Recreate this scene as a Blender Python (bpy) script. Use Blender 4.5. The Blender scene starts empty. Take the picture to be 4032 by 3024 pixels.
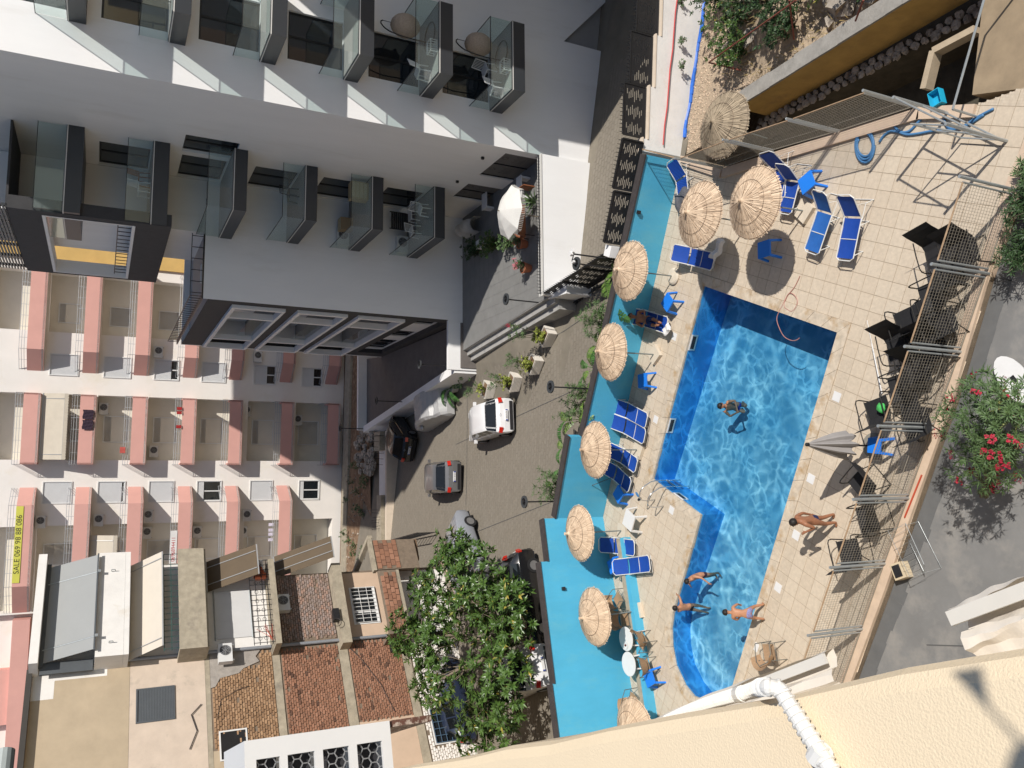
import bpy, bmesh, math, random
from mathutils import Vector, Matrix, geometry
SC = bpy.context.scene
COL = SC.collection
PI = math.pi
rnd = random.Random(7)
# ---------------------------------------------------------------- camera
# camera solved from the photograph: 18 m above the pool terrace, phone held sideways
F_PX = 3230.0
EYE = Vector((0, 0, 18.0))
_d = Vector((8500 - 2016, 1850 - 1512, F_PX)).normalized()
_up = -_d
_fw = (Vector((0, 0, 1)) - _up * _up.z).normalized()
_rt = _fw.cross(_up)
# columns of world->: camera x (image right), y (image down), z (forward) written in world axes
CX = Vector((_rt.x, _fw.x, _up.x)); CY = Vector((_rt.y, _fw.y, _up.y)); CZ = Vector((_rt.z, _fw.z, _up.z))
cam_d = bpy.data.cameras.new('camera')
cam_d.sensor_fit = 'HORIZONTAL'; cam_d.sensor_width = 36.0
cam_d.lens = 36.0 * F_PX / 4032.0
cam_d.clip_start = 0.05; cam_d.clip_end = 2000
cam = bpy.data.objects.new('camera', cam_d)
M = Matrix((CX, -CY, -CZ)).transposed().to_4x4(); M.translation = EYE
cam.matrix_world = M
COL.objects.link(cam); SC.camera = cam
# ---------------------------------------------------------------- light
SUN_EL, SUN_AZ = math.radians(46.0), math.radians(-46.0)
w = bpy.data.worlds.new('World'); SC.world = w; w.use_nodes = True
nt = w.node_tree; bg = nt.nodes['Background']
sky = nt.nodes.new('ShaderNodeTexSky'); sky.sky_type = 'NISHITA'; sky.sun_disc = False
sky.sun_elevation = SUN_EL; sky.sun_rotation = math.radians(90.0) - SUN_AZ
sky.air_density = 1.0; sky.dust_density = 0.6; sky.ozone_density = 1.0
nt.links.new(sky.outputs[0], bg.inputs[0]); bg.inputs[1].default_value = 0.084
sd = bpy.data.lights.new('sun', 'SUN'); sd.energy = 4.75; sd.angle = math.radians(0.53); sd.color = (1.0, 0.945, 0.87)
sun = bpy.data.objects.new('sun', sd); COL.objects.link(sun)
SUNV = Vector((math.cos(SUN_EL) * math.cos(SUN_AZ), math.cos(SUN_EL) * math.sin(SUN_AZ), math.sin(SUN_EL)))
sun.rotation_euler = SUNV.to_track_quat('Z', 'Y').to_euler()
SC.view_settings.view_transform = 'Standard'; SC.view_settings.look = 'None'
SC.view_settings.gamma = 1.0; SC.view_settings.use_curve_mapping = False
SC.view_settings.exposure = 0.0
SC.cycles.max_bounces = 8; SC.cycles.transparent_max_bounces = 16; SC.cycles.use_denoising = True
SC.cycles.caustics_reflective = False; SC.cycles.caustics_refractive = False
# ---------------------------------------------------------------- measured points
def ray(x, y):
    v = Vector((x * 1.8228 - 2016, y * 1.8228 - 1512, F_PX))
    return CX * v.x + CY * v.y + CZ * v.z
def U(x, y, z=0.0):
    r = ray(x, y); t = (z - 18.0) / r.z
    return Vector((r.x * t, r.y * t, z))
# ---------------------------------------------------------------- materials
MATS = {}
def srgb(r, g, b):
    f = lambda c: ((c / 255.0) / 12.92 if c <= 10 else ((c / 255.0 + 0.055) / 1.055) ** 2.4)
    return (f(r), f(g), f(b))
def mat(name, col, rough=0.6, var=0.12, scale=2.0, bump=0.0, bscale=30.0, metal=0.0, spec=0.5, col2=None, mixlo=0.5, mixhi=0.65, m2scale=1.2, trans=0.0, ior=1.45, coat=0.0, detail=6.0, stretch=None):
    if name in MATS: return MATS[name]
    m = bpy.data.materials.new(name); m.use_nodes = True
    t = m.node_tree; N = t.nodes; L = t.links; b = N['Principled BSDF']
    b.inputs['Roughness'].default_value = rough; b.inputs['Metallic'].default_value = metal
    b.inputs['Specular IOR Level'].default_value = spec; b.inputs['Transmission Weight'].default_value = trans
    b.inputs['IOR'].default_value = ior; b.inputs['Coat Weight'].default_value = coat
    geo = N.new('ShaderNodeNewGeometry')
    n1 = N.new('ShaderNodeTexNoise'); n1.inputs['Scale'].default_value = scale; n1.inputs['Detail'].default_value = detail
    n1.inputs['Roughness'].default_value = 0.65
    if stretch:
        vs = N.new('ShaderNodeVectorMath'); vs.operation = 'MULTIPLY'; vs.inputs[1].default_value = stretch; L.new(geo.outputs['Position'], vs.inputs[0]); L.new(vs.outputs[0], n1.inputs['Vector'])
    else: L.new(geo.outputs['Position'], n1.inputs['Vector'])
    cr = N.new('ShaderNodeMapRange'); cr.inputs[1].default_value = 0.25; cr.inputs[2].default_value = 0.75
    cr.inputs[3].default_value = 1 - var; cr.inputs[4].default_value = 1 + var
    L.new(n1.outputs['Fac'], cr.inputs[0])
    mul = N.new('ShaderNodeMix'); mul.data_type = 'RGBA'; mul.blend_type = 'MULTIPLY'; mul.inputs[0].default_value = 1.0
    mul.inputs[6].default_value = (*col, 1)
    L.new(cr.outputs[0], mul.inputs[7])
    out = mul.outputs[2]
    if col2 is not None:
        n2 = N.new('ShaderNodeTexNoise'); n2.inputs['Scale'].default_value = m2scale; n2.inputs['Detail'].default_value = 5.0
        n2.inputs['Roughness'].default_value = 0.7
        L.new(vs.outputs[0] if stretch else geo.outputs['Position'], n2.inputs['Vector'])
        r2 = N.new('ShaderNodeMapRange'); r2.inputs[1].default_value = mixlo; r2.inputs[2].default_value = mixhi
        L.new(n2.outputs['Fac'], r2.inputs[0])
        mx = N.new('ShaderNodeMix'); mx.data_type = 'RGBA'; mx.inputs[7].default_value = (*col2, 1)
        L.new(r2.outputs[0], mx.inputs[0]); L.new(out, mx.inputs[6]); out = mx.outputs[2]
    L.new(out, b.inputs['Base Color'])
    if bump > 0:
        nb = N.new('ShaderNodeTexNoise'); nb.inputs['Scale'].default_value = bscale; nb.inputs['Detail'].default_value = 3.0
        L.new(geo.outputs['Position'], nb.inputs['Vector'])
        bp = N.new('ShaderNodeBump'); bp.inputs['Strength'].default_value = bump; bp.inputs['Distance'].default_value = 0.01
        L.new(nb.outputs['Fac'], bp.inputs['Height']); L.new(bp.outputs[0], b.inputs['Normal'])
    MATS[name] = m
    return m
def varied(name, col, dcol, rough=0.8, bump=0.3, bscale=60, amount=1.0, cols=None):
    """colour differs from piece to piece (random per mesh island / per object)"""
    if name in MATS: return MATS[name]
    m = mat(name, col, rough=rough, var=0.12, scale=9, bump=bump, bscale=bscale)
    t = m.node_tree; N = t.nodes; L = t.links; b = N['Principled BSDF']
    src = b.inputs['Base Color'].links[0].from_socket
    geo = N.new('ShaderNodeNewGeometry'); oi = N.new('ShaderNodeObjectInfo')
    ad = N.new('ShaderNodeMath'); ad.operation = 'ADD'; L.new(geo.outputs['Random Per Island'], ad.inputs[0]); L.new(oi.outputs['Random'], ad.inputs[1])
    fr = N.new('ShaderNodeMath'); fr.operation = 'FRACT'; L.new(ad.outputs[0], fr.inputs[0])
    rp = N.new('ShaderNodeValToRGB'); e = rp.color_ramp.elements
    e[0].color = (*[1 - d for d in dcol], 1); e[1].color = (*[1 + d for d in dcol], 1)
    if cols:
        for p, c in cols:
            k = e.new(p); k.color = (*c, 1)
    L.new(fr.outputs[0], rp.inputs[0])
    mx = N.new('ShaderNodeMix'); mx.data_type = 'RGBA'; mx.blend_type = 'MULTIPLY'; mx.inputs[0].default_value = amount
    L.new(src, mx.inputs[6]); L.new(rp.outputs[0], mx.inputs[7]); L.new(mx.outputs[2], b.inputs['Base Color'])
    return m
def fresnel_ior(t, fr, ior):      # same reflectance from both sides of a thin sheet
    g = t.nodes.new('ShaderNodeNewGeometry'); mr = t.nodes.new('ShaderNodeMapRange'); mr.inputs[3].default_value = ior; mr.inputs[4].default_value = 1 / ior
    t.links.new(g.outputs['Backfacing'], mr.inputs[0]); t.links.new(mr.outputs[0], fr.inputs[0])
def glassy(name, col, alpha, rough=0.05):
    """thin sheet of tinted glass: mostly see-through, mirror at grazing angles"""
    if name in MATS: return MATS[name]
    m = bpy.data.materials.new(name); m.use_nodes = True; t = m.node_tree; N = t.nodes; L = t.links
    N.remove(N['Principled BSDF']); out = N['Material Output']
    tr = N.new('ShaderNodeBsdfTransparent'); tr.inputs[0].default_value = (*col, 1)
    gl = N.new('ShaderNodeBsdfGlossy'); gl.inputs['Roughness'].default_value = rough
    fr = N.new('ShaderNodeFresnel'); fresnel_ior(t, fr, 1.5)
    df = N.new('ShaderNodeBsdfDiffuse'); df.inputs[0].default_value = (0.75, 0.85, 0.82, 1)
    m1 = N.new('ShaderNodeMixShader'); m1.inputs[0].default_value = alpha
    L.new(tr.outputs[0], m1.inputs[1]); L.new(df.outputs[0], m1.inputs[2])
    m2 = N.new('ShaderNodeMixShader'); L.new(fr.outputs[0], m2.inputs[0]); L.new(m1.outputs[0], m2.inputs[1]); L.new(gl.outputs[0], m2.inputs[2])
    L.new(m2.outputs[0], out.inputs[0]); MATS[name] = m
    return m
# ---------------------------------------------------------------- mesh builder
class MB:
    def __init__(s): s.v = []; s.f = []; s.mi = []; s.m = 0
    def poly(s, pts):
        n = len(s.v); s.v += [tuple(p) for p in pts]; s.f.append(tuple(range(n, n + len(pts)))); s.mi.append(s.m)
    def faces(s, vs, fs):
        n = len(s.v); s.v += [tuple(p) for p in vs]
        for f in fs: s.f.append(tuple(n + i for i in f)); s.mi.append(s.m)
    def hexa(s, p):   # 4 bottom (ccw), 4 top
        s.faces(p, [(3, 2, 1, 0), (4, 5, 6, 7), (0, 1, 5, 4), (1, 2, 6, 5), (2, 3, 7, 6), (3, 0, 4, 7)])
    def bx(s, x0, y0, z0, x1, y1, z1):
        s.hexa([(x0, y0, z0), (x1, y0, z0), (x1, y1, z0), (x0, y1, z0), (x0, y0, z1), (x1, y0, z1), (x1, y1, z1), (x0, y1, z1)])
    def box(s, c, d, rz=0.0, rx=0.0, ry=0.0):
        R = Matrix.Rotation(rz, 3, 'Z') @ Matrix.Rotation(ry, 3, 'Y') @ Matrix.Rotation(rx, 3, 'X'); c = Vector(c)
        q = [(-1, -1, -1), (1, -1, -1), (1, 1, -1), (-1, 1, -1), (-1, -1, 1), (1, -1, 1), (1, 1, 1), (-1, 1, 1)]
        s.hexa([c + R @ Vector((a * d[0] / 2, b * d[1] / 2, e * d[2] / 2)) for a, b, e in q])
    def bar(s, a, b, w, h=None, up=(0, 0, 1)):   # square bar a->b
        a = Vector(a); b = Vector(b); h = h or w; d = (b - a)
        if d.length < 1e-6: return
        d.normalize(); u = Vector(up)
        if abs(d.dot(u)) > 0.98: u = Vector((1, 0, 0))
        x = d.cross(u).normalized() * (w / 2); y = x.cross(d).normalized() * (h / 2)
        s.hexa([a - x - y, a + x - y, a + x + y, a - x + y, b - x - y, b + x - y, b + x + y, b - x + y])
    def tube(s, pts, r, n=6, closed=False, cap=True):
        pts = [Vector(p) for p in pts]; k = len(pts); rings = []; prev = None
        rr = r if isinstance(r, (list, tuple)) else [r] * k
        for i, p in enumerate(pts):
            a = pts[(i - 1) % k] if (closed or i > 0) else p; b = pts[(i + 1) % k] if (closed or i < k - 1) else p
            d = (b - a).normalized() if (b - a).length > 1e-9 else Vector((0, 0, 1))
            if prev is None:
                u = Vector((0, 0, 1)) if abs(d.z) < 0.9 else Vector((1, 0, 0)); x = d.cross(u).normalized()
            else:
                x = (prev - d * prev.dot(d)); x = x.normalized() if x.length > 1e-6 else d.orthogonal().normalized()
            prev = x; y = d.cross(x)
            rings.append([p + (x * math.cos(2 * PI * j / n) + y * math.sin(2 * PI * j / n)) * rr[i] for j in range(n)])
        n0 = len(s.v)
        for R in rings: s.v += [tuple(q) for q in R]
        for i in range(k if closed else k - 1):
            for j in range(n):
                a = n0 + i * n + j; b = n0 + i * n + (j + 1) % n; c = n0 + ((i + 1) % k) * n + (j + 1) % n; d = n0 + ((i + 1) % k) * n + j
                s.f.append((a, b, c, d)); s.mi.append(s.m)
        if cap and not closed:
            s.f.append(tuple(n0 + j for j in range(n))[::-1]); s.mi.append(s.m)
            s.f.append(tuple(n0 + (k - 1) * n + j for j in range(n))); s.mi.append(s.m)
    def lathe(s, prof, n=16, c=(0, 0, 0)):
        n0 = len(s.v)
        for r, z in prof:
            for j in range(n): s.v.append((c[0] + r * math.cos(2 * PI * j / n), c[1] + r * math.sin(2 * PI * j / n), c[2] + z))
        for i in range(len(prof) - 1):
            for j in range(n):
                a = n0 + i * n + j; b = n0 + i * n + (j + 1) % n
                s.f.append((a, b, b + n, a + n)); s.mi.append(s.m)
        s.f.append(tuple(n0 + j for j in range(n))[::-1]); s.mi.append(s.m)
        s.f.append(tuple(n0 + (len(prof) - 1) * n + j for j in range(n))); s.mi.append(s.m)
    def prism(s, poly, z0, z1):
        k = len(poly); n0 = len(s.v)
        zf = lambda z, i: z[i] if isinstance(z, (list, tuple)) else z
        s.v += [(p[0], p[1], zf(z0, i)) for i, p in enumerate(poly)] + [(p[0], p[1], zf(z1, i)) for i, p in enumerate(poly)]
        s.f.append(tuple(n0 + i for i in range(k))[::-1]); s.mi.append(s.m)
        s.f.append(tuple(n0 + k + i for i in range(k))); s.mi.append(s.m)
        for i in range(k):
            j = (i + 1) % k; s.f.append((n0 + i, n0 + j, n0 + k + j, n0 + k + i)); s.mi.append(s.m)
    def sheet(s, polys, z):   # flat polygon with holes
        vs = [[Vector((p[0], p[1], 0)) for p in q] for q in polys]
        tri = geometry.tessellate_polygon(vs); flat = [p for q in vs for p in q]
        zf = z if callable(z) else (lambda x, y: z)
        pts = [(p.x, p.y, zf(p.x, p.y)) for p in flat]; fs = []
        for t in tri:
            a, b, c = (Vector(pts[i]) for i in t)
            fs.append(tuple(t) if (b - a).cross(c - a).z > 0 else tuple(t)[::-1])
        s.faces(pts, fs)
    def mesh(s, name, mats, smooth=False):
        me = bpy.data.meshes.new(name); me.from_pydata(s.v, [], s.f)
        mats = mats if isinstance(mats, (list, tuple)) else [mats]
        for m in mats: me.materials.append(m)
        if len(mats) > 1: me.polygons.foreach_set('material_index', s.mi)
        if smooth: me.polygons.foreach_set('use_smooth', [True] * len(me.polygons))
        me.update(); return me
    def build(s, name, mats, parent=None, smooth=False, loc=None):
        o = bpy.data.objects.new(name, s.mesh(name, mats, smooth)); COL.objects.link(o)
        if parent is not None: o.parent = parent
        if loc is not None: o.location = loc
        return o
def tag(o, label=None, cat=None, group=None, kind=None):
    if label: o['label'] = label
    if cat: o['category'] = cat
    if group: o['group'] = group
    if kind: o['kind'] = kind
    return o
def thing(name, label, cat, loc=(0, 0, 0), rz=0.0, group=None):
    o = bpy.data.objects.new(name, None); COL.objects.link(o); o.empty_display_size = 0.2
    o.location = loc; o.rotation_euler = (0, 0, rz)
    return tag(o, label, cat, group)
def sub(name, parent, loc=(0, 0, 0), rz=0.0):
    o = bpy.data.objects.new(name, None); COL.objects.link(o); o.parent = parent; o.location = loc; o.rotation_euler = (0, 0, rz)
    return o
def dup(root, loc=None, rz=None, label=None):
    def cp(o, par):
        c = o.copy(); COL.objects.link(c)
        if par is not None: c.parent = par
        for ch in list(o.children): cp(ch, c)
        return c
    r = cp(root, None)
    if loc is not None: r.location = loc
    if rz is not None: r.rotation_euler = (0, 0, rz)
    if label: r['label'] = label
    return r
def inst(name, mesh, loc, parent=None, rz=0.0, scale=None):
    o = bpy.data.objects.new(name, mesh); COL.objects.link(o)
    if parent is not None: o.parent = parent
    o.location = loc; o.rotation_euler = (0, 0, rz)
    if scale: o.scale = scale
    return o
def text(name, s, size, material, parent, loc, rot, extrude=0.002, align='CENTER', sx=1.0):
    cu = bpy.data.curves.new(name, 'FONT'); cu.body = s; cu.size = size; cu.extrude = extrude; cu.align_x = align; cu.align_y = 'CENTER'
    cu.materials.append(material)
    tmp = bpy.data.objects.new(name, cu); me = bpy.data.meshes.new_from_object(tmp); bpy.data.objects.remove(tmp)
    o = bpy.data.objects.new(name, me); COL.objects.link(o); o.parent = parent; o.location = loc
    o.rotation_euler = rot; o.scale = (sx, 1, 1)
    return o
def inside(p, poly):
    x, y = p; c = False; j = len(poly) - 1
    for i in range(len(poly)):
        a, b = poly[i], poly[j]
        if (a[1] > y) != (b[1] > y) and x < (b[0] - a[0]) * (y - a[1]) / (b[1] - a[1]) + a[0]: c = not c
        j = i
    return c
def offset_poly(poly, d):   # positive d = outward for ccw polygon
    out = []; k = len(poly)
    for i in range(k):
        a, b, c = Vector(poly[i - 1][:2]), Vector(poly[i][:2]), Vector(poly[(i + 1) % k][:2])
        e1 = (b - a).normalized(); e2 = (c - b).normalized()
        n1 = Vector((e1.y, -e1.x)); n2 = Vector((e2.y, -e2.x)); n = (n1 + n2)
        n.normalize(); out.append(b + n * (d / max(0.4, n.dot(n1))))
    return out
# ================================================================ palette
m_tile = varied('beige_tile', (0.575, 0.49, 0.385), (0.03, 0.04, 0.05), rough=0.55, bump=0.12, bscale=25)
m_grout = mat('tile_grout', (0.36, 0.29, 0.21), 0.8, 0.2, 3)
m_cope = mat('travertine_coping', (0.56, 0.48, 0.38), 0.6, 0.25, 5, bump=0.3, bscale=18, col2=(0.42, 0.29, 0.16), mixlo=0.5, mixhi=0.68, m2scale=1.6)
m_paver = varied('stamped_paver', (0.215, 0.19, 0.155), (0.05, 0.055, 0.06), rough=0.85, bump=0.3, bscale=40)
m_lane = mat('lane_concrete', (0.20, 0.178, 0.142), 0.9, 0.18, 1.2, bump=0.4, bscale=25, col2=(0.18, 0.155, 0.12), mixlo=0.5, mixhi=0.75, m2scale=0.7)
m_bluewall = mat('blue_paint', (0.075, 0.40, 0.62), 0.55, 0.10, 1.1, bump=0.3, bscale=14, col2=(0.11, 0.42, 0.58), mixlo=.52, mixhi=.72, m2scale=1.3, stretch=(1, 1, .35))
m_cap = mat('dark_wall_cap', (0.052, 0.045, 0.045), 0.7, 0.25, 4, bump=0.2)
m_white = mat('white_render', (0.80, 0.80, 0.80), 0.7, 0.05, 0.7, bump=0.1, bscale=60, col2=(0.70, 0.69, 0.67), mixlo=.56, mixhi=.82, m2scale=.8, stretch=(1, 1, .22))
m_white2 = mat('old_whitewash', (0.74, 0.72, 0.69), 0.8, 0.08, 1.5, bump=0.4, bscale=12, col2=(0.62, 0.56, 0.47), mixlo=0.6, mixhi=0.8, m2scale=0.9)
m_greydrive = mat('grey_painted_drive', (0.20, 0.20, 0.198), 0.65, 0.16, 0.8, bump=0.3, bscale=9, col2=(0.27, 0.26, 0.245), mixlo=0.5, mixhi=0.68, m2scale=0.9)
m_greydark = mat('grey_drive_gutter', (0.125, 0.128, 0.13), 0.7, 0.15, 2)
m_gravel = varied('tan_gravel', (0.56, 0.44, 0.33), (0.3, 0.3, 0.3), rough=0.9, bump=0.2)
m_gravelbase = mat('gravel_bed', (0.40, 0.315, 0.225), 0.95, 0.35, 8, bump=1.0, bscale=30)
m_soil = mat('brown_soil', (0.20, 0.125, 0.075), 0.95, 0.3, 3, bump=1.0, bscale=14, col2=(0.30, 0.21, 0.14), mixlo=0.5, mixhi=0.62, m2scale=3.0)
m_conc = mat('rough_concrete', (0.36, 0.315, 0.24), 0.9, 0.25, 3, bump=0.7, bscale=22, col2=(0.24, 0.21, 0.17), mixlo=0.55, mixhi=0.75, m2scale=1.4)
m_concgrey = mat('grey_concrete', (0.30, 0.285, 0.26), 0.9, 0.25, 3, bump=0.8, bscale=25)
m_yellow = mat('ochre_render', (0.50, 0.32, 0.10), 0.85, 0.2, 1.5, bump=0.3, col2=(0.34, 0.22, 0.09), mixlo=0.55, mixhi=0.75)
m_rock = mat('grey_rock', (0.42, 0.37, 0.31), 0.9, 0.35, 3, bump=1.0, bscale=8, col2=(0.20, 0.17, 0.14), mixlo=0.5, mixhi=0.6, m2scale=2.5)
m_darkstone = mat('dark_ditch_stone', (0.07, 0.062, 0.046), 0.9, 0.4, 3, bump=1.0, bscale=8)  # much darker than the rock; ditch bed, ledge and wall core
m_galv = mat('galvanised_steel', (0.42, 0.45, 0.46), 0.42, 0.12, 6, metal=0.55)
m_wire = mat('fence_wire', (0.30, 0.27, 0.22), 0.6, 0.2, 6, metal=0.3)
m_rail = mat('rusty_rail', (0.40, 0.28, 0.18), 0.7, 0.35, 6, metal=0.2)
m_black = mat('black_paint', (0.018, 0.018, 0.02), 0.45, 0.15, 5)
m_liner = mat('pool_floor_paint', (0.60, 0.84, 0.86), 0.6, 0.10, 0.9, col2=(0.36, 0.68, 0.78), mixlo=0.44, mixhi=0.6, m2scale=0.8)
m_linerw = mat('pool_wall_paint', (0.05, 0.34, 0.72), 0.5, 0.10, 1.5)

# ================================================================ lane level (slopes up to the left)
ZL = [(-40, 3.6), (-16, 1.95), (-12, 1.6), (-5, 0.9), (0, 0.55), (3.8, 0.38), (9.8, -0.45), (16, -1.5), (30, -3.5)]
def sst(t): t = max(0.0, min(1.0, t)); return t * t * (3 - 2 * t)
def zl(x, y=0):
    k = .62 * sst((x + 1.2) / 3.4) * sst((y - 30.2) / 4.0)      # the court rises towards the terrace steps
    for (a, za), (b, zb) in zip(ZL, ZL[1:]):
        if x <= b: return za + (zb - za) * max(0, (x - a)) / (b - a) + k
    return ZL[-1][1] + k
WALL = [Vector((8.20, 23.62)), Vector((-5.08, 27.45)), Vector((-12.1, 24.48)), Vector((-24.0, 19.4))]
def wall_y(x):
    for a, b in zip(WALL, WALL[1:]):
        if x >= b.x: return a.y + (b.y - a.y) * (x - a.x) / (b.x - a.x)
    return WALL[-1].y
# ground sheet reaching the horizon
g = MB(); g.sheet([[(-900, -400), (900, -400), (900, 1500), (-900, 1500)]], -6.0)
tag(g.build('ground', m_soil), kind='structure')
# ---------------------------------------------------------------- lane
LANE = [(13.0, 24.6), (26, 24.6), (26, 34), (9.9, 31.0), (3.5, 30.1), (1.5, 33.0), (0.7, 36.9), (-3.6, 54.2), (-9.0, 53.4), (-13.2, 49.5), (-15.5, 44), (-13, 38), (-16.2, 34.6), (-30, 27)]
g = MB()
xs = [26 - i * 1.0 for i in range(57)]
for x0, x1 in zip(xs, xs[1:]):
    lo0 = wall_y(x0) + 0.12 if x0 < 8.3 else 23.75; lo1 = wall_y(x1) + 0.12 if x1 < 8.3 else 23.75
    hi = 56.0
    N_ = 30
    for j in range(N_):
        a0 = lo0 + (hi - lo0) * j / N_; a1 = lo0 + (hi - lo0) * (j + 1) / N_; b0 = lo1 + (hi - lo1) * j / N_; b1 = lo1 + (hi - lo1) * (j + 1) / N_
        g.poly([(x0, a0, zl(x0, a0)), (x0, a1, zl(x0, a1)), (x1, b1, zl(x1, b1)), (x1, b0, zl(x1, b0))])
lane = tag(g.build('lane', m_lane), kind='structure')
def lane_ok(x, y):
    lo = wall_y(x) + 0.35 if x < 8.3 else 24.7
    if y < lo: return False
    if x > 9.7: return y < 30.8 + 0.135 * (x - 9.8)
    if x > 3.6: return y < 30.0 + 0.13 * (x - 3.8)
    ramp = 36.9 + (0.6 - x) * 4.1
    if y > ramp and x > -3.6: return False
    if x > 0.6 and y > 36.6: return False
    if y > 49.5: return False
    return y < 35.9 + (x + 14.5) * 1.0 or x > -12
PV = []
ang = math.radians(7.7); ca, sa = math.cos(ang), math.sin(ang)
pw, pd = 0.30, 0.22
for i in range(-90, 60):
    for j in range(80, 235):
        u = (i + (0.5 if j % 2 else 0)) * pw; v = j * pd
        x = u * ca - v * sa; y = u * sa + v * ca
        if -14.2 < x < 15 and y < 51 and lane_ok(x, y): PV.append((y, x, u, v))
PV.sort()
def paver_pts(u, v, k):
    p = []
    for a, b in ((-1, -0.78), (0, -1), (1, -0.78), (1, 0.78), (0, 1), (-1, 0.78)):
        uu = u + a * (pw / 2 - 0.012); vv = v + b * (pd / 2 - 0.008); x = uu * ca - vv * sa; y = uu * sa + vv * ca
        p.append((x, y))
    return p
def paver_add(m, u, v):
    h = 0.006 + rnd.random() * 0.002; q = paver_pts(u, v, 0)
    m.poly([(x, y, zl(x, y) + h) for x, y in q])
    for (a, b) in ((0, 1), (1, 2), (2, 3), (5, 0)):
        (x0, y0), (x1, y1) = q[a], q[b]
        m.poly([(x0, y0, zl(x0, y0) - 0.01), (x1, y1, zl(x1, y1) - 0.01), (x1, y1, zl(x1, y1) + h), (x0, y0, zl(x0, y0) + h)])
near = [p for p in PV if -6 < p[1] < 9][:290]
ns = set(near)
for p in near:
    m = MB(); paver_add(m, p[2], p[3]); m.build('paver', m_paver, lane)
m = MB()
for p in PV:
    if p not in ns: paver_add(m, p[2], p[3])
tag(m.build('paver', m_paver, lane), kind='stuff')
m = MB()
for a, b in ((U(1340, 800, .4), U(985, 960, .8)), (U(1325, 1030, .8), U(985, 1170, 1.0)), (U(1010, 850, .6), U(1012, 1090, .9)), (U(1180, 745, .4), U(1262, 690, .3))):
    n_ = 24
    for i in range(n_):
        p, q = a.lerp(b, i / n_), a.lerp(b, (i + 1) / n_); m.bar((p.x, p.y, zl(p.x, p.y) + .02), (q.x, q.y, zl(q.x, q.y) + .02), .025, .006)
m.build('expansion_joint', mat('joint', (0.10, 0.10, 0.10), 0.9), lane)
# ================================================================ pool terrace
POOL = [(3.66, 22.04), (1.88, 16.25), (-9.03, 19.62), (-9.95, 20.75), (-10.02, 21.47), (-9.82, 21.94), (-9.35, 22.46), (-8.78, 22.71), (-8.2, 22.8), (-7.61, 22.74), (-6.71, 22.43), (-5.82, 22.13), (-4.02, 21.54), (-3.18, 24.32)]
POOL = [Vector(p) for p in POOL][::-1]      # ccw
def area(p): return sum(p[i - 1][0] * p[i][1] - p[i][0] * p[i - 1][1] for i in range(len(p))) / 2
if area(POOL) < 0: POOL.reverse()
COPE = offset_poly(POOL, 0.36)
DECK = [(8.40, 23.57), (7.46, 21.31), (7.46, 16.5), (7.45, 14.0), (7.1, 12.5), (7.2, 11.2), (8.6, 8.6), (6.8, 10.6), (5.14, 11.32), (4.54, 11.52), (3.02, 11.98), (0.17, 12.7), (-4.89, 14.32), (-7.45, 15.18), (-16.0, 18.0), (-20, 19.5), (-20, 21.1), (-12.1, 24.48), (-5.08, 27.45)]
g = MB(); g.sheet([DECK, [tuple(p) for p in COPE]], 0.0)
for a, b in zip(DECK, DECK[1:] + DECK[:1]):
    g.poly([(a[0], a[1], -3.2), (b[0], b[1], -3.2), (b[0], b[1], 0), (a[0], a[1], 0)])
deck = tag(g.build('pool_terrace', m_grout), kind='structure')
ex = (Vector((-9.03, 19.62)) - Vector((1.88, 16.25))).normalized(); ey = Vector((ex.y, -ex.x));
if ey.y < 0: ey = -ey
TS = 0.44; o0 = Vector((1.88, 16.25)) - ey * 0.36 - ex * 0.36
T = []; CUT = []
for i in range(-24, 50):
    for j in range(-24, 34):
        c = o0 + ex * (i + 0.5) * TS + ey * (j + 0.5) * TS
        q = [c + ex * a * TS / 2 + ey * b * TS / 2 for a, b in ((-1, -1), (1, -1), (1, 1), (-1, 1))]
        kin = sum(inside(p, DECK) for p in q)
        if kin == 0: continue
        if kin < 4 or any(inside(p, COPE) for p in q + [c]):
            S_ = 7
            for a in range(S_):
                for b in range(S_):
                    cc = c + ex * ((a + .5) / S_ - .5) * TS + ey * ((b + .5) / S_ - .5) * TS
                    if inside(cc, DECK) and not inside(cc, COPE):
                        h = TS / S_ / 2; e0 = -h + (.007 if a == 0 else -.001); e1 = h - (.007 if a == S_ - 1 else -.001); f0 = -h + (.007 if b == 0 else -.001); f1 = h - (.007 if b == S_ - 1 else -.001)
                        CUT.append([cc + ex * e0 + ey * f0, cc + ex * e0 + ey * f1, cc + ex * e1 + ey * f1, cc + ex * e1 + ey * f0])
            continue
        r = [c + ex * a * (TS / 2 - 0.007) + ey * b * (TS / 2 - 0.007) for a, b in ((-1, -1), (-1, 1), (1, 1), (1, -1))]
        T.append((c.length, r))
T.sort(key=lambda t: t[0])
def tile_add(m, r):
    h = 0.006 + rnd.random() * 0.003
    m.poly([(p.x, p.y, h) for p in r][::-1] if area([tuple(p) for p in r]) < 0 else [(p.x, p.y, h) for p in r])
    for a, b in zip(r, r[1:] + r[:1]): m.poly([(a.x, a.y, -0.002), (b.x, b.y, -0.002), (b.x, b.y, h), (a.x, a.y, h)])
m = MB()
for k, (d, r) in enumerate(T):
    if k < 300:
        q = MB(); tile_add(q, r); q.build('tile', m_tile, deck)
    else: tile_add(m, r)
tag(m.build('tile', m_tile, deck), kind='stuff')
m = MB()
for r in CUT:
    q = [(p.x, p.y, .0055) for p in r]
    m.poly(q if area([tuple(p) for p in r]) > 0 else q[::-1])
tag(m.build('cut_tile', m_tile, deck), kind='stuff')
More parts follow.
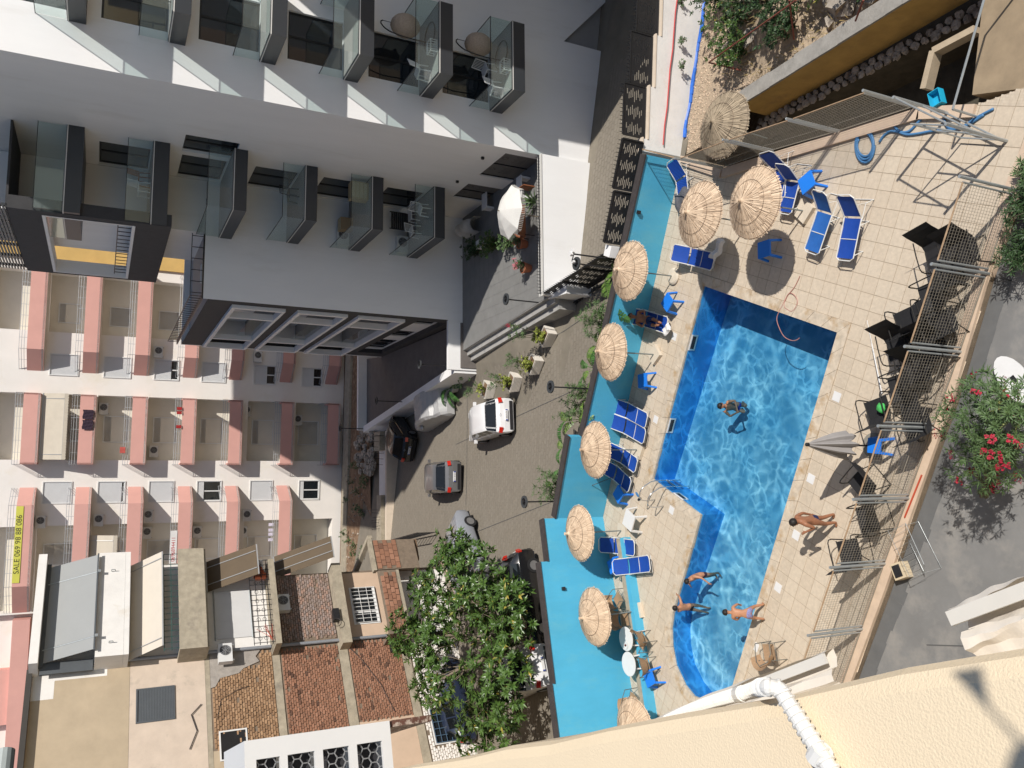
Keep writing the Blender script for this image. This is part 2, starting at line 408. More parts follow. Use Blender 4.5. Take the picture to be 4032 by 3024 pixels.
# coping stones round the pool
NP = len(POOL)
for i in range(NP):
    a, b = POOL[i], POOL[(i + 1) % NP]; ca_, cb_ = COPE[i], COPE[(i + 1) % NP]
    n = max(1, round((b - a).length / 0.62))
    for k in range(n):
        gp = 0.005 / (b - a).length; t0, t1 = k / n + gp, (k + 1) / n - gp
        q = [a.lerp(b, t0), a.lerp(b, t1), ca_.lerp(cb_, t1), ca_.lerp(cb_, t0)]
        if area([tuple(p) for p in q]) < 0: q.reverse()
        m = MB(); m.prism([tuple(p) for p in q], -0.09, 0.03 + rnd.random() * 0.004); m.build('coping_stone', m_cope, deck)
# pool shell and water
def pz(x, y):
    t = (Vector((x, y)) - Vector((1.88, 16.25))).dot(ex) / 11.4
    return -1.30 + 0.48 * max(0, min(1, t))
pool = thing('swimming_pool', 'L-shaped blue swimming pool with one round end and travertine edge', 'swimming pool', (0, 0, 0))
del pool['category']; del pool['label']; tag(pool, kind='structure')
g = MB(); g.sheet([[tuple(p) for p in POOL]], pz); g.build('pool_floor', m_liner, pool)
g = MB()
for i in range(NP):
    a, b = POOL[i], POOL[(i + 1) % NP]
    g.poly([(b.x, b.y, pz(b.x, b.y) - .02), (a.x, a.y, pz(a.x, a.y) - .02), (a.x, a.y, -0.05), (b.x, b.y, -0.05)])
g.build('pool_wall', m_linerw, pool)
# water: clear body with absorption, rippled top
wm = bpy.data.materials.new('water'); wm.use_nodes = True; t = wm.node_tree; N = t.nodes; L = t.links
N.remove(N['Principled BSDF']); out = N['Material Output']
geo = N.new('ShaderNodeNewGeometry')
def warp(scale, amt):
    nz = N.new('ShaderNodeTexNoise'); nz.inputs['Scale'].default_value = scale; nz.inputs['Detail'].default_value = 2
    L.new(geo.outputs['Position'], nz.inputs['Vector'])
    vm = N.new('ShaderNodeVectorMath'); vm.operation = 'MULTIPLY_ADD'; vm.inputs[1].default_value = (amt, amt, amt)
    L.new(nz.outputs['Color'], vm.inputs[0]); L.new(geo.outputs['Position'], vm.inputs[2]); return vm.outputs[0]
def cells(scale, amt, wsc):
    vo = N.new('ShaderNodeTexVoronoi'); vo.feature = 'DISTANCE_TO_EDGE'; vo.voronoi_dimensions = '2D'; vo.inputs['Scale'].default_value = scale
    L.new(warp(wsc, amt), vo.inputs['Vector'])
    mr = N.new('ShaderNodeMapRange'); mr.inputs[1].default_value = 0.0; mr.inputs[2].default_value = 0.34
    mr.inputs[3].default_value = 1.0; mr.inputs[4].default_value = 0.0; mr.interpolation_type = 'SMOOTHERSTEP'
    L.new(vo.outputs['Distance'], mr.inputs[0])
    pw_ = N.new('ShaderNodeMath'); pw_.operation = 'POWER'; pw_.inputs[1].default_value = 3.0; L.new(mr.outputs[0], pw_.inputs[0]); return pw_.outputs[0]
def noise(scale, lo, hi, det=3):
    nz = N.new('ShaderNodeTexNoise'); nz.inputs['Scale'].default_value = scale; nz.inputs['Detail'].default_value = det; L.new(geo.outputs['Position'], nz.inputs['Vector'])
    mr = N.new('ShaderNodeMapRange'); mr.inputs[1].default_value = lo; mr.inputs[2].default_value = hi; L.new(nz.outputs['Fac'], mr.inputs[0]); return mr.outputs[0]
def op(o_, a_, b_):
    n_ = N.new('ShaderNodeMath'); n_.operation = o_
    for i_, v_ in enumerate((a_, b_)):
        if isinstance(v_, float): n_.inputs[i_].default_value = v_
        else: L.new(v_, n_.inputs[i_])
    return n_.outputs[0]
# caustic light painted into the water tint: a patchy net plus broad patches
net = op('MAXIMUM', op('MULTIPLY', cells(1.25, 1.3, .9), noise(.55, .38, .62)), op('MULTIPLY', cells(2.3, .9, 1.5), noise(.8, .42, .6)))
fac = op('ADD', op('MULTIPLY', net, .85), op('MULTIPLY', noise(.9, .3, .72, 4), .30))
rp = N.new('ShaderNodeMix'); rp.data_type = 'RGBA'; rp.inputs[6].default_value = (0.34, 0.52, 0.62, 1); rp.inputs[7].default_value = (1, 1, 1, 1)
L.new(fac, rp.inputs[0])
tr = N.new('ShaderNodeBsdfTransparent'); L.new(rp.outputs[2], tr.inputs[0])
nb = N.new('ShaderNodeTexNoise'); nb.inputs['Scale'].default_value = 2.2; nb.inputs['Detail'].default_value = 2.5; L.new(geo.outputs['Position'], nb.inputs['Vector'])
bp = N.new('ShaderNodeBump'); bp.inputs['Strength'].default_value = 0.30; bp.inputs['Distance'].default_value = 0.05; L.new(nb.outputs['Fac'], bp.inputs['Height'])
gl = N.new('ShaderNodeBsdfGlossy'); gl.inputs['Roughness'].default_value = 0.06; L.new(bp.outputs[0], gl.inputs['Normal'])
fr = N.new('ShaderNodeFresnel'); fresnel_ior(t, fr, 1.33); L.new(bp.outputs[0], fr.inputs['Normal'])
ms = N.new('ShaderNodeMixShader'); L.new(fr.outputs[0], ms.inputs[0]); L.new(tr.outputs[0], ms.inputs[1]); L.new(gl.outputs[0], ms.inputs[2])
L.new(ms.outputs[0], out.inputs[0])
m_water = wm
wv = bpy.data.materials.new('water_body'); wv.use_nodes = True; t = wv.node_tree; N = t.nodes; L = t.links
N.remove(N['Principled BSDF']); tb = N.new('ShaderNodeBsdfTransparent'); L.new(tb.outputs[0], N['Material Output'].inputs[0])
va = N.new('ShaderNodeVolumeAbsorption'); va.inputs[0].default_value = (0.06, 0.64, 0.92, 1); va.inputs[1].default_value = 0.36
L.new(va.outputs[0], N['Material Output'].inputs[1])
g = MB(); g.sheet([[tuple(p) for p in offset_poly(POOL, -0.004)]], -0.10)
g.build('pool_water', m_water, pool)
PB = offset_poly(POOL, 0.05)
g = MB(); g.prism([tuple(p) for p in PB], -2.2, -0.104); g.build('water_body', wv, pool)
# ================================================================ blue boundary wall (stepped, dark cap)
bwall = thing('blue_wall', 'stepped blue painted wall with dark cap between pool terrace and lane', 'wall')
WN = Vector((0.28212, 0.95938))
def wall_seg(a, b, za, zb, kw='wall_panel'):
    a = Vector(a); b = Vector(b); d = (b - a).normalized(); n = Vector((d.y, -d.x));
    if n.y < 0: n = -n
    m = MB(); q = [a, b, b + n * 0.2, a + n * 0.2]
    m.hexa([(q[0].x, q[0].y, -0.05), (q[1].x, q[1].y, -0.05), (q[2].x, q[2].y, -0.5), (q[3].x, q[3].y, -0.5), (q[0].x, q[0].y, za), (q[1].x, q[1].y, zb), (q[2].x, q[2].y, zb), (q[3].x, q[3].y, za)])
    m.build(kw, m_bluewall, bwall)
    m = MB(); q = [a - n * 0.05, b - n * 0.05, b + n * 0.26, a + n * 0.26]; dz = 0.07
    L_ = (b - a).length; k = max(1, round(L_ / 1.0))
    m.hexa([(q[0].x, q[0].y, za + .002), (q[1].x, q[1].y, zb + .002), (q[2].x, q[2].y, zb + .002), (q[3].x, q[3].y, za + .002), (q[0].x, q[0].y, za + dz), (q[1].x, q[1].y, zb + dz), (q[2].x, q[2].y, zb + dz), (q[3].x, q[3].y, za + dz)])
    m.build('cap', m_cap, bwall)
W0, W1, W2 = WALL[0], WALL[1], WALL[2]
sA = W0.lerp(W1, (8.2 + 1.85) / 13.28)
wall_seg(W0, sA, 1.52, 1.70); wall_seg(sA, W1, 2.28, 2.16)
sB = W1.lerp(W2, (1.50) / 7.02); sC = W1.lerp(W2, 5.46 / 7.02)
wall_seg(W1, sB, 2.70, 2.74); wall_seg(sB, sC, 3.10, 3.18); wall_seg(sC, WALL[3], 3.30, 3.42)
# low blue plinth bench with pale top at the foot of the left stretch
m = MB(); a = Vector((U(1362, 1160).x, U(1362, 1160).y)); b = Vector((U(1420, 1545).x, U(1420, 1545).y)); dd = (b - a).normalized(); nn = Vector((-dd.y, dd.x)); nn = nn if nn.y > 0 else -nn
b2 = b + dd * 6
m.hexa([(*a, -.02), (*b2, -.02), (*(b2 + nn * .42), -.02), (*(a + nn * .42), -.02), (*a, .34), (*b2, .34), (*(b2 + nn * .42), .34), (*(a + nn * .42), .34)])
m.build('plinth', m_bluewall, bwall)
m = MB(); q0 = a + nn * .22
m.hexa([(*q0, .342), (*(b2 + nn * .22), .342), (*(b2 + nn * .40), .342), (*(q0 + nn * .18), .342), (*q0, .39), (*(b2 + nn * .22), .39), (*(b2 + nn * .40), .39), (*(q0 + nn * .18), .39)])
m.build('plinth_cap', m_conc, bwall)
for x, y, z in ((1380, 458, 0), ):
    pass
# ================================================================ white lane wall with stepped top, gravel yard, hillside, ditch
lw = thing('lane_wall', 'white rendered lane wall stepping down beside the gravel yard', 'wall')
LWA, LWB = Vector((8.45, 24.05)), Vector((16.5, 24.35))
stp = [(0.0, 0.45, 1.36), (0.45, 2.36, 1.14), (2.36, 4.26, 0.92), (4.26, 8.1, 0.70)]
d = (LWB - LWA).normalized(); n = Vector((-d.y, d.x))
for s0, s1, zt in stp:
    a, b = LWA + d * s0, LWA + d * s1
    m = MB(); m.prism([tuple(a), tuple(b), tuple(b + n * .25), tuple(a + n * .25)], -1.6, zt); m.build('wall_panel', m_white2, lw)
    m = MB(); m.prism([tuple(a - n * .03), tuple(b - n * .03 + d * .04), tuple(b + n * .30 + d * .04), tuple(a + n * .30)], zt + .002, zt + .055); m.build('cap', mat('cream_cap', (0.66, 0.56, 0.45), 0.7, 0.1, 4), lw)
m = MB(); m.tube([(8.8 + i * .7, 24.02 + i * 0.026 - 0.03, 0.55 - 0.055 * i + 0.02 * math.sin(i * 2.1)) for i in range(12)], 0.022, 6)
tag(m.build('red_hose', mat('red_tube', (0.55, 0.06, 0.06), 0.5)), 'red plastic tube strung along the white lane wall', 'hose')
g = MB()   # gravel yard and hillside
def zh(x, y):
    base = -0.35 - 0.12 * max(0, x - 9)
    t = max(0.0, (22.9 - 0.1 * (x - 9)) - y)
    return base + 0.10 * min(t, 3.5) + (0.22 * math.sin(x * 1.7 + y) + 0.18 * math.sin(2.3 * y - x) + 0.25) * min(1, t / 2.0) * min(1, max(0, x - 10.5))
def xw(y): return max(8.55, 9.05 + (20.9 - y) * 0.178)
gy = [10.0 + j * 0.5 for j in range(29)]
for y0, y1 in zip(gy, gy[1:]):
    for i in range(44):
        a0, a1 = i / 44, (i + 1) / 44
        g.poly([(x, y, zh(x, y)) for x, y in ((xw(y0) + (30 - xw(y0)) * a0 ** 1.6, y0), (xw(y0) + (30 - xw(y0)) * a1 ** 1.6, y0), (xw(y1) + (30 - xw(y1)) * a1 ** 1.6, y1), (xw(y1) + (30 - xw(y1)) * a0 ** 1.6, y1))])
yard = tag(g.build('gravel_yard', m_gravelbase), kind='structure')
m = MB()
for i in range(3600):
    x = rnd.uniform(8.6, 15.5); y = rnd.uniform(20.6, 24.0); s = rnd.uniform(.02, .055)
    z = zh(x, y); a = rnd.uniform(0, 6.28)
    p = [(x + s * math.cos(a + k * 2.1) * rnd.uniform(.7, 1.2), y + s * math.sin(a + k * 2.1), z + rnd.uniform(-.01, .012)) for k in range(3)]
    m.faces(p + [(x, y, z + s * .8)], [(0, 1, 3), (1, 2, 3), (2, 0, 3)])
tag(m.build('gravel', m_gravel), 'loose tan gravel covering the narrow yard', 'gravel', kind='stuff')
# blue tarpaulin strip at the foot of the white wall
m = MB(); pts = []
for i in range(24):
    x = 9.2 + i * 0.32; pts.append((x, 23.93 + 0.03 * math.sin(i * 1.3), zh(x, 23.9) + 0.02 + 0.015 * math.sin(i)))
for a, b in zip(pts, pts[1:]):
    wv_ = 0.06 + 0.035 * math.sin(a[0] * 3)
    m.hexa([(a[0], a[1] - wv_, a[2]), (b[0], b[1] - wv_, b[2]), (b[0], b[1] + .02, b[2]), (a[0], a[1] + .02, a[2]), (a[0], a[1] - wv_, a[2] + .05), (b[0], b[1] - wv_, b[2] + .05), (b[0], b[1] + .02, b[2] + .09), (a[0], a[1] + .02, a[2] + .09)])
tag(m.build('tarpaulin', mat('blue_tarp', (0.03, 0.14, 0.55), 0.4, 0.25, 6)), 'crumpled strip of blue tarpaulin along the foot of the white wall', 'tarpaulin')
# ochre retaining wall
yw = thing('ochre_wall', 'long ochre wall with rough grey concrete top below the overgrown slope', 'wall')
ya = U(1590, 233, .42).to_2d(); yb = U(1963, 0, .42).to_2d(); yb = yb + (yb - ya) * .8; d = (yb - ya).normalized(); n = Vector((-d.y, d.x))
if n.x < 0: n = -n
m = MB(); m.prism([tuple(ya), tuple(yb), tuple(yb + n * .35), tuple(ya + n * .35)], -1.2, 0.42); m.build('wall_face', m_yellow, yw)
m = MB(); k = 22; rnd2 = random.Random(3)
for i in range(k):
    a = ya.lerp(yb, i / k); b = ya.lerp(yb, (i + 1) / k); e0, e1 = -.05, .42 + rnd2.uniform(-.03, .03)
    m.prism([tuple(a + n * e0), tuple(b + n * e0), tuple(b + n * e1), tuple(a + n * e1)], 0.422, 0.50 + rnd2.uniform(-.012, .012))
m.build('concrete_top', m_concgrey, yw)
# ditch between terrace and ochre wall
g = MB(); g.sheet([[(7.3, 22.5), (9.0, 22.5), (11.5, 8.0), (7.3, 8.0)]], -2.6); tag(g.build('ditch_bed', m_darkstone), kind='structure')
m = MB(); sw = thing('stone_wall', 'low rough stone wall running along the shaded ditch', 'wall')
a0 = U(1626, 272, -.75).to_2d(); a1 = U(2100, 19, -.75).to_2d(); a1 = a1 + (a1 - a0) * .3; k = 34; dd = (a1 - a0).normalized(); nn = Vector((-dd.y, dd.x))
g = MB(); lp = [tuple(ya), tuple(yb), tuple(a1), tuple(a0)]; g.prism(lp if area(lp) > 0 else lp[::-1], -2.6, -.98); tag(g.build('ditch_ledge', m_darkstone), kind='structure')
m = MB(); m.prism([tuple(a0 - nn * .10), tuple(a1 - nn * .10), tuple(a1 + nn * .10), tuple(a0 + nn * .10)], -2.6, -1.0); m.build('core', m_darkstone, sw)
def stone(m, c, r, rg, flat=0.75):
    vs = []
    for th in range(3):
        for ph in range(6):
            a = ph * PI / 3 + th * .5; e = (-.6, 0.15, .75)[th]; rr = r * math.sqrt(1 - e * e) * rg.uniform(.75, 1.2)
            vs.append((c[0] + rr * math.cos(a), c[1] + rr * math.sin(a), c[2] + r * e * flat * rg.uniform(.85, 1.15)))
    fs = []
    for th in range(2):
        for ph in range(6): fs.append((th * 6 + ph, th * 6 + (ph + 1) % 6, th * 6 + 6 + (ph + 1) % 6, th * 6 + 6 + ph))
    fs.append(tuple(range(12, 18))); fs.append(tuple(range(6))[::-1]); m.faces(vs, fs)
for i in range(k):
    for s in (-1, 1):
        c = a0.lerp(a1, (i + .5 + .2 * s) / k) + nn * s * .09; q = MB(); stone(q, (c.x, c.y, -.92 + rnd.uniform(-.04, .04)), rnd.uniform(.10, .15), rnd); q.build('stone', m_rock, sw)
# ================================================================ grey driveway in front of the terrace
g = MB(); g.sheet([[(-30, -2), (20, -2), (20, 9.0), (8.6, 8.6), (6.8, 10.6), (5.14, 11.3), (0.17, 12.68), (-4.89, 14.3), (-7.45, 15.16), (-20, 19.4), (-30, 19.4)]], -0.16)
drive = tag(g.build('driveway', m_greydrive), kind='structure')
FC = [Vector(p) for p in ((8.6, 8.6), (6.8, 10.6), (5.14, 11.32), (3.02, 11.98), (0.17, 12.7), (-4.89, 14.32), (-7.45, 15.18), (-16.0, 18.0))]
m = MB()
for a, b in zip(FC, FC[1:]):
    dd = (b - a).normalized(); nn = Vector((dd.y, -dd.x)); nn = nn if nn.y < 0 else -nn
    k = max(1, int((b - a).length / 0.35))
    for i in range(k):
        p, q = a.lerp(b, i / k), a.lerp(b, (i + 1) / k); wo = 0.42 + rnd.uniform(-.05, .05)
        m.poly([(*(p + nn * .02), -.156), (*(p + nn * wo), -.156), (*(q + nn * wo), -.156), (*(q + nn * .02), -.156)][::1])
m.build('gutter_strip', m_greydark, drive)
for xa in (-3.2, 1.9):   # joints in the drive
    m = MB(); m.bar((xa, 4, -.157), (xa - 2.6, 13.2, -.157), .03, .006); m.build('joint', mat('joint', (0.10, 0.10, 0.10), 0.9), drive)

# tiled side patio beyond the ditch corner
pp = [U(2128, -40, -.05), U(2400, -60, -.05), U(2400, 150, -.05), U(2216, 190, -.05), U(2100, 205, -.05)]
g = MB(); q = [(p.x, p.y) for p in pp]; q = q if area(q) > 0 else q[::-1]; g.prism(q, -2.6, -.05); patio = tag(g.build('side_patio', mat('patio_tile', (.30, .23, .15), .7, .2, 2)), kind='structure')
m = MB(); a, b = U(2134, -30, .9), U(2058, 236, .9); m.tube([a, b], .028, 6); m.tube([a, (a.x, a.y, -.05)], .028, 6); m.tube([b, (b.x, b.y, 0)], .028, 6); tag(m.build('patio_rail', m_galv), 'pale metal rail running along the edge of the side patio', 'rail')
m = MB(); a, b, c = U(2010, 108, .1), U(1990, 190, .1), U(2100, 60, .1); m.bar((a.x, a.y, -.1), (b.x, b.y, -.1), .16, .3); m.bar((a.x, a.y, -.101), (c.x, c.y, -.101), .16, .3); tag(m.build('corner_wall', mat('corner_wall_render', (.42, .34, .24), .85, .15, 3, bump=.4)), 'low tan wall turning the corner at the end of the ditch', 'wall')
# ================================================================ kerb + mesh fence round the terrace
m_kerb = mat('kerb_render', (0.58, 0.45, 0.34), 0.75, 0.12, 3, bump=0.3, bscale=18)
fence = thing('mesh_fence', 'galvanised mesh fence on a cream kerb around the pool terrace', 'fence')
def kerb(a, b, wdt=.30, h=.10):
    a = Vector(a); b = Vector(b); d = (b - a).normalized(); n = Vector((-d.y, d.x)); c = Vector((-1, 19)); n = n if (c - a).dot(n) > 0 else -n
    m = MB(); q = [a, b, b + n * wdt, a + n * wdt]
    if area([tuple(p) for p in q]) < 0: q.reverse()
    m.prism([tuple(p) for p in q], -.3, h); m.build('kerb', m_kerb, fence)
    return n
RC = [(8.40, 23.57), (7.46, 21.31), (7.46, 16.5), (7.45, 14.0), (7.1, 12.5)]
for a, b in zip(RC, RC[1:]): kerb(a, b)
for a, b in zip(FC[1:], FC[2:]): kerb(a, b)
POST_R = [U(1564, 364), U(1672, 327), U(1815, 286), U(1986, 231)]
POST_F = [U(2200, 412), U(2139, 591.6), U(2080.6, 760.7), U(2022, 924.5), U(1968, 1076), U(1917, 1217), U(1867.8, 1357.8)]
dd = (POST_F[-1] - POST_F[-2]).normalized()
POST_F += [POST_F[-1] + dd * 2.6, POST_F[-1] + dd * 5.2]
def post(p, h=2.02):
    m = MB(); m.tube([(p.x, p.y, .05), (p.x, p.y, h)], .038, 8); m.build('post', m_galv, fence)
def panel(p, q, top=1.86, bot=.14):
    p = Vector((p.x, p.y, 0)); q = Vector((q.x, q.y, 0)); d = (q - p); Ld = d.length; d.normalize(); a = p + d * .10; b = q - d * .10
    z = Vector((0, 0, 1))
    for e in (a, b): m = MB(); m.tube([e + z * bot, e + z * top], .022, 6); m.build('panel_frame', m_galv, fence)
    m = MB(); m.tube([a + z * top, b + z * top], .020, 6); m.build('top_rail', m_rail, fence)
    m = MB(); m.tube([a + z * bot, b + z * bot], .018, 6)
    m.tube([a + z * .62, b + z * .62], .010, 5)
    n = int(Ld / .075)
    for i in range(1, n): e = a.lerp(b, i / n); m.bar(e + z * bot, e + z * top, .0045)
    k = 18
    for i in range(1, k): zz = bot + (top - bot) * i / k; m.bar(a + z * zz, b + z * zz, .0055)
    tag(m.build('wire_mesh', m_wire, fence), kind='stuff')
for p in POST_R + POST_F: post(p)
c0 = Vector((8.30, 23.45, 0))
panel(c0, POST_R[0], 1.86, 0.3)
for L_ in (POST_R, POST_F):
    for p, q in zip(L_, L_[1:]): panel(p, q)
# gate frame at the terrace corner near the hose
gt = thing('steel_gate', 'open galvanised gate frame at the terrace corner by the blue hose', 'gate', (0, 0, 0))
g0, g1 = U(2052, 246), U(2175, 305)
def tubes(parent, name, segs, r, mt):
    m = MB()
    for s in segs: m.tube(s, r, 6)
    return m.build(name, mt, parent)
def up(p, z): return Vector((p.x, p.y, z))
tubes(gt, 'gate_post', [[up(g0, .0), up(g0, 2.0)]], .04, m_galv); tubes(gt, 'gate_post', [[up(g1, 0), up(g1, 2.1)]], .04, m_galv)
tubes(gt, 'gate_rail', [[up(g0, 1.95), up(g1, 1.95)], [up(g0, 1.0), up(g1, 1.0)], [up(g0, .2), up(g1, .2)]], .022, m_galv)
g2 = U(2085, 300); tubes(gt, 'gate_leaf', [[up(g1, 1.9), up(g2, 1.9), up(g2, .15), up(g1, .15)], [up(g1, 1.0), up(g2, 1.0)], [up(g1, .15), up(g2, 1.9)]], .02, m_galv)
# ================================================================ white apartment block
m_dark = mat('dark_grey_render', (0.045, 0.045, 0.048), 0.8, 0.15, 3, bump=0.3, bscale=40)
m_darkface = mat('charcoal_cladding', (0.030, 0.034, 0.040), 0.42, 0.08, 2, spec=.7)
m_alu = mat('pale_trim', (0.62, 0.61, 0.58), 0.4, 0.05, 2)
m_frame = mat('black_window_frame', (0.012, 0.013, 0.015), 0.4, 0.1, 3)
m_pane = mat('dark_window_glass', (0.012, 0.016, 0.02), 0.04, 0.5, 0.7, spec=1.0)
m_soffit = mat('balcony_floor_tile', (0.33, 0.32, 0.31), 0.7, 0.1, 3)
m_glass = glassy('balcony_glass', (0.90, 0.955, 0.945), 0.04)
m_panelgrey = mat('grey_door_panel', (0.135, 0.13, 0.125), 0.6, 0.08, 2)
m_terr = mat('grey_terrace_tile', (0.20, 0.20, 0.195), 0.7, 0.12, 2)
m_terr2 = mat('mottled_step_stone', (0.36, 0.355, 0.34), 0.7, 0.15, 2, col2=(0.24, 0.24, 0.235), mixlo=0.55, mixhi=0.7, m2scale=3)
m_ramp = mat('ramp_paving', (0.15, 0.135, 0.125), 0.85, 0.15, 2, bump=.3)
def facade(m, O, eu, nrm, u0, u1, z0, z1, holes, depth):
    """flat wall in the plane O + eu*u + z, outward normal nrm, with rectangular openings and reveals"""
    O = Vector(O); eu = Vector(eu); nrm = Vector(nrm); Z = Vector((0, 0, 1))
    us = sorted({u0, u1} | {min(max(h[i], u0), u1) for h in holes for i in (0, 1)}); zs = sorted({z0, z1} | {min(max(h[i], z0), z1) for h in holes for i in (2, 3)})
    flip = eu.cross(Z).dot(nrm) < 0
    def q(a, b, c, d):
        m.poly([d, c, b, a] if flip else [a, b, c, d])
    P = lambda u, z, dp=0: O + eu * u + Z * z - nrm * dp
    for ua, ub in zip(us, us[1:]):
        for za, zb in zip(zs, zs[1:]):
            uc, zc = (ua + ub) / 2, (za + zb) / 2
            if any(h[0] < uc < h[1] and h[2] < zc < h[3] for h in holes): continue
            q(P(ua, za), P(ub, za), P(ub, zb), P(ua, zb))
    for h in holes:
        a, b, c, d = h[:4]
        q(P(a, c), P(a, d), P(a, d, depth), P(a, c, depth)); q(P(b, d), P(b, c), P(b, c, depth), P(b, d, depth))
        q(P(b, c), P(a, c), P(a, c, depth), P(b, c, depth)); q(P(a, d), P(b, d), P(b, d, depth), P(a, d, depth))
def window(parent, O, eu, nrm, h, depth=.12, bars_u=1, bars_z=0, fr=.06, name='window', fm=None, pm=None, back=0.0):
    O = Vector(O); eu = Vector(eu); nrm = Vector(nrm); Z = Vector((0, 0, 1)); a, b, c, d = h[:4]
    P = lambda u, z, dp=0.0: O + eu * u + Z * z - nrm * dp
    m = MB(); y = depth - .03
    def barr(u0, z0, u1, z1):
        m.hexa([P(u0, z0, y + .05), P(u1, z0, y + .05), P(u1, z0, y), P(u0, z0, y), P(u0, z1, y + .05), P(u1, z1, y + .05), P(u1, z1, y), P(u0, z1, y)])
    barr(a, c, a + fr, d); barr(b - fr, c, b, d); barr(a + fr, c, b - fr, c + fr); barr(a + fr, d - fr, b - fr, d)
    for i in range(1, bars_u + 1): u = a + (b - a) * i / (bars_u + 1); barr(u - fr * .6, c + fr, u + fr * .6, d - fr)
    for i in range(1, bars_z + 1): zz = c + (d - c) * i / (bars_z + 1); barr(a + fr, zz - fr * .4, b - fr, zz + fr * .4)
    o = m.build(name, fm or m_frame, parent)
    m = MB(); m.poly([P(a, c, depth), P(b, c, depth), P(b, d, depth), P(a, d, depth)] if eu.cross(Z).dot(nrm) > 0 else [P(a, d, depth), P(b, d, depth), P(b, c, depth), P(a, c, depth)])
    m.build('pane', pm or m_pane, o)
    return o
A0 = Vector((9.723, 30.704, 0)); AW = math.radians(7.7)
wb = thing('white_apartment_building', 'tall white apartment block with charcoal glass balconies and dark framed end', 'building', A0, AW)
WBM = Matrix.Translation(A0) @ Matrix.Rotation(AW, 4, 'Z')
FL = [4.31, 7.37, 10.43, 13.5, 16.56, 19.62, 22.7]
EU = (1, 0, 0); EV = (0, 1, 0); NF = (0, -1, 0); NL = (-1, 0, 0)
# --- front wing facade
hA = [(1.81, 3.73, z + .02, z + 2.08) for z in FL]
m = MB(); facade(m, (0, 0, 0), EU, NF, 0, 14, -3, 26, hA + [(5.4, 14, -3, .71)], .25)
m.prism([(0.01, .3), (14, .3), (14, 22), (.01, 22)], 25.9, 26)
m.build('front_wall', m_white, wb)
m = MB(); m.poly([(5.4, .25, -3), (14, .25, -3), (14, .25, .75), (5.4, .25, .75)])
m.hexa([(5.4, .02, .70), (14, .02, .70), (14, .25, .70), (5.4, .25, .70), (5.4, .02, .712), (14, .02, .712), (14, .25, .712), (5.4, .25, .712)])
m.build('ramp_recess', mat('grey_basement_wall', (0.30, 0.295, 0.29), 0.8, 0.06), wb)
m = MB(); m.faces([(5.4, -.001, .712), (14, -.001, .712), (14, -.001, -3), (9.45, -.001, -3), (5.4, .25, .70), (9.45, .25, -3.0)], [(3, 2, 1, 0), (0, 4, 5, 3)]); m.build('ramp_side_wall', m_white, wb)
for k, h in enumerate(hA): window(wb, (0, 0, 0), EU, NF, h, .14, 1, 0, .07, 'balcony_door')
# --- left wall of the front wing (faces the court) and upper floors
hL = [(.48, 3.2, 1.62, 3.35), (4.37, 6.3, 1.62, 3.35)] + [(6.4, 9.0, z + .04, z + 1.9) for z in (4.67, 7.65, 10.62)] + [(4.24, 6.0, 13.5, 15.55), (6.4, 9.06, 16.7, 18.6), (6.4, 9.06, 13.7, 15.5), (10.0, 10.9, 14.3, 15.7), (11.6, 12.9, 13.7, 15.7)]
m = MB(); facade(m, (0, 0, 0), EV, NL, 0, 22, .9, 26, hL, .2); m.build('court_wall', m_white, wb)
for i, h in enumerate(hL):
    if i < 2:
        O = Vector((0, 0, 0)); m = MB(); m.bx(.10, h[0] + .05, h[2], .16, (h[0] + h[1]) / 2 - .02, h[3] - .05); m.bx(.10, (h[0] + h[1]) / 2 + .02, h[2], .16, h[1] - .05, h[3] - .05)
        sh = m.build('garage_shutter', m_panelgrey, wb)
        m = MB()
        for c0 in ((h[0] * .74 + h[1] * .26), (h[0] * .26 + h[1] * .74)):
            for k in range(10):
                a = k * PI / 5; m.bar((.098, c0 + .08 * math.cos(a), 3.02 + .08 * math.sin(a)), (.098, c0 + .17 * math.cos(a), 3.02 + .17 * math.sin(a)), .028, .01, up=(1, 0, 0))
            for k in range(5): m.bar((.098, c0 - .3 + k * .14, 2.1), (.098, c0 - .3 + k * .14, 2.62 - .08 * (k % 2)), .02, .01, up=(1, 0, 0))
        m.build('ornament', mat('worn_ornament', (0.09, 0.088, 0.085), 0.7), sh)
        m = MB()
        for a, b in ((h[0], h[0] + .05), ((h[0] + h[1]) / 2 - .02, (h[0] + h[1]) / 2 + .02), (h[1] - .05, h[1])): m.bx(.06, a, h[2], .18, b, h[3])
        m.bx(.06, h[0] + .05, h[3] - .05, .18, h[1] - .05, h[3]); m.build('door_frame', m_frame, wb)
    else: window(wb, (0, 0, 0), EV, NL, h, .15, 1 if h[1] - h[0] > 1.2 else 0, 0, .07, 'window')
# --- rear wing
m = MB(); facade(m, (0, 9.1, 0), EU, NF, -5.46, -.01, .2, 14.2, [], .2)
m.bx(-8.0, 9.1, .1, -5.46, 9.3, 2.42)
m.bx(-2.44, 9.12, 14.22, -.02, 14.2, 26); m.build('rear_wing_wall', m_white, wb)
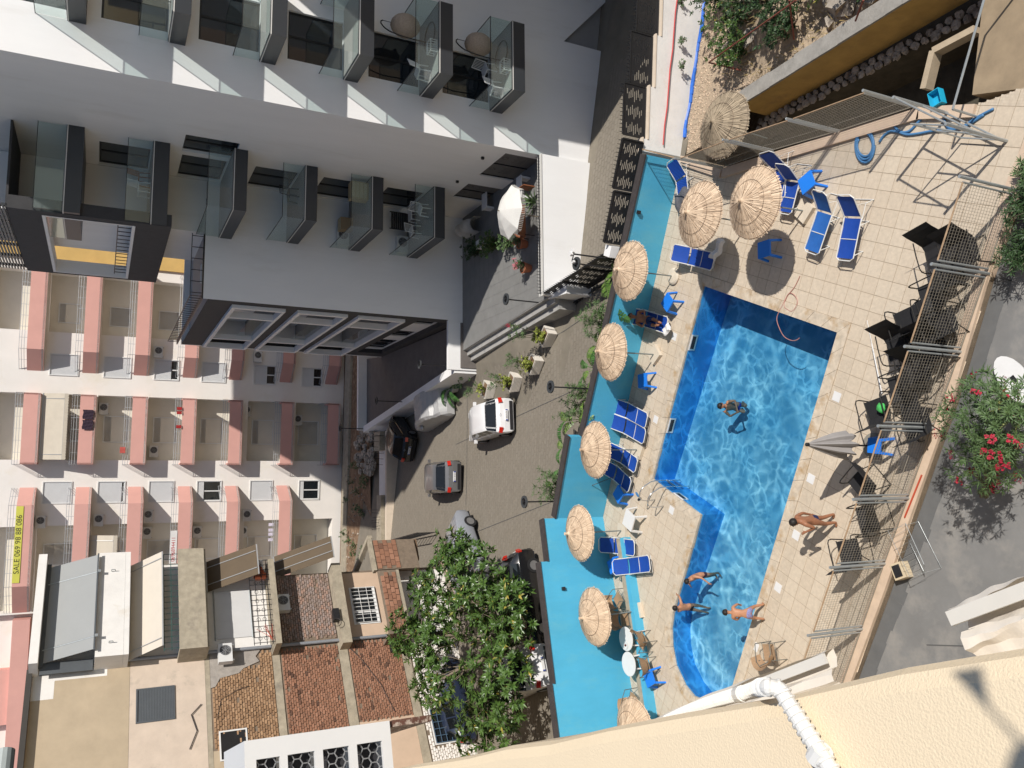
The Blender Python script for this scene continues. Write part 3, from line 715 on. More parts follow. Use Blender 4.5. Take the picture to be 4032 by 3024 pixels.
# dark end wall with three loggia strips
hD = [(9.85, 21.9, 4.5, 6.88), (9.85, 21.9, 7.45, 9.85), (9.85, 21.9, 10.45, 12.85), (9.9, 20.9, 2.2, 3.76)]
m = MB(); facade(m, (-5.464, 0, 0), EV, NL, 9.104, 22.2, .2, 14.0, hD, .45); m.build('end_wall', m_dark, wb)
m = MB(); m.bx(-5.46, 22.2, .2, 0, 22.4, 14.0); m.build('back_wall', m_white, wb)
for h in hD[:3]:
    v0, v1, z0, z1 = h
    m = MB(); t = .22
    m.bx(-5.62, v0 - .05, z0 - .02, -5.3, v0 + t, z1 + .02); m.bx(-5.62, v1 - t, z0 - .02, -5.3, v1 + .05, z1 + .02)
    m.bx(-5.62, v0 + t, z0 - .02, -5.3, v1 - t, z0 + .12); m.bx(-5.62, v0 + t, z1 - .16, -5.3, v1 - t, z1 + .02)
    for vb in (v0 + 2.5, v1 - 3.2): m.bx(-5.60, vb - .13, z0 + .12, -5.3, vb + .13, z1 - .16)
    m.build('loggia_frame', m_white, wb)
    m = MB(); m.bx(-5.3, v0, z0 - .1, -3.9, v1, z0 + .02); m.bx(-5.3, v0, z1 - .02, -3.9, v1, z1 + .1); m.build('loggia_floor', m_soffit, wb)
    hh = [(v0 + 3.6, v0 + 6.4, z0 + .1, z0 + 2.0), (v0 + 7.2, v0 + 8.3, z0 + .8, z0 + 1.9), (v0 + .5, v0 + 2, z0 + .1, z0 + 2.0)]
    m = MB(); facade(m, (-3.9, 0, 0), EV, NL, v0, v1, z0, z1, hh, .12); m.build('loggia_wall', m_white, wb)
    for q in hh: window(wb, (-3.9, 0, 0), EV, NL, q, .1, 1, 0, .06)
    m = MB(); m.poly([(-5.36, v0 + 2.6, z0 + .1), (-5.36, v1 - 3.3, z0 + .1), (-5.36, v1 - 3.3, z0 + 1.0), (-5.36, v0 + 2.6, z0 + 1.0)]); m.build('glass_panel', m_glass, wb)
h = hD[3]; m = MB(); facade(m, (-5.2, 0, 0), EV, NL, h[0], h[1], h[2], h[3], [(10.1, 11.9, 2.25, 3.7), (14.2, 15.9, 2.25, 3.7), (17.2, 20.4, 2.25, 3.7)], .12); m.build('entrance_wall', m_white, wb)
for q in [(10.1, 11.9, 2.25, 3.7), (14.2, 15.9, 2.25, 3.7), (17.2, 20.4, 2.25, 3.7)]: window(wb, (-5.2, 0, 0), EV, NL, q, .1, 2, 0, .06, 'glass_door')
# roof terrace
m = MB(); m.bx(-5.3, 9.3, 13.2, -.01, 22.1, 13.6); m.build('roof_terrace_floor', m_soffit, wb)
m = MB(); m.bx(-5.47, 9.09, 14.202, -5.2, 22.4, 14.26); m.bx(-5.2, 9.09, 14.202, -2.5, 9.32, 14.26); m.build('parapet_cap', m_frame, wb)
m = MB()
for k in range(26): v = 9.2 + k * .52; m.bar((-5.34, v, 14.26), (-5.34, v, 14.72), .03)
for k in range(6): u = -5.2 + k * .52; m.bar((u, 9.2, 14.26), (u, 9.2, 14.72), .03)
m.bar((-5.34, 9.2, 14.74), (-5.34, 22.2, 14.74), .05, .03); m.bar((-5.34, 9.2, 14.742), (-2.5, 9.2, 14.742), .05, .03)
m.build('terrace_railing', m_black, wb)
# --- portal frame of the upper floors
m = MB(); facade(m, (-3.46, 0, 0), EV, NL, 5.45, 15.5, 15.85, 21.5, [(5.9, 15.2, 17.15, 20.4)], .5)
m.poly([(-3.46, 5.45, 15.85), (-3.46, 5.45, 21.5), (-2.96, 5.45, 21.5), (-2.96, 5.45, 15.85)][::-1])
m.poly([(-2.96, 5.45, 15.85), (-2.96, 15.5, 15.85), (-2.96, 15.5, 17.15), (-2.96, 5.45, 17.15)])
m.bx(-2.95, 9.2, 15.86, -2.45, 15.5, 16.5); m.build('portal_frame', m_dark, wb)
m = MB(); facade(m, (-3.475, 0, 0), EV, NL, 5.9, 15.2, 17.15, 20.4, [(6.02, 15.08, 17.27, 20.28)], .62); m.build('portal_lining', m_white, wb)
m = MB()
for k in range(15): m.bar((-3.3, 6.3 + k * .6, 17.27), (-3.3, 6.3 + k * .6, 17.75), .03)
m.bar((-3.3, 6.1, 17.77), (-3.3, 15.0, 17.77), .04); m.build('portal_railing', m_black, wb)
m = MB()
for k in range(26): z = 21.6 + k * .12; m.bx(-3.45, 5.4, z, -3.38, 15.4, z + .06)
for k in range(6): m.bx(-3.36, 5.6 + k * 1.9, 21.5, -3.26, 5.75 + k * 1.9, 24.8)
m.build('louvre_screen', m_darkface, wb)
m = MB(); m.bx(-3.4, 5.6, 21.5, -.02, 15.2, 21.58); m.build('portal_roof', m_dark, wb)
# --- balconies
def balcony(u0, u1, v0, v1, z, th=.56, gl=.9, left=True, right=True, front=True, face=m_darkface, label=None):
    b = sub('balcony', wb)
    m = MB(); m.bx(u0, v0, z - th, u1, v1, z); m.build('slab', face, b)
    m = MB(); m.bx(u0 + .06, v0 + .06, z + .001, u1 - .06, v1, z + .012); m.build('floor', m_soffit, b)
    e = .03; m = MB(); m.bx(u0 - .012, v0 - .012, z - .05, u1 + .012, v0 - .001, z - .015)
    m.bx(u0 - .012, v0 - .001, z - .05, u0 - .001, v1, z - .015); m.build('trim', m_alu, b)
    m = MB(); zt = z + gl
    if front:
        n = max(1, round((u1 - u0) / 1.5))
        for k in range(n):
            a = u0 + .04 + (u1 - u0 - .08) * k / n; c = u0 + .04 + (u1 - u0 - .08) * (k + 1) / n
            m.bx(a + .006, v0 + .03, z + .02, c - .006, v0 + .042, zt)
    if left: m.bx(u0 + .03, v0 + .05, z + .02, u0 + .042, v1 - .02, zt)
    if right: m.bx(u1 - .042, v0 + .05, z + .02, u1 - .03, v1 - .02, zt)
    m.build('glass_panel', m_glass, b)
    m = MB()
    if front: m.bar((u0 + .03, v0 + .036, zt + .012), (u1 - .03, v0 + .036, zt + .012), .028, .02)
    if left: m.bar((u0 + .036, v0 + .05, zt + .0121), (u0 + .036, v1, zt + .0121), .028, .02)
    if right: m.bar((u1 - .036, v0 + .05, zt + .0121), (u1 - .036, v1, zt + .0121), .028, .02)
    m.build('handrail', m_frame, b)
    return b
for z in FL[:6]: balcony(1.45, 4.30, -2.1, -.001, z)
for z in (4.67, 7.65, 10.62): balcony(-2.45, -.002, 5.35, 9.098, z, .545, .9, True, False)
balcony(-2.6, -.002, 4.8, 9.098, 13.64, .55, .95, True, False)
balcony(-3.44, -.002, 5.40, 9.098, 16.65, .62, .9, False, False)
balcony(-3.44, -.002, 5.20, 9.098, 19.7, .6, .95, True, False)
m = MB(); m.bx(-2.44, 9.098, 10.64, -2.40, 9.11, 10.65)
for v, z in ((5.6, 13.1), (6.0, 16.3), (4.2, 3.9), (1.2, 4.0), (10.5, 15.9), (11.2, 15.2)): m = MB(); m.bx(-.10, v, z, -.001, v + .1, z + .12); m.build('wall_light', m_frame, wb)
for u, z in ((4.6, 15.2),): m = MB(); m.bx(u, -.1, z, u + .1, -.001, z + .16); m.build('wall_light', m_frame, wb)
# --- courtyard terrace in front of the block
tr_ = thing('courtyard_terrace', 'raised grey courtyard terrace behind a white retaining wall', 'terrace', A0, AW)
TZ = 1.62
m = MB(); m.prism([(.1, .12), (-6.05, .12), (-6.2, 1.6), (-7.0, 9.1), (.0, 9.1)][::-1], -1.0, TZ); m.build('floor', m_terr, tr_)
T2 = []
for i in range(12):
    for j in range(16):
        u = -5.9 + i * .5; v = .4 + j * .55
        if u > -6.1 + .0 * v and u < -.1: T2.append((u, v))
for (u, v) in T2:
    m = MB(); m.bx(u + .005, v + .005, TZ, u + .495, v + .545, TZ + .006 + rnd.random() * .003); m.build('tile', m_terr, tr_)
m = MB(); m.bx(-6.05, -.16, -1.2, -.01, .1, 2.0); m.build('retaining_wall', m_white, tr_)
m = MB(); m.bx(-6.1, -.20, 2.002, -.012, .14, 2.03); m.build('wall_cap', m_alu, tr_)
for k, (e, zt) in enumerate(((.0, 1.60), (.26, 1.40), (.52, 1.20))):
    m = MB(); m.prism([(-6.06 - e, -.1), (-6.0, -.1), (-6.0, 9.09), (-7.0 - e, 9.09)][::-1], -.5, zt); m.build('step', m_terr2, tr_)
def spiked_rail(parent, a, b, z, h=.16, step=.13):
    a = Vector(a); b = Vector(b); d = b - a; n = int(d.length / step); m = MB()
    for i in range(n + 1):
        p = a.lerp(b, i / n); m.tube([(p.x, p.y, z), (p.x, p.y, z + h * .75), (p.x, p.y, z + h + .05)], [.012, .012, .002], 5)
    m.bar((a.x, a.y, z + .05), (b.x, b.y, z + .05), .035)
    return m.build('spiked_rail', m_black, parent)
spiked_rail(tr_, (-6.0, -.05, 0), (-.05, -.05, 0), 2.03)
# ramp court left of the rear wing
rc = thing('entrance_court', 'shaded paved entrance court with low white parapet beside the dark end wall', 'terrace', A0, AW)
W2L = WBM.inverted()
def LW(x, y): p = W2L @ Vector((x, y, 0)); return (p.x, p.y)
rq = [LW(3.0, 38.9), LW(.7, 38.6), LW(-3.55, 54.6), LW(1.2, 55.6), LW(1.35, 51.9)]
m = MB(); m.prism(rq if area(rq) > 0 else rq[::-1], .3, 1.75); m.build('paving', m_ramp, rc)
def lowwall(a, b, z0, z1, w=.3, nm='parapet', mt=None):
    a = Vector(LW(*a)); b = Vector(LW(*b)); d = (b - a).normalized(); n = Vector((-d.y, d.x))
    q = [tuple(a - n * w / 2), tuple(b - n * w / 2), tuple(b + n * w / 2), tuple(a + n * w / 2)]
    m = MB(); m.prism(q, z0, z1); return m.build(nm, mt or m_white, rc)
lowwall((.62, 38.75), (-3.62, 54.4), .2, 2.05, .42); lowwall((-3.7, 54.75), (1.9, 55.7), .2, 2.35, .3)
# ================================================================ pink and cream apartment building across the court
m_cream = mat('cream_render', (0.79, 0.755, 0.71), 0.8, 0.04, 0.8, bump=.1, col2=(0.72, 0.67, 0.57), mixlo=0.55, mixhi=0.8, m2scale=.5)
m_beige = mat('beige_recess', (0.68, 0.64, 0.55), 0.8, 0.06, 0.8)
m_pink = mat('pink_render', (0.66, 0.36, 0.31), 0.75, 0.06, 0.8, bump=.1)
m_shut = mat('white_roller_shutter', (0.66, 0.67, 0.68), 0.6, 0.04, 2)
m_wframe = mat('white_window_frame', (0.70, 0.70, 0.69), 0.5, 0.04, 2)
m_ochre = mat('warm_yellow_render', (0.60, 0.40, 0.14), 0.8, 0.1, 1)
m_railgrey = mat('grey_railing', (0.45, 0.46, 0.47), 0.5, 0.1, 3, metal=.3)
m_awn = mat('beige_awning', (0.56, 0.50, 0.41), 0.85, 0.08, 2, bump=.2)
PO = Vector((-7.0, 63.9, 0)); PA = math.radians(6)
pk = thing('pink_apartment_building', 'cream apartment building with rows of pink balcony parapets behind the car court', 'building', PO, PA)
FZ = [1.4, 4.95, 8.7, 11.92, 15.15, 18.4, 21.72]     # underside of the pink bands
BH = [.95, .92, .9, .92, .95, .95, .97]
m = MB()
holesB = []; 
for z, h in zip(FZ, BH):
    nxt = min([q for q in FZ if q > z] + [z + 3.3])
    holesB.append((.2, 4.72, z + .1, nxt - .12)); holesB.append((-9.9, -4.25, z + .1, nxt - .12)); holesB.append((9.0, 13.2, z + .1, nxt - .12))
winF = []
for i, z in enumerate(FZ[:-1]):
    zw = z + BH[i]
for zt, zb in ((21.31, 19.64), (17.98, 16.33), (14.72, 13.14), (11.5, 9.88), (7.76, 6.19), (4.13, 2.63)):
    winF += [(-2.72, -1.32, zb, zt), (6.05, 7.45, zb, zt)]
facade(m, (0, 0, 0), EU, NF, -10.0, 14.0, -1.5, 26, holesB + winF, 1.2)
m.build('wall', m_cream, pk)
m = MB(); m.poly([(-10, 1.2, -1), (14, 1.2, -1), (14, 1.2, 26), (-10, 1.2, 26)]); m.bx(-10, 1.3, -1, 14, 12, 25.9); m.build('recess_wall', m_beige, pk)
m = MB(); m.bx(14.0, -.2, -1, 24, 10, 26); m.build('yellow_wing', m_ochre, pk)
m = MB(); m.bx(-45, .6, -1, -10.01, 12, 27); m.build('side_wing', m_cream, pk)
m = MB()
for z in (18.3, 21.6, 24.9): m.bx(-30, -.5, z, -10.3, .59, z + 1.0)
m.build('pink_band', m_pink, pk)
m = MB(); m.bx(-17, -.1, 14, -13.5, .595, 27); m.build('pink_pier', m_pink, pk)
def shutter(h, depth=.0, closed=1.0, leafs=False, nrm_v=0.0):
    a, b, c, d = h; o = MB(); y = nrm_v - .03
    for (u0, z0, u1, z1) in ((a - .06, c - .06, a, d + .06), (b, c - .06, b + .06, d + .06), (a, c - .06, b, c), (a, d, b, d + .06)): o.bx(u0, y - .03, z0, u1, y + .05, z1)
    w_ = o.build('window', m_wframe, pk)
    zc = d - (d - c) * closed
    if closed > 0:
        o = MB(); n = int((d - zc) / .055)
        for k in range(n): z = d - (k + 1) * .055; o.bx(a, y + .03, z + .004, b, y + .055, z + .05)
        o.build('shutter_slats', m_shut, w_)
    if closed < 1:
        o = MB(); o.poly([(a, y + .09, c), (b, y + .09, c), (b, y + .09, zc), (a, y + .09, zc)]); o.build('pane', m_pane, w_)
        o = MB(); o.bx((a + b) / 2 - .04, y + .05, c, (a + b) / 2 + .04, y + .085, zc); o.bx(a, y + .05, c, a + .05, y + .085, zc); o.bx(b - .05, y + .05, c, b, y + .085, zc); o.bx(a, y + .05, c, b, y + .085, c + .05); o.build('mullion', m_wframe, w_)
    return w_
cl = [1, 1, .92, 1, 1, .72, .3, 1, 1, .6, .22, .6]
for h, c in zip(winF, cl): shutter(h, closed=c)
for i, z in enumerate(FZ[1:] if 0 else FZ):
    zb = z + BH[i] - .35
    if z < 21: shutter((1.52, 3.3, zb + .55, zb + 2.05), closed=[1, .3, .25, .3, .32, 1, .2][i] if i < 7 else 1, nrm_v=1.2)
    if z < 21: shutter((9.9, 11.2, zb + .7, zb + 2.0), closed=[1, 1, 1, 1, 1, .3, .3][i], nrm_v=1.2)
    if z < 21: shutter((-7.0, -5.6, zb + .45, zb + 2.1), closed=[.3, .3, .1, 1, .2, 1, 1][i], nrm_v=1.2)
def pbalc(pl, z, h, name='balcony', lab=None):
    """trapezoid balcony: pl = plan outline from wall to wall"""
    b = sub(name, pk)
    m = MB(); m.prism(pl, z, z + .12); m.build('slab', m_cream, b)
    m = MB()
    for p, q in zip(pl[:-1], pl[1:]):
        p = Vector(p); q = Vector(q); d = (q - p).normalized(); n = Vector((-d.y, d.x)) * .12
        m.prism([tuple(p), tuple(q), tuple(q + n), tuple(p + n)], z - .02, z + h)
    m.build('parapet', m_pink, b)
    m = MB(); off = Vector((0, .06))
    for dz in (.16, .32, .46):
        for p, q in zip(pl[:-1], pl[1:]): m.tube([(p[0], p[1] + .06, z + h + dz), (q[0], q[1] + .06, z + h + dz)], .016, 5)
    for p, q in zip(pl[:-1], pl[1:]):
        L_ = (Vector(q) - Vector(p)).length; n = max(1, int(L_ / .75))
        for k in range(n + 1): r = Vector(p).lerp(Vector(q), k / n); m.bar((r.x, r.y + .06, z + h), (r.x, r.y + .06, z + h + .46), .025)
    m.build('railing', m_railgrey, b)
    return b
for i, (z, h) in enumerate(zip(FZ, BH)):
    pbalc([(-.1, 0), (-.1, -1.2), (4.66, -1.2), (4.66, 0)], z, h)
    if i > 0 or True: pbalc([(6.25, 0), (7.6, -1.2), (13.6, -1.2), (13.6, 0)], z, h)
    zz = z if i else 1.6
    if i > 0: pbalc([(-9.9, 0), (-9.2 if i < 6 else -8.0, -1.5), (-2.76, -1.5), (-1.66, 0)], z, h)
# yellow sale banner with its lettering
m_y = mat('yellow_banner', (0.62, 0.60, 0.10), 0.7, 0.05); m_ink = mat('black_ink', (0.03, 0.03, 0.03), 0.7); m_red = mat('red_ink', (0.45, 0.03, 0.05), 0.7); m_wb = mat('white_banner', (0.75, 0.74, 0.72), 0.7)
bn = thing('sale_banner', 'long yellow SALE banner with black phone number along a pink balcony', 'banner', PO, PA)
m = MB(); m.bx(-7.75, -1.535, 22.28, -2.82, -1.522, 22.70); m.build('cloth', m_y, bn)
text('lettering', 'SALE 069 98 88 086', .44, m_ink, bn, (-5.28, -1.538, 22.48), (PI / 2, 0, 0), sx=1.05)
bn = thing('phone_banner', 'white banner with red phone number on a pink balcony railing above a grey awning', 'banner', PO, PA)
m = MB(); m.bx(-7.9, -1.535, 12.86, -4.7, -1.522, 13.30); m.build('cloth', m_wb, bn)
text('lettering', 'SALE 0696894411', .36, m_red, bn, (-6.4, -1.538, 13.08), (PI / 2, 0, 0), sx=.95)
# air conditioners
m_ac = mat('white_ac_case', (0.66, 0.66, 0.65), 0.5, 0.04); m_fan = mat('dark_fan', (0.03, 0.03, 0.035), 0.6)
def make_ac(name, label, group):
    t = thing(name, label, 'air conditioner', group=group)
    m = MB(); m.bx(-.42, -.15, -.29, .42, .15, .29); m.build('case', m_ac, t)
    m = MB(); n = 20; c = Vector((.10, -.156, 0)); m.poly([(c.x + .23 * math.cos(2 * PI * k / n), c.y, .23 * math.sin(2 * PI * k / n)) for k in range(n)]); m.build('fan', m_fan, t)
    m = MB()
    for r in (.07, .13, .19, .235): m.tube([(c.x + r * math.cos(2 * PI * k / 18), c.y - .012, r * math.sin(2 * PI * k / 18)) for k in range(18)], .007, 4, closed=True)
    for k in range(6): a = k * PI / 3; m.bar((c.x, c.y - .012, 0), (c.x + .235 * math.cos(a), c.y - .012, .235 * math.sin(a)), .008)
    m.build('grille', m_railgrey, t)
    m = MB(); m.bx(-.36, -.12, -.36, -.32, .16, -.29); m.bx(.32, -.12, -.36, .36, .16, -.29); m.build('bracket', m_railgrey, t)
    return t
PKM = Matrix.Translation(PO) @ Matrix.Rotation(PA, 4, 'Z')
acs = [(-3.95, -.2, 21.35, 'white air conditioner on the cream wall below the yellow SALE banner'), (-3.93, -.2, 17.86, 'white air conditioner one floor below the unit under the SALE balcony'),
       (-3.7, -.2, 14.74, 'upper one of two white air conditioners beside the third pink balcony from the top'), (-5.0, 1.0, 14.7, 'white air conditioner in the beige recess, third floor from the top'),
       (-5.05, 1.0, 11.3, 'white air conditioner in the recess right of the white phone banner'), (-3.85, -.2, 8.0, 'white air conditioner on the cream wall above the laundry rack balcony'), (-5.15, 1.0, 8.05, 'white air conditioner in the recess above the balcony with a laundry rack'),
       (3.85, 1.0, 17.9, 'white air conditioner in the middle balcony recess below the dark laundry'), (.85, 1.0, 14.5, 'white air conditioner low in the recess above the balcony with red cloths'), (4.0, 1.0, 8.1, 'white air conditioner in the shaded middle recess, second balcony from the bottom'),
       (8.0, -.2, 14.55, 'white air conditioner on the shaded wall beside the dark roof portal'), (3.4, 1.0, 4.2, 'white air conditioner in the recess of the lowest middle balcony'), (8.1, -.2, 7.6, 'shaded white air conditioner beside the dark loggia strips')]
ac0 = make_ac('air_conditioner', acs[0][3], 'air conditioners on the pink building')
for k, (u, v, z, lb) in enumerate(acs):
    p = PKM @ Vector((u, v, z)); o = ac0 if k == 0 else dup(ac0, label=lb); o.location = p; o.rotation_euler = (0, 0, PA)
# awnings and laundry on the pink building
def slope_awning(name, label, root_loc, rz, u0, u1, z0, z1, o0, o1, mt, val=True, group=None):
    t = thing(name, label, 'awning', root_loc, rz, group)
    m = MB(); n = 10
    for k in range(n):
        a = u0 + (u1 - u0) * k / n; b = u0 + (u1 - u0) * (k + 1) / n; s = .02 * math.sin(k * 1.7)
        m.hexa([(a, -o1, z1 - .015), (b, -o1, z1 - .015), (b, -o0, z0 - .015), (a, -o0, z0 - .015), (a, -o1, z1), (b, -o1, z1), (b, -o0, z0), (a, -o0, z0)])
    m.build('fabric', mt, t)
    m = MB(); m.bar((u0, -o1, z1 - .03), (u1, -o1, z1 - .03), .05); m.bar((u0, -o0, z0 - .02), (u1, -o0, z0 - .02), .07)
    for u in (u0 + .35, u1 - .35): m.tube([(u, -o0, z0 + .03), (u, -o1 - .02, z1 + .03)], .02, 5)
    m.build('frame', m_railgrey, t)
    if val:
        m = MB(); n = 24
        for k in range(n):
            a = u0 + (u1 - u0) * k / n; b = u0 + (u1 - u0) * (k + 1) / n
            m.poly([(a, -o1 - .03, z1 - .02), (b, -o1 - .03, z1 - .02), (b, -o1 - .03, z1 - .22), ((a + b) / 2, -o1 - .03, z1 - .27), (a, -o1 - .03, z1 - .22)][::-1])
        m.build('valance', mt, t)
    return t
slope_awning('balcony_awning', 'beige awning let down over the top middle pink balcony', PO, PA, .22, 4.68, 21.6, 20.3, .9, 1.3, m_awn, True)
slope_awning('balcony_awning', 'small pale awning on a pink balcony behind the grey roof awning', PO, PA, -7.6, -4.9, 18.35, 16.9, .9, 1.6, m_awn, True)
m = MB()
for u in (3.3, 2.6):
    for i in range(4):
        for j in range(4):
            a = (i * .17 - .3, j * .12); f = lambda i, j: (u + (i - 2) * .16, -1.30 - .03 * math.sin(i * 2 + j), 19.15 - j * .16 + .03 * math.sin(i * 1.7))
            m.poly([f(i, j), f(i, j + 1), f(i + 1, j + 1), f(i + 1, j)])
ld = m.build('dark_laundry', mat('maroon_cloth', (0.035, 0.02, 0.035), 0.9)); ld.location = PO; ld.rotation_euler = (0, 0, PA)
tag(ld, 'two dark garments hanging over a pink parapet under the beige awning', 'laundry')
for lb, cl_, us, z in (('red cloths drying on the railing of a middle pink balcony', (0.33, .02, .02), [3.9, 3.6, 2.6], 13.05), ('pale laundry drying on a rack at the low pink balcony', (.6, .55, .65), [-5.6, -5.2, -4.9, -4.5], 6.4), ('red and white cloth bundle on the pink balcony railing above', (.5, .1, .08), [1.0, .8], 16.6)):
    m = MB()
    for u in us: m.box((u, -1.27, z), (.22, .04, .34), rz=.1)
    o = m.build('laundry', mat('cloth_%d' % int(z * 10), cl_, .9, .3, 8)); o.location = PO; o.rotation_euler = (0, 0, PA); tag(o, lb, 'laundry')
# ================================================================ soil garden, rubble, court edge between lane and pink building
g = MB(); GR = [(-16, 50.2), (-9, 54.0), (-3.6, 55.3), (2, 56.4), (16, 58), (16, 66), (-16, 62.5)]
g.sheet([GR], lambda x, y: 1.35 if y < 57 else 0.95); 
tag(g.build('soil_garden', m_soil), kind='structure')
g = MB(); 
for a, b in zip([(-16, 61.6), (-10, 62.4), (-4, 63.0), (4, 63.7)], [(-10, 62.4), (-4, 63.0), (4, 63.7), (14, 64.8)]):
    g.prism([a, b, (b[0], b[1] - 1.5), (a[0], a[1] - 1.5)][::-1], .5, 1.12)
tag(g.build('concrete_path', m_conc), kind='structure')
ce = thing('court_edge_wall', 'low white and concrete edge wall along the far side of the car court', 'wall')
e0, e1 = U(838, 930, 1.6), U(838, 1185, 1.6)
d = (e1 - e0); d.z = 0; d.normalize(); n = Vector((-d.y, d.x, 0)); n = n if n.y > 0 else -n
def strip(a, b, o0, o1, z0, z1, nm, mt):
    a = Vector((a.x, a.y)); b = Vector((b.x, b.y)); nn = Vector((n.x, n.y)); q = [tuple(a + nn * o0), tuple(b + nn * o0), tuple(b + nn * o1), tuple(a + nn * o1)]
    if area(q) < 0: q.reverse()
    m = MB(); m.prism(q, z0, z1); return m.build(nm, mt, ce)
strip(e0, e1 + d * 2, 0.5, 2.3, .5, 1.45, 'white_slab', m_white2); strip(e0, e1 + d * 2, 0, .28, .5, 1.7, 'cream_edge', mat('cream_cap', (0.66, 0.56, 0.45)))
strip(e0.lerp(e1, .55), e1 - d * .2, .35, 1.25, 1.0, 1.95, 'concrete_beam', m_conc); strip(e0, e0 + d * 1.2, .5, 1.7, .8, 2.0, 'concrete_block', m_conc)
m = MB()
for k in range(14):
    t = (.04 + .05 * (k % 6)) if k < 7 else .68 + .025 * (k - 7); p = e0.lerp(e1, t) + n * (.5 + .1 * (k % 3)); m.tube([(p.x, p.y, 1.7), (p.x + rnd.uniform(-.1, .1), p.y + rnd.uniform(-.1, .1), 2.45)], .012, 4)
m.build('rebar', m_black, ce)
rub = thing('rubble_pile', 'pile of pale broken stones in the shade beside the court wall', 'rubble pile')
rc0 = U(795, 968, 1.4)
for k in range(60):
    p = U(rnd.uniform(775, 812), rnd.uniform(925, 1022), 1.4); r = rnd.uniform(.16, .36); m = MB(); stone(m, (p.x, p.y, 1.42 + rnd.uniform(0, .25)), r, rnd, .8); m.build('stone', m_rock, rub)
m = MB()
for k in range(150):
    p = U(rnd.uniform(745, 800), rnd.uniform(1000, 1330), 1.35); r = rnd.uniform(.03, .09); stone(m, (p.x, p.y, 1.38), r, rnd)
tag(m.build('scattered_stones', m_rock), 'small stones scattered over the brown soil strip', 'stones', kind='stuff')
# ================================================================ old brick house with balconies (sunlit, left in the upright view)
m_brickr = varied('red_brick', (0.275, 0.142, 0.092), (0.28, 0.29, 0.29), rough=0.9, bump=0.5, bscale=50, cols=[(.06, (.35, .35, .38)), (.09, (.9, .9, .9)), (.5, (1.05, 1.0, .95))])
m_brickt = varied('tan_brick', (0.34, 0.21, 0.12), (0.25, 0.28, 0.3), rough=0.9, bump=0.5, bscale=50)
m_brickw = varied('whitewashed_brick', (0.76, 0.73, 0.69), (0.05, 0.05, 0.06), rough=0.85, bump=0.4, bscale=50)
m_brickg = varied('mortar_smeared_brick', (0.29, 0.19, 0.145), (0.25, 0.2, 0.2), rough=0.95, bump=0.7, bscale=30, cols=[(.45, (1.0, 1.25, 1.5))])
m_mortar = mat('mortar', (0.20, 0.155, 0.115), 0.95, 0.25, 5, bump=.6)
m_tan = mat('tan_plaster', (0.44, 0.355, 0.25), 0.9, 0.10, 1.2, bump=.25, bscale=18)
m_pinkpl = mat('pale_plaster', (0.58, 0.48, 0.39), 0.9, 0.10, 1.6, bump=.3, bscale=16, col2=(0.42, 0.36, 0.29), mixlo=.58, mixhi=.78, m2scale=1.3)
m_greypl = mat('grey_roughcast', (0.33, 0.30, 0.27), 0.95, 0.2, 4, bump=.9, bscale=30)
m_greyawn = mat('grey_awning_cloth', (0.30, 0.31, 0.31), 0.8, 0.03, 1.5)
m_creamawn = mat('cream_awning_cloth', (0.55, 0.50, 0.43), 0.85, 0.05, 1.5)
m_greyshut = mat('grey_roller_shutter', (0.085, 0.095, 0.105), 0.6, 0.08, 3)
m_pipe = mat('grey_drain_pipe', (0.24, 0.255, 0.28), 0.5, 0.1, 4)
BO = Vector((-14.0, 36.5, 0)); BA = math.radians(44)
bh = thing('brick_house', 'old brick and plaster house with awnings, balconies and a corner drain pipe', 'house', BO, BA)
U0 = -9.0; UC = 2.02
m = MB()
# body
m.bx(U0, .012, -.5, UC, 9, 20.0); m.bx(UC, .03, -.5, 5.75, 9, 20.0); m.bx(5.75, .03, 12.5, 6.7, 9, 20.0)
m.build('wall_core', m_mortar, bh)
m = MB(); m.bx(U0, -.35, 20.0, UC - .1, 9, 20.2); m.build('roof_edge', mat('dark_gutter', (.05, .045, .04), .7), bh)
def plast(u0, u1, z0, z1, mt, d=.03, nm='plaster'):
    m = MB(); m.bx(u0, .012 - d, z0, u1, .011, z1); return m.build(nm, mt, bh)
plast(U0, UC, 16.45, 20.0, m_tan); plast(.75, UC, 19.2, 19.999, m_white2, .034, 'whitewash_patch'); plast(1.5, UC, 17.3, 19.2, m_white2, .0345, 'whitewash_patch')
plast(U0, UC, 13.5, 16.44, m_pinkpl)
plast(U0, UC, 10.30, 10.62, m_conc, .05, 'concrete_beam'); plast(U0, UC, 7.18, 7.60, m_conc, .05, 'concrete_beam'); plast(U0, UC, 4.22, 4.60, m_conc, .05, 'concrete_beam'); plast(U0, UC, 13.30, 13.49, m_conc, .02, 'concrete_beam')
plast(U0, -2.2, 10.63, 13.29, m_tan, .02); plast(U0, -2.05, 7.61, 10.29, m_tan, .02); plast(U0, -1.85, 4.61, 7.17, mat('peach_plaster', (.56, .42, .31), .85, .08, 1.5), .02)
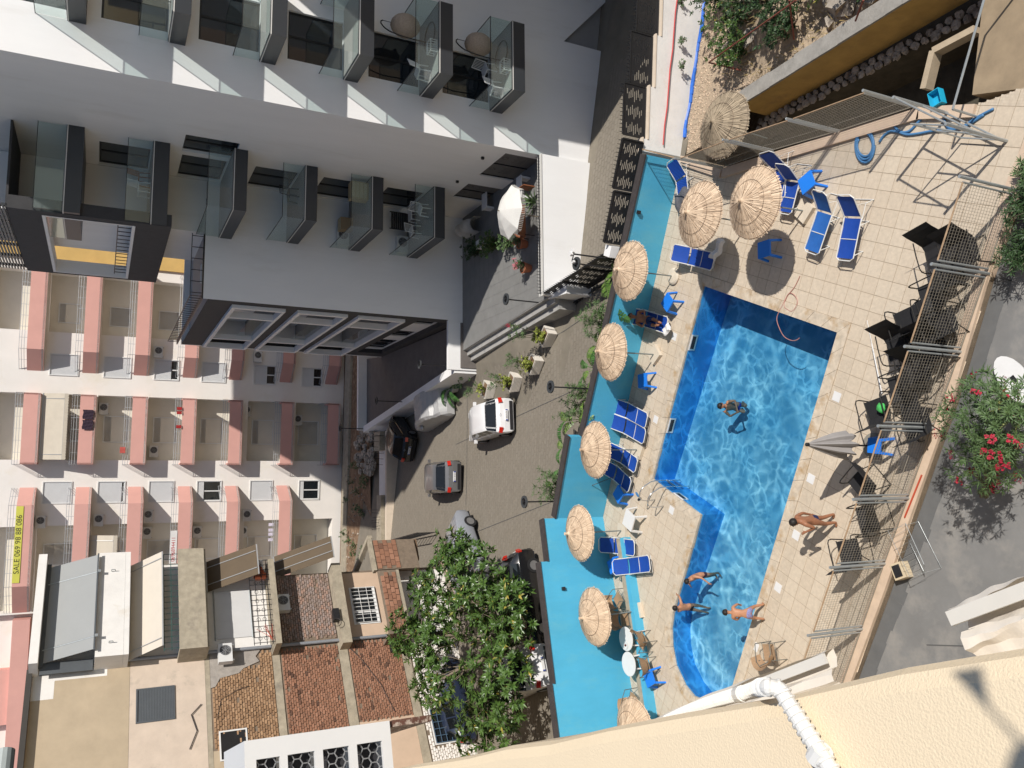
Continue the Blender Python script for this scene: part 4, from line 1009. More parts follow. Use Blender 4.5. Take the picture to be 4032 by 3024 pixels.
# ragged grey roughcast patch over the tan bricks
pts = [(UC, 13.29), (UC, 11.1), (1.7, 11.35), (1.45, 11.2), (1.2, 11.9), (1.0, 12.1), (.85, 12.9), (.5, 13.1), (.45, 13.29)]
m = MB(); m.faces([(u, -.05, z) for u, z in pts] + [(u, .01, z) for u, z in pts], [tuple(range(len(pts)))] + [(i, i + 9, (i + 1) % 9 + 9, (i + 1) % 9) for i in range(9)]); m.build('roughcast_patch', m_greypl, bh)
PARTS = [0]
def bricks(u0, u1, z0, z1, mt, v=.012, bw=.215, bh_=.108, parts=0, skip=None, jit=.02, rag=True):
    meshes = []
    for k in range(6):
        m = MB(); a, b, c = bw - .016, bh_ - .018, .03 + .006 * k; e = .012
        m.faces([(0, 0, 0), (a, 0, 0), (a, 0, b), (0, 0, b), (e, -c, e), (a - e, -c, e * rnd.uniform(.4, 1.6)), (a - e, -c, b - e), (e, -c, b - e * rnd.uniform(.4, 1.6))], [(4, 5, 6, 7), (0, 1, 5, 4), (1, 2, 6, 5), (2, 3, 7, 6), (3, 0, 4, 7)])
        meshes.append(m)
    me = [q.mesh('brick', mt) for q in meshes]; rest = MB(); j = 0; z = z0 + .008
    while z + bh_ < z1 + .03:
        u = u0 - rnd.uniform(0, .06) + (bw / 2 if j % 2 else 0)
        while u + bw < u1 + .05:
            if not (skip and skip(u + bw / 2, z + bh_ / 2)) and rnd.random() > .012:
                k = rnd.randrange(6); p = (u + rnd.uniform(-.006, .006), v, z + rnd.uniform(-.007, .007))
                if PARTS[0] < 296 and parts > 0: inst('brick', me[k], p, bh); PARTS[0] += 1; parts -= 1
                else: rest.faces([(p[0] + x, p[1] + y, p[2] + w_) for x, y, w_ in meshes[k].v], meshes[k].f)
            u += bw
        z += bh_; j += 1
    if rest.f: tag(rest.build('brick', mt, bh), kind='stuff')
bricks(-2.0, UC - .05, 7.62, 10.28, m_brickr, parts=296)
bricks(-2.2, UC - .05, 10.64, 13.28, m_brickt, skip=lambda u, z: (u > 1.25 and z > 11.2) or (u > .7 and z > 12.9))
bricks(-1.85, UC - .05, 4.62, 7.16, m_brickr, bh_=.104)
bricks(-5.5, UC - .05, .9, 4.2, m_brickw, skip=lambda u, z: -3.4 < u < -1.6 and z < 3.9)
bricks(2.3, 5.7, 7.58, 10.35, m_brickg, v=.03)
# windows of the plain side
def bwin(h, v, pm, bars=None, fm=None, sh=False, nm='window'):
    a, b, c, d = h; m = MB(); e = .06
    m.bx(a - e, v - .05, c - e, b + e, v - .012, c); m.bx(a - e, v - .05, d, b + e, v - .012, d + e); m.bx(a - e, v - .05, c, a, v - .012, d); m.bx(b, v - .05, c, b + e, v - .012, d)
    w_ = m.build(nm, fm or m_wframe, bh); m = MB(); m.poly([(a, v - .016, c), (b, v - .016, c), (b, v - .016, d), (a, v - .016, d)]); m.build('pane', pm, w_)
    if sh:
        m = MB(); n = int((d - c) / .06)
        for k in range(n): m.bx(a, v - .04, c + k * .06 + .006, b, v - .018, c + (k + 1) * .06)
        m.build('shutter_slats', m_greyshut, w_)
    if bars:
        m = MB()
        for k in range(bars[0] + 1): u = a + (b - a) * k / bars[0]; m.bar((u, v - .12, c), (u, v - .12, d), .022)
        for k in range(bars[1] + 1): z = c + (d - c) * k / bars[1]; m.bar((a, v - .122, z), (b, v - .122, z), .02)
        m.build('window_bars', bars[2], w_)
    return w_
bwin((-.62, .70, 14.78, 16.14), -.02, m_pane, fm=m_greyshut, sh=True)
bwin((-3.3, -1.75, 2.3, 3.85), -.03, m_pane, bars=(5, 6, mat('blue_grille', (.08, .14, .22), .5)))
bwin((-2.6, -1.5, 12.0, 13.0), -.03, m_pane)
# right half with balconies ------------------------------------------------
rt = 6.65
m = MB(); m.bx(UC + .02, -.01, 16.5, rt, .029, 19.8); m.bx(UC + .02, -.012, 10.65, rt, .029, 13.4); m.bx(UC + .02, -.011, 13.4, rt, .029, 16.5); m.build('white_wall', m_white2, bh)
m = MB(); m.bx(UC + .02, -.02, 4.3, 5.62, .029, 7.1); m.build('cream_wall', mat('peach_plaster', (.56, .42, .31)), bh)
m = MB(); m.bx(1.75, -1.2, 19.8, rt + .06, .5, 20.12); m.build('roof_fascia', m_white2, bh)
m = MB(); m.bx(1.78, -1.2, 16.55, rt, -.0, 16.75); m.build('balcony_slab', m_white2, bh)
m = MB(); m.bx(1.78, -1.2, 16.755, rt, -1.05, 17.8); m.bx(1.78, -1.05, 16.755, 1.93, -.01, 17.8); m.bx(rt - .15, -1.05, 16.755, rt, -.01, 17.8); m.build('balcony_parapet', m_white2, bh)
m = MB()
for u in (2.35, 5.7):
    m.tube([(u, -1.22, 17.3), (u, -1.34, 17.3), (u, -1.34, 17.16), (u, -1.24, 17.14)], .02, 5)
m.build('parapet_hook', m_galv, bh)
t = thing('roof_awning', 'large flat grey awning in a dark frame over the white top balcony', 'awning', BO, BA)
m = MB(); m.hexa([(2.05, -.5, 19.62), (6.45, -.5, 19.62), (6.45, -1.36, 17.85), (2.05, -1.36, 17.85), (2.05, -.52, 19.64), (6.45, -.52, 19.64), (6.45, -1.38, 17.87), (2.05, -1.38, 17.87)]); m.build('fabric', m_greyawn, t)
m = MB()
m.bar((1.9, -.45, 19.72), (6.6, -.45, 19.72), .16); m.bar((2.0, -1.40, 17.84), (6.5, -1.40, 17.84), .06); m.bar((1.85, -.4, 17.85), (1.85, -.4, 19.75), .12, .5)
m.build('frame', m_greyshut, t)
m = MB()
for u in (2.6, 5.6): m.tube([(u, -.5, 19.72), (u, -1.44, 17.75)], .028, 6); m.box((u, -1.46, 17.78), (.12, .06, .12))
m.build('arm', m_galv, t)
t = slope_awning('balcony_awning', 'wide cream awning below the white parapet of the brick house', BO, BA, 1.95, 6.5, 16.52, 15.3, .25, 1.35, m_creamawn, False)
m = MB(); m.bx(1.78, -1.2, 13.42, rt, -.02, 13.56); m.build('balcony_slab', m_conc, bh)
m = MB(); m.bx(1.75, -1.28, 13.5, rt, -1.06, 14.6); m.bx(1.75, -1.06, 13.5, 1.95, -.01, 14.6); m.build('rough_parapet', m_conc, bh)
m = MB()
for k in range(18): u = 1.9 + k * .27; m.bar((u, -1.12, 14.6), (u, -1.12, 15.2), .02)
m.bar((1.8, -1.12, 15.2), (6.5, -1.12, 15.2), .035); m.bar((1.8, -1.12, 14.9), (6.5, -1.12, 14.9), .025); m.build('green_railing', mat('green_iron', (.03, .09, .08), .6), bh)
# the white balcony with the black iron railing and fabric blind
m = MB(); m.bx(1.65, -1.2, 10.38, 5.95, -.02, 10.64); m.build('balcony_slab', m_conc, bh)
t = thing('window_blind', 'pale grey fabric blind hung flat on the white balcony wall', 'blind', BO, BA)
m = MB()
for k in range(8):
    a = 2.66 + 2.35 * k / 8; b = 2.66 + 2.35 * (k + 1) / 8; s0, s1 = .02 * math.sin(k * 1.3), .02 * math.sin(k * 1.3 + 1.3)
    m.poly([(a, -.06 + s0, 11.4), (b, -.06 + s1, 11.4), (b, -.05, 12.98), (a, -.05, 12.98)])
m.build('cloth', mat('pale_blind', (.58, .58, .58), .8, .03), t); m = MB(); m.tube([(2.6, -.08, 11.4), (5.05, -.08, 11.4)], .03, 6); m.tube([(2.6, -.06, 13.0), (5.05, -.06, 13.0)], .035, 6); m.build('rod', m_galv, t)
m = MB()
for k in range(17): u = 1.8 + k * .26; m.bar((u, -1.1, 10.64), (u, -1.1, 11.55), .022)
for z in (10.75, 11.0, 11.3, 11.55): m.bar((1.7, -1.1, z), (5.95, -1.1, z), .028)
for k in range(9):
    c = (2.0 + k * .46, -1.1, 11.15)
    for q in range(2): m.tube([(c[0] + .09 * math.cos(a * PI / 4), -1.1, c[2] - .13 + q * .26 + .08 * math.sin(a * PI / 4)) for a in range(8)], .01, 4, closed=True)
m.build('iron_railing', m_black, bh)
t = thing('climbing_frame_rods', 'orange and red rods tied at the corner of the iron balcony railing', 'rods', BO, BA)
m = MB()
for k in range(9): m.tube([(1.75 + rnd.uniform(0, .2), -1.25 - rnd.uniform(0, .1), 10.7 + rnd.uniform(0, .3)), (2.2 + rnd.uniform(0, .5), -1.2, 10.9 + rnd.uniform(-.2, .6))], .009, 4)
m.build('rod', mat('orange_red', (.4, .06, .025), .6), t)
slope_awning('balcony_awning', 'brown awning shading the iron railed balcony at its far end', BO, BA, 5.0, 6.6, 13.3, 11.2, .1, 1.5, mat('brown_awning', (.115, .085, .055), .85, .1), False)
m = MB()
for k in range(5): m.box((5.2 + .16 * k, -.9 + .05 * (k % 2), 11.0 + .05 * k), (.22, .3, .5 - .05 * k), rz=.3 * k)
o = m.build('laundry', mat('orange_cloth', (.5, .13, .06), .9, .3, 8)); o.location = BO; o.rotation_euler = (0, 0, BA); tag(o, 'orange and dark clothes heaped behind the iron balcony railing', 'laundry')
# lower right floors
m = MB(); m.bx(1.6, -.75, 7.1, 5.82, -.02, 7.55); m.build('concrete_ledge', m_conc, bh)
bwin((2.85, 4.72, 5.42, 6.6), -.02, m_pane, bars=(9, 3, m_wframe))
m = MB(); m.bx(2.85, -.055, 5.42, 4.72, -.03, 5.5); m.bx(3.4, -.05, 5.5, 3.5, -.03, 6.6); m.bx(4.1, -.05, 5.5, 4.2, -.03, 6.6); m.build('window_mullion', m_wframe, bh)
m = MB(); m.bx(1.6, -1.2, 4.35, 5.0, -.03, 4.5); m.build('balcony_slab', m_conc, bh)
m = MB(); m.bx(1.6, -1.2, 4.5, 5.0, -1.06, 5.42); m.bx(1.6, -1.06, 4.5, 1.75, -.03, 5.42); m.build('balcony_wall', m_mortar, bh)
bricks(1.7, 4.95, 4.55, 5.4, m_brickr, v=-1.2, bw=.32, bh_=.2)
m = MB(); m.bx(UC, .02, .6, 5.6, .03, 4.3); m.build('ground_floor_wall', m_white2, bh)
slope_awning('balcony_awning', 'long brown awning over the plant filled balcony corner of the brick house', BO, BA, 5.7, 6.9, 10.1, 7.6, -.2, 1.5, mat('brown_awning', (.22, .17, .115)), False)
# lean-to and rough yard walls beyond the house
yd = thing('lean_to', 'half built lean-to with hollow red brick wall and sloping concrete edge beside the brick house', 'shed', BO, BA)
m = MB(); m.bx(5.05, -1.19, 3.2, 6.75, -1.0, 5.45); m.build('wall', m_mortar, yd)
for i in range(5):
    for j in range(5):
        u = 5.1 + i * .33 + (.15 if j % 2 else 0); z = 4.2 + j * .24
        if u < 6.45: m = MB(); m.bx(u, -1.225, z, u + .31, -1.191, z + .215); m.build('brick', m_brickr, yd)
m = MB(); m.bx(5.0, -1.25, 5.452, 6.85, -.95, 5.62); m.hexa([(6.85, -1.25, 5.4), (7.05, -1.2, 5.4), (6.0, 2.6, 5.9), (5.8, 2.5, 5.9), (6.85, -1.25, 5.62), (7.05, -1.2, 5.62), (6.0, 2.6, 6.15), (5.8, 2.5, 6.15)]); m.build('concrete_edge', m_conc, yd)
m = MB(); m.hexa([(5.7, -.9, 3.0), (6.8, -1.1, 3.0), (5.95, 2.4, 3.0), (5.7, 2.4, 3.0), (5.7, -.9, 4.4), (6.8, -1.1, 4.4), (5.95, 2.4, 4.9), (5.7, 2.4, 4.9)]); m.build('brown_floor', mat('brown_floor_slab', (.16, .10, .06), .9, .3, 3), yd)
m = MB(); m.prism([(5.05, -1.9), (2.1, -2.9), (2.1, -3.1), (5.15, -2.1)][::-1], .5, 2.4); m.build('yard_wall', mat('peach_plaster', (.56, .42, .31)), yd)
t = thing('iron_gate', 'dark iron bar gate between court edge wall and the brick house yard', 'gate')
p0 = U(852, 1172, 1.6); p1 = U(935, 1150, 1.6); m = MB()
for k in range(15): p = p0.lerp(p1, k / 14); m.bar((p.x, p.y, 1.45), (p.x, p.y, 2.5), .03)
m.build('bar', m_black, t); m = MB(); m.bar((p0.x, p0.y, 2.5), (p1.x, p1.y, 2.5), .05); m.bar((p0.x, p0.y, 1.55), (p1.x, p1.y, 1.55), .05); m.build('rail', m_black, t)
# drain pipe at the corner, cables
m = MB(); m.tube([(UC + .02, -.16, 20.0), (UC + .02, -.16, 1.2)], .075, 8); m.build('drain_pipe', m_pipe, bh)
m = MB(); m.tube([(-.9, -.06, 13.1), (-.1, -.06, 12.9), (.25, -.07, 12.2), (.35, -.06, 11.7)], .012, 4); m.tube([(UC, -.1, 7.4), (1.0, -.09, 6.6), (-.3, -.08, 5.9), (-1.6, -.08, 5.5)], .014, 4)
m.tube([(-2.0, -.07, 14.2), (-1.3, -.07, 13.9), (-.6, -.07, 14.1), (-.2, -.07, 13.7)], .022, 4); m.build('cable', m_cap, bh)
BHM = Matrix.Translation(BO) @ Matrix.Rotation(BA, 4, 'Z')
for u, v, z, lb in ((1.75, -.45, 12.7, 'white air conditioner hung on the corner drain pipe above the roughcast patch'), (4.1, -.2, 9.95, 'white air conditioner under the broken concrete slab of the brick house')):
    o = dup(ac0, label=lb); o.location = BHM @ Vector((u, v, z)); o.rotation_euler = (0, 0, BA); o['group'] = 'air conditioners on the brick house'
t = thing('meter_box', 'black meter box with coiled cable on the red brick wall', 'meter box', BO, BA)
m = MB(); m.bx(1.2, -.16, 4.75, 1.75, -.03, 5.15); m.build('case', m_black, t); m = MB(); m.tube([(.95 + .16 * math.cos(a * .52), -.06 - a * .001, 4.2 + .16 * math.sin(a * .52)) for a in range(30)], .014, 4); m.build('cable_coil', m_black, t)
t = thing('cable_box', 'dark cable box with coil on the concrete ledge of the brick house', 'cable box', BO, BA)
m = MB(); m.bx(2.7, -.9, 7.55, 3.3, -.62, 7.85); m.build('case', m_black, t); m = MB(); m.tube([(2.55 + .2 * math.cos(a * .5), -.95, 7.75 + .2 * math.sin(a * .5)) for a in range(40)], .016, 4); m.build('cable_coil', m_cap, t)
t = thing('water_tank', 'pale cylindrical water tank behind the roof edge of the brick house', 'tank', BO, BA)
m = MB(); m.tube([(-1.6, 3.2, 20.95), (.2, 3.2, 20.95)], .42, 16); m.build('tank', mat('pale_tank', (.42, .46, .45), .5), t)
# ================================================================ the photographer's own building
m_own = mat('cream_stucco', (0.78, 0.645, 0.455), 0.85, 0.03, 3, bump=0.22, bscale=260)
ow = thing('cream_parapet', 'sunlit cream stucco balcony wall close to the camera', 'parapet')
pd_ = Vector((-.4558, .8901)); pn = Vector((.8901, .4558)); p0 = Vector((-.28, .60))
def OW(s, o): q = p0 + pd_ * s + pn * o; return (q.x, q.y)
m = MB(); k = 24
prof = [(0.0, -4.0), (0.0, -.035), (-.008, -.012), (-.03, -.001), (-.9, .0)]
for i in range(k):
    s0 = -3 + 6.4 * i / k; s1 = -3 + 6.4 * (i + 1) / k
    for (oa, za), (ob, zb) in zip(prof, prof[1:]):
        j = lambda s, o: .004 * math.sin(s * 9.1 + o * 20) + .003 * math.sin(s * 23)
        m.poly([(*OW(s0, oa + j(s0, oa)), 17 + za), (*OW(s1, oa + j(s1, oa)), 17 + za), (*OW(s1, ob + j(s1, ob)), 17 + zb), (*OW(s0, ob + j(s0, ob)), 17 + zb)][::-1])
m.poly([(*OW(3.4, 0), 13), (*OW(3.4, -.9), 13), (*OW(3.4, -.9), 17), (*OW(3.4, -.03), 17)])
m.build('coping', m_own, ow, smooth=False)
ob = thing('cream_building', 'cream outer wall of the building the photo is taken from', 'building')
m = MB(); m.prism([OW(-9, -.02), OW(40, -.02), OW(40, -8), OW(-9, -8)], -2, 13.0); m.prism([OW(3.41, -.05), OW(40, -.05), OW(40, -8), OW(3.41, -8)], 13.002, 15.2); m.build('outer_wall', m_own, ob)
# corrugated white conduit over the wall
cp = thing('corrugated_pipe', 'white corrugated plastic pipe bent over the cream balcony wall', 'pipe')
def V3(p, z): return Vector((p.x, p.y, z))
path = [U(1850, 1760, 17.022), U(1800, 1672, 17.022), U(1755, 1600, 17.022), U(1720, 1545, 17.022), U(1695, 1506, 17.024), V3(U(1676, 1489, 17.03), 17.024), V3(U(1650, 1484, 17.02), 17.022)]
def OWray(px, off):     # where the sight line meets the outer wall face
    r = ray(*px); b = p0 + pn * off; t = pn.dot(b) / (pn.x * r.x + pn.y * r.y); return Vector((r.x * t, r.y * t, 18 + r.z * t))
path += [OWray(q, .0175) for q in ((1625, 1492), (1585, 1503), (1540, 1516), (1500, 1529), (1470, 1540), (1440, 1552))]
def dense(path, st):
    out = []; n = len(path)
    for i in range(n - 1):
        p0_, p1, p2, p3 = path[max(0, i - 1)], path[i], path[i + 1], path[min(n - 1, i + 2)]; k = max(2, int((p2 - p1).length / st))
        for j in range(k):
            t = j / k; out.append(0.5 * ((2 * p1) + (-p0_ + p2) * t + (2 * p0_ - 5 * p1 + 4 * p2 - p3) * t * t + (-p0_ + 3 * p1 - 3 * p2 + p3) * t ** 3))
    return out + [path[-1]]
dp = dense(path, .0012); m = MB(); acc = 0; rr = []
for i, p in enumerate(dp):
    if i: acc += (p - dp[i - 1]).length
    x = (acc % .0125) / .0125; rr.append(.0122 + (.0030 if x < .25 else .0))
m.tube(dp, rr, 14); m.build('pipe_body', mat('white_pvc', (.72, .71, .68), .35, .03, 8), cp, smooth=False)
m = MB()
for q in (U(1738, 1625, 17.022),):
    dq = (U(1755, 1600, 17.022) - U(1722, 1653, 17.022)).normalized() * .012; q = U(1770, 1630, 17.022); m.tube([q - dq, q + dq], .0165, 12); m.box((q.x - .020, q.y - .004, 17.008), (.022, .014, .012), rz=.3)
q = OWray((1600, 1499), .0175); m.tube([q - Vector((.012 * pd_.x, .012 * pd_.y, -.004)), q + Vector((.012 * pd_.x, .012 * pd_.y, -.004))], .0165, 12); m.build('pipe_clip', mat('white_pvc', (.72, .71, .68)), cp)
# white air conditioner with hexagonal grille on the same wall, further along
t = thing('wall_air_conditioner', 'large white air conditioner with hexagon grille openings at the end of the cream wall', 'air conditioner')
c0 = Vector((-2.17, 4.95, 0)); ra = math.atan2(pd_.y, pd_.x)
t.location = c0; t.rotation_euler = (0, 0, ra)
# local x along wall away from camera, y to the left (into wall), side x=0 faces the camera
m = MB()
cells_ = [(16.34, 16.50), (16.55, 16.71), (16.76, 16.92), (16.965, 17.10)]
yl, yr = .02, .40
zs = [16.28] + [v for c in cells_ for v in c] + [17.165]
for a, b in zip(zs, zs[1:]):
    cell = any(abs(a - c[0]) < 1e-6 for c in cells_)
    m.bx(0, .0, a, .03, .11 if cell else .52, b)
    if cell: m.bx(0, .29, a, .03, .52, b)
m.bx(.03, 0, 16.28, .85, .03, 17.165); m.bx(.03, .03, 17.13, .85, .52, 17.165); m.bx(.03, .03, 16.28, .85, .52, 16.30); m.bx(.83, .03, 16.3, .85, .52, 17.13)
m.build('case', mat('white_ac_case', (.66, .66, .65)), t)
m = MB()
for a, b in cells_:
    m.poly([(.12, .1, a), (.12, .3, a), (.12, .3, b), (.12, .1, b)][::-1])
m.build('fins', m_fan, t)
m = MB(); s = .033
for a, b in cells_:
    r = 0; z = a
    while z < b + .02:
        y = .11 + (s * .87 if r % 2 else 0)
        while y < .30:
            hx = [(.035, y + s * math.cos(PI / 6 + k * PI / 3), z + s * math.sin(PI / 6 + k * PI / 3)) for k in range(6)]
            for k in range(6):
                p, q = hx[k], hx[(k + 1) % 6]
                if a <= (p[2] + q[2]) / 2 <= b and .108 <= (p[1] + q[1]) / 2 <= .292: m.bar(p, q, .006)
            y += s * 1.74
        z += s * 1.5; r += 1
m.build('hex_grille', m_railgrey, t)
m = MB(); m.bx(.0, .0, 16.0, .9, .04, 16.26); m.build('rusty_bracket', mat('rusty_iron', (.10, .045, .03), .8, .4, 12, col2=(.4, .33, .27), mixlo=.5, mixhi=.6, m2scale=20), t)
# retracted awnings one floor below
def folded_awning(label, a, b, z, sag):
    t = thing('folded_awning', label, 'awning', group='folded awnings below the cream wall'); a = Vector((a.x, a.y)); b = Vector((b.x, b.y)); d = (b - a); Ln = d.length; d.normalize(); n = Vector((-d.y, d.x));
    if n.x > 0: n = -n
    m = MB(); m.prism([tuple(a), tuple(b), tuple(b + n * .07), tuple(a + n * .07)][::-1] if area([tuple(a), tuple(b), tuple(b + n * .07), tuple(a + n * .07)]) < 0 else [tuple(a), tuple(b), tuple(b + n * .07), tuple(a + n * .07)], z - .03, z - .004); m.build('front_rail', m_alu, t)
    m = MB(); k = 30; prof = [(-.01, -.03), (-.03, -.08), (-.01, -.14), (.04, -.15), (.09, -.12), (.115, -.05), (.14, -.025), (.175, -.03), (.21, -.07), (.25, -.10), (.29, -.09), (.32, -.05), (.35, -.025), (.39, -.03), (.43, -.08), (.48, -.11), (.54, -.07), (.60, -.03)]
    def pt(i, j):
        s = i / k * Ln; o, dz = prof[j]; wob = .004 * math.sin(i * .9 + j) + .012 * math.sin(i * .22 + j * 2)
        q = a + d * s + n * (o + wob); return (q.x, q.y, z + dz * sag + wob * .5)
    for i in range(k):
        for j in range(len(prof) - 1): m.poly([pt(i, j), pt(i + 1, j), pt(i + 1, j + 1), pt(i, j + 1)])
    m.build('folded_fabric', mat('white_awning_cloth', (.72, .67, .60), .85, .06, 4, bump=.15), t, smooth=True)
folded_awning('folded white awning beside the corrugated pipe', U(1400, 1560, 13.4), U(1775, 1412, 13.4), 13.4, .85)
folded_awning('folded white awning further right along the cream wall', U(2040, 1322, 14.2), U(2290, 1225, 14.2), 14.2, 1.0)

# unseen plates beside the camera, added and shaped to shade the cream wall
ab = thing('shade_caster', 'unseen metal plates added to cast shade on the cream wall', 'shade caster')
def lift(px, h): p = U(*px, 17.0); k = h / math.tan(SUN_EL); return Vector((p.x + k * math.cos(SUN_AZ), p.y + k * math.sin(SUN_AZ), 17 + h))
m = MB(); P_ = ((2052, 1447), (2122, 1434), (2129, 1490), (2140, 1528), (2300, 1692), (2300, 1712)); m.faces([lift(q, 1.3) for q in P_] + [lift(q, 1.32) for q in P_], [tuple(range(6)), tuple(range(6, 12))[::-1]] + [(i, (i + 1) % 6, (i + 1) % 6 + 6, i + 6) for i in range(6)]); m.build('shade_plate', m_galv, ab)
m = MB(); m.hexa([lift(q, h) for h in (1.4, 1.41) for q in ((2165, 1680), (2188, 1614), (2300, 1560), (2300, 1760))]); m.build('bracket', m_galv, ab)  # second unseen plate, added for the shade in the lower corner
# ================================================================ thatched parasols
m_straw = varied('straw_thatch', (0.62, 0.475, 0.34), (0.22, 0.25, 0.27), rough=0.9, bump=0.3, bscale=40)
m_straw2 = varied('weathered_straw', (0.36, 0.29, 0.205), (0.3, 0.3, 0.3), rough=0.95, bump=0.3, bscale=40)
m_ring = mat('binding_wire', (0.16, 0.11, 0.08), 0.8)
m_pole = mat('parasol_pole', (0.22, 0.25, 0.25), 0.45, .1, 5, metal=.3)
m_stone = mat('pale_base_stone', (0.62, 0.55, 0.45), 0.8, 0.08, 4, bump=.2)
def parasol(label, straw, seed, base='square'):
    r_ = random.Random(seed)
    t = thing('thatched_parasol', label, 'parasol', group='thatched parasols round the pool')
    R, zr, za = 1.03, 1.93, 2.42
    m = MB(); n = 48; pr = [(R * .985, zr), (R * .72, zr + .16), (R * .42, zr + .31), (R * .16, zr + .42), (.035, za)]
    m.lathe(pr + [], n)
    for layer, (r0, z0, r1, z1, cnt) in enumerate(((.03, za + .01, .52, zr + .285, 90), (.34, zr + .36, R * .80, zr + .13, 230), (.60, zr + .225, R, zr + .005, 420))):
        for k in range(cnt):
            a = 2 * PI * (k + r_.random() * .9) / cnt; da = r_.uniform(-.05, .05); q = r_.uniform(.94, 1.035); w0 = .007; w1 = r_.uniform(.008, .015); up_ = r_.uniform(.004, .022)
            p0 = Vector((r0 * math.cos(a), r0 * math.sin(a), z0 + up_)); p1 = Vector((r1 * q * math.cos(a + da), r1 * q * math.sin(a + da), z1 + up_ - (q - 1) * .4)); tn = Vector((-math.sin(a), math.cos(a), 0))
            m.faces([p0 - tn * w0, p1 - tn * w1, p1 + tn * w1, p0 + tn * w0, (p0 + p1) / 2 + Vector((0, 0, .006))], [(0, 1, 4), (1, 2, 4), (2, 3, 4), (3, 0, 4)])
    m.build('thatch_canopy', straw, t)
    m = MB(); m.lathe([(.075, za - .05), (.085, za + .0), (.05, za + .05), (.045, za + .14), (.06, za + .16), (.0, za + .165)], 12); m.build('finial', straw, t)
    for rr, zz in ((.97 * R, zr + .045), (.62, zr + .262), (.24, zr + .41)):
        m = MB(); m.tube([(rr * math.cos(2 * PI * k / 40), rr * math.sin(2 * PI * k / 40), zz) for k in range(40)], .006, 4, closed=True); m.build('binding_ring', m_ring, t)
    m = MB(); m.tube([(0, 0, .05), (0, 0, za)], .024, 8); m.build('pole', m_pole, t)
    m = MB()
    for k in range(10): a = k * PI / 5; m.bar((0, 0, za - .05), (R * .95 * math.cos(a), R * .95 * math.sin(a), zr - .01), .018)
    m.build('ribs', m_ring, t)
    m = MB()
    if base == 'none': return t
    if base == 'square': m.bx(-.27, -.27, 0.0, .27, .27, .13)
    else: m.lathe([(.30, 0.0), (.30, .07), (.24, .11), (.06, .13), (.0, .14)], 20)
    m.build('base', m_stone, t)
    return t
PAR = [((1457, 597), 5, 'round', 'thatched parasol beside the blue wall shading the lying man'), ((1417.8, 766), 7, 'square', 'thatched parasol between the lying man and the paired blue loungers'), ((1382, 971.7), 9, 'square', 'thatched parasol over four blue loungers halfway along the blue wall'),
       ((1348, 1146), 11, 'square', 'thatched parasol above the white table and two blue loungers'), ((1379.6, 1319.6), 13, 'square', 'thatched parasol above the round white tables'), ((1741, 456.5), 15, 'square', 'thatched parasol whose pole stands next to the two sunlit loungers')]
for (px, sd_, bs, lb) in PAR:
    t = parasol(lb, m_straw, sd_, bs); t.location = U(*px, .012); t.rotation_euler = (rnd.uniform(-.03, .03), rnd.uniform(-.03, .03), sd_)
t = parasol('thatched parasol between the folded towel lounger and the deep pool corner', m_straw, 17, 'round'); t.location = U(1617, 482, .012)
t = parasol('grey weathered parasol leaning low outside the fence by the ochre wall', m_straw2, 19, 'none'); t.location = (U(1645, 296, -.35).x, U(1645, 296, -.35).y, -.62); t.rotation_euler = (.05, -.06, 1)
t = parasol('thatched parasol partly hidden behind the cream wall', m_straw, 21, 'square'); t.location = U(1475, 1560, .012)
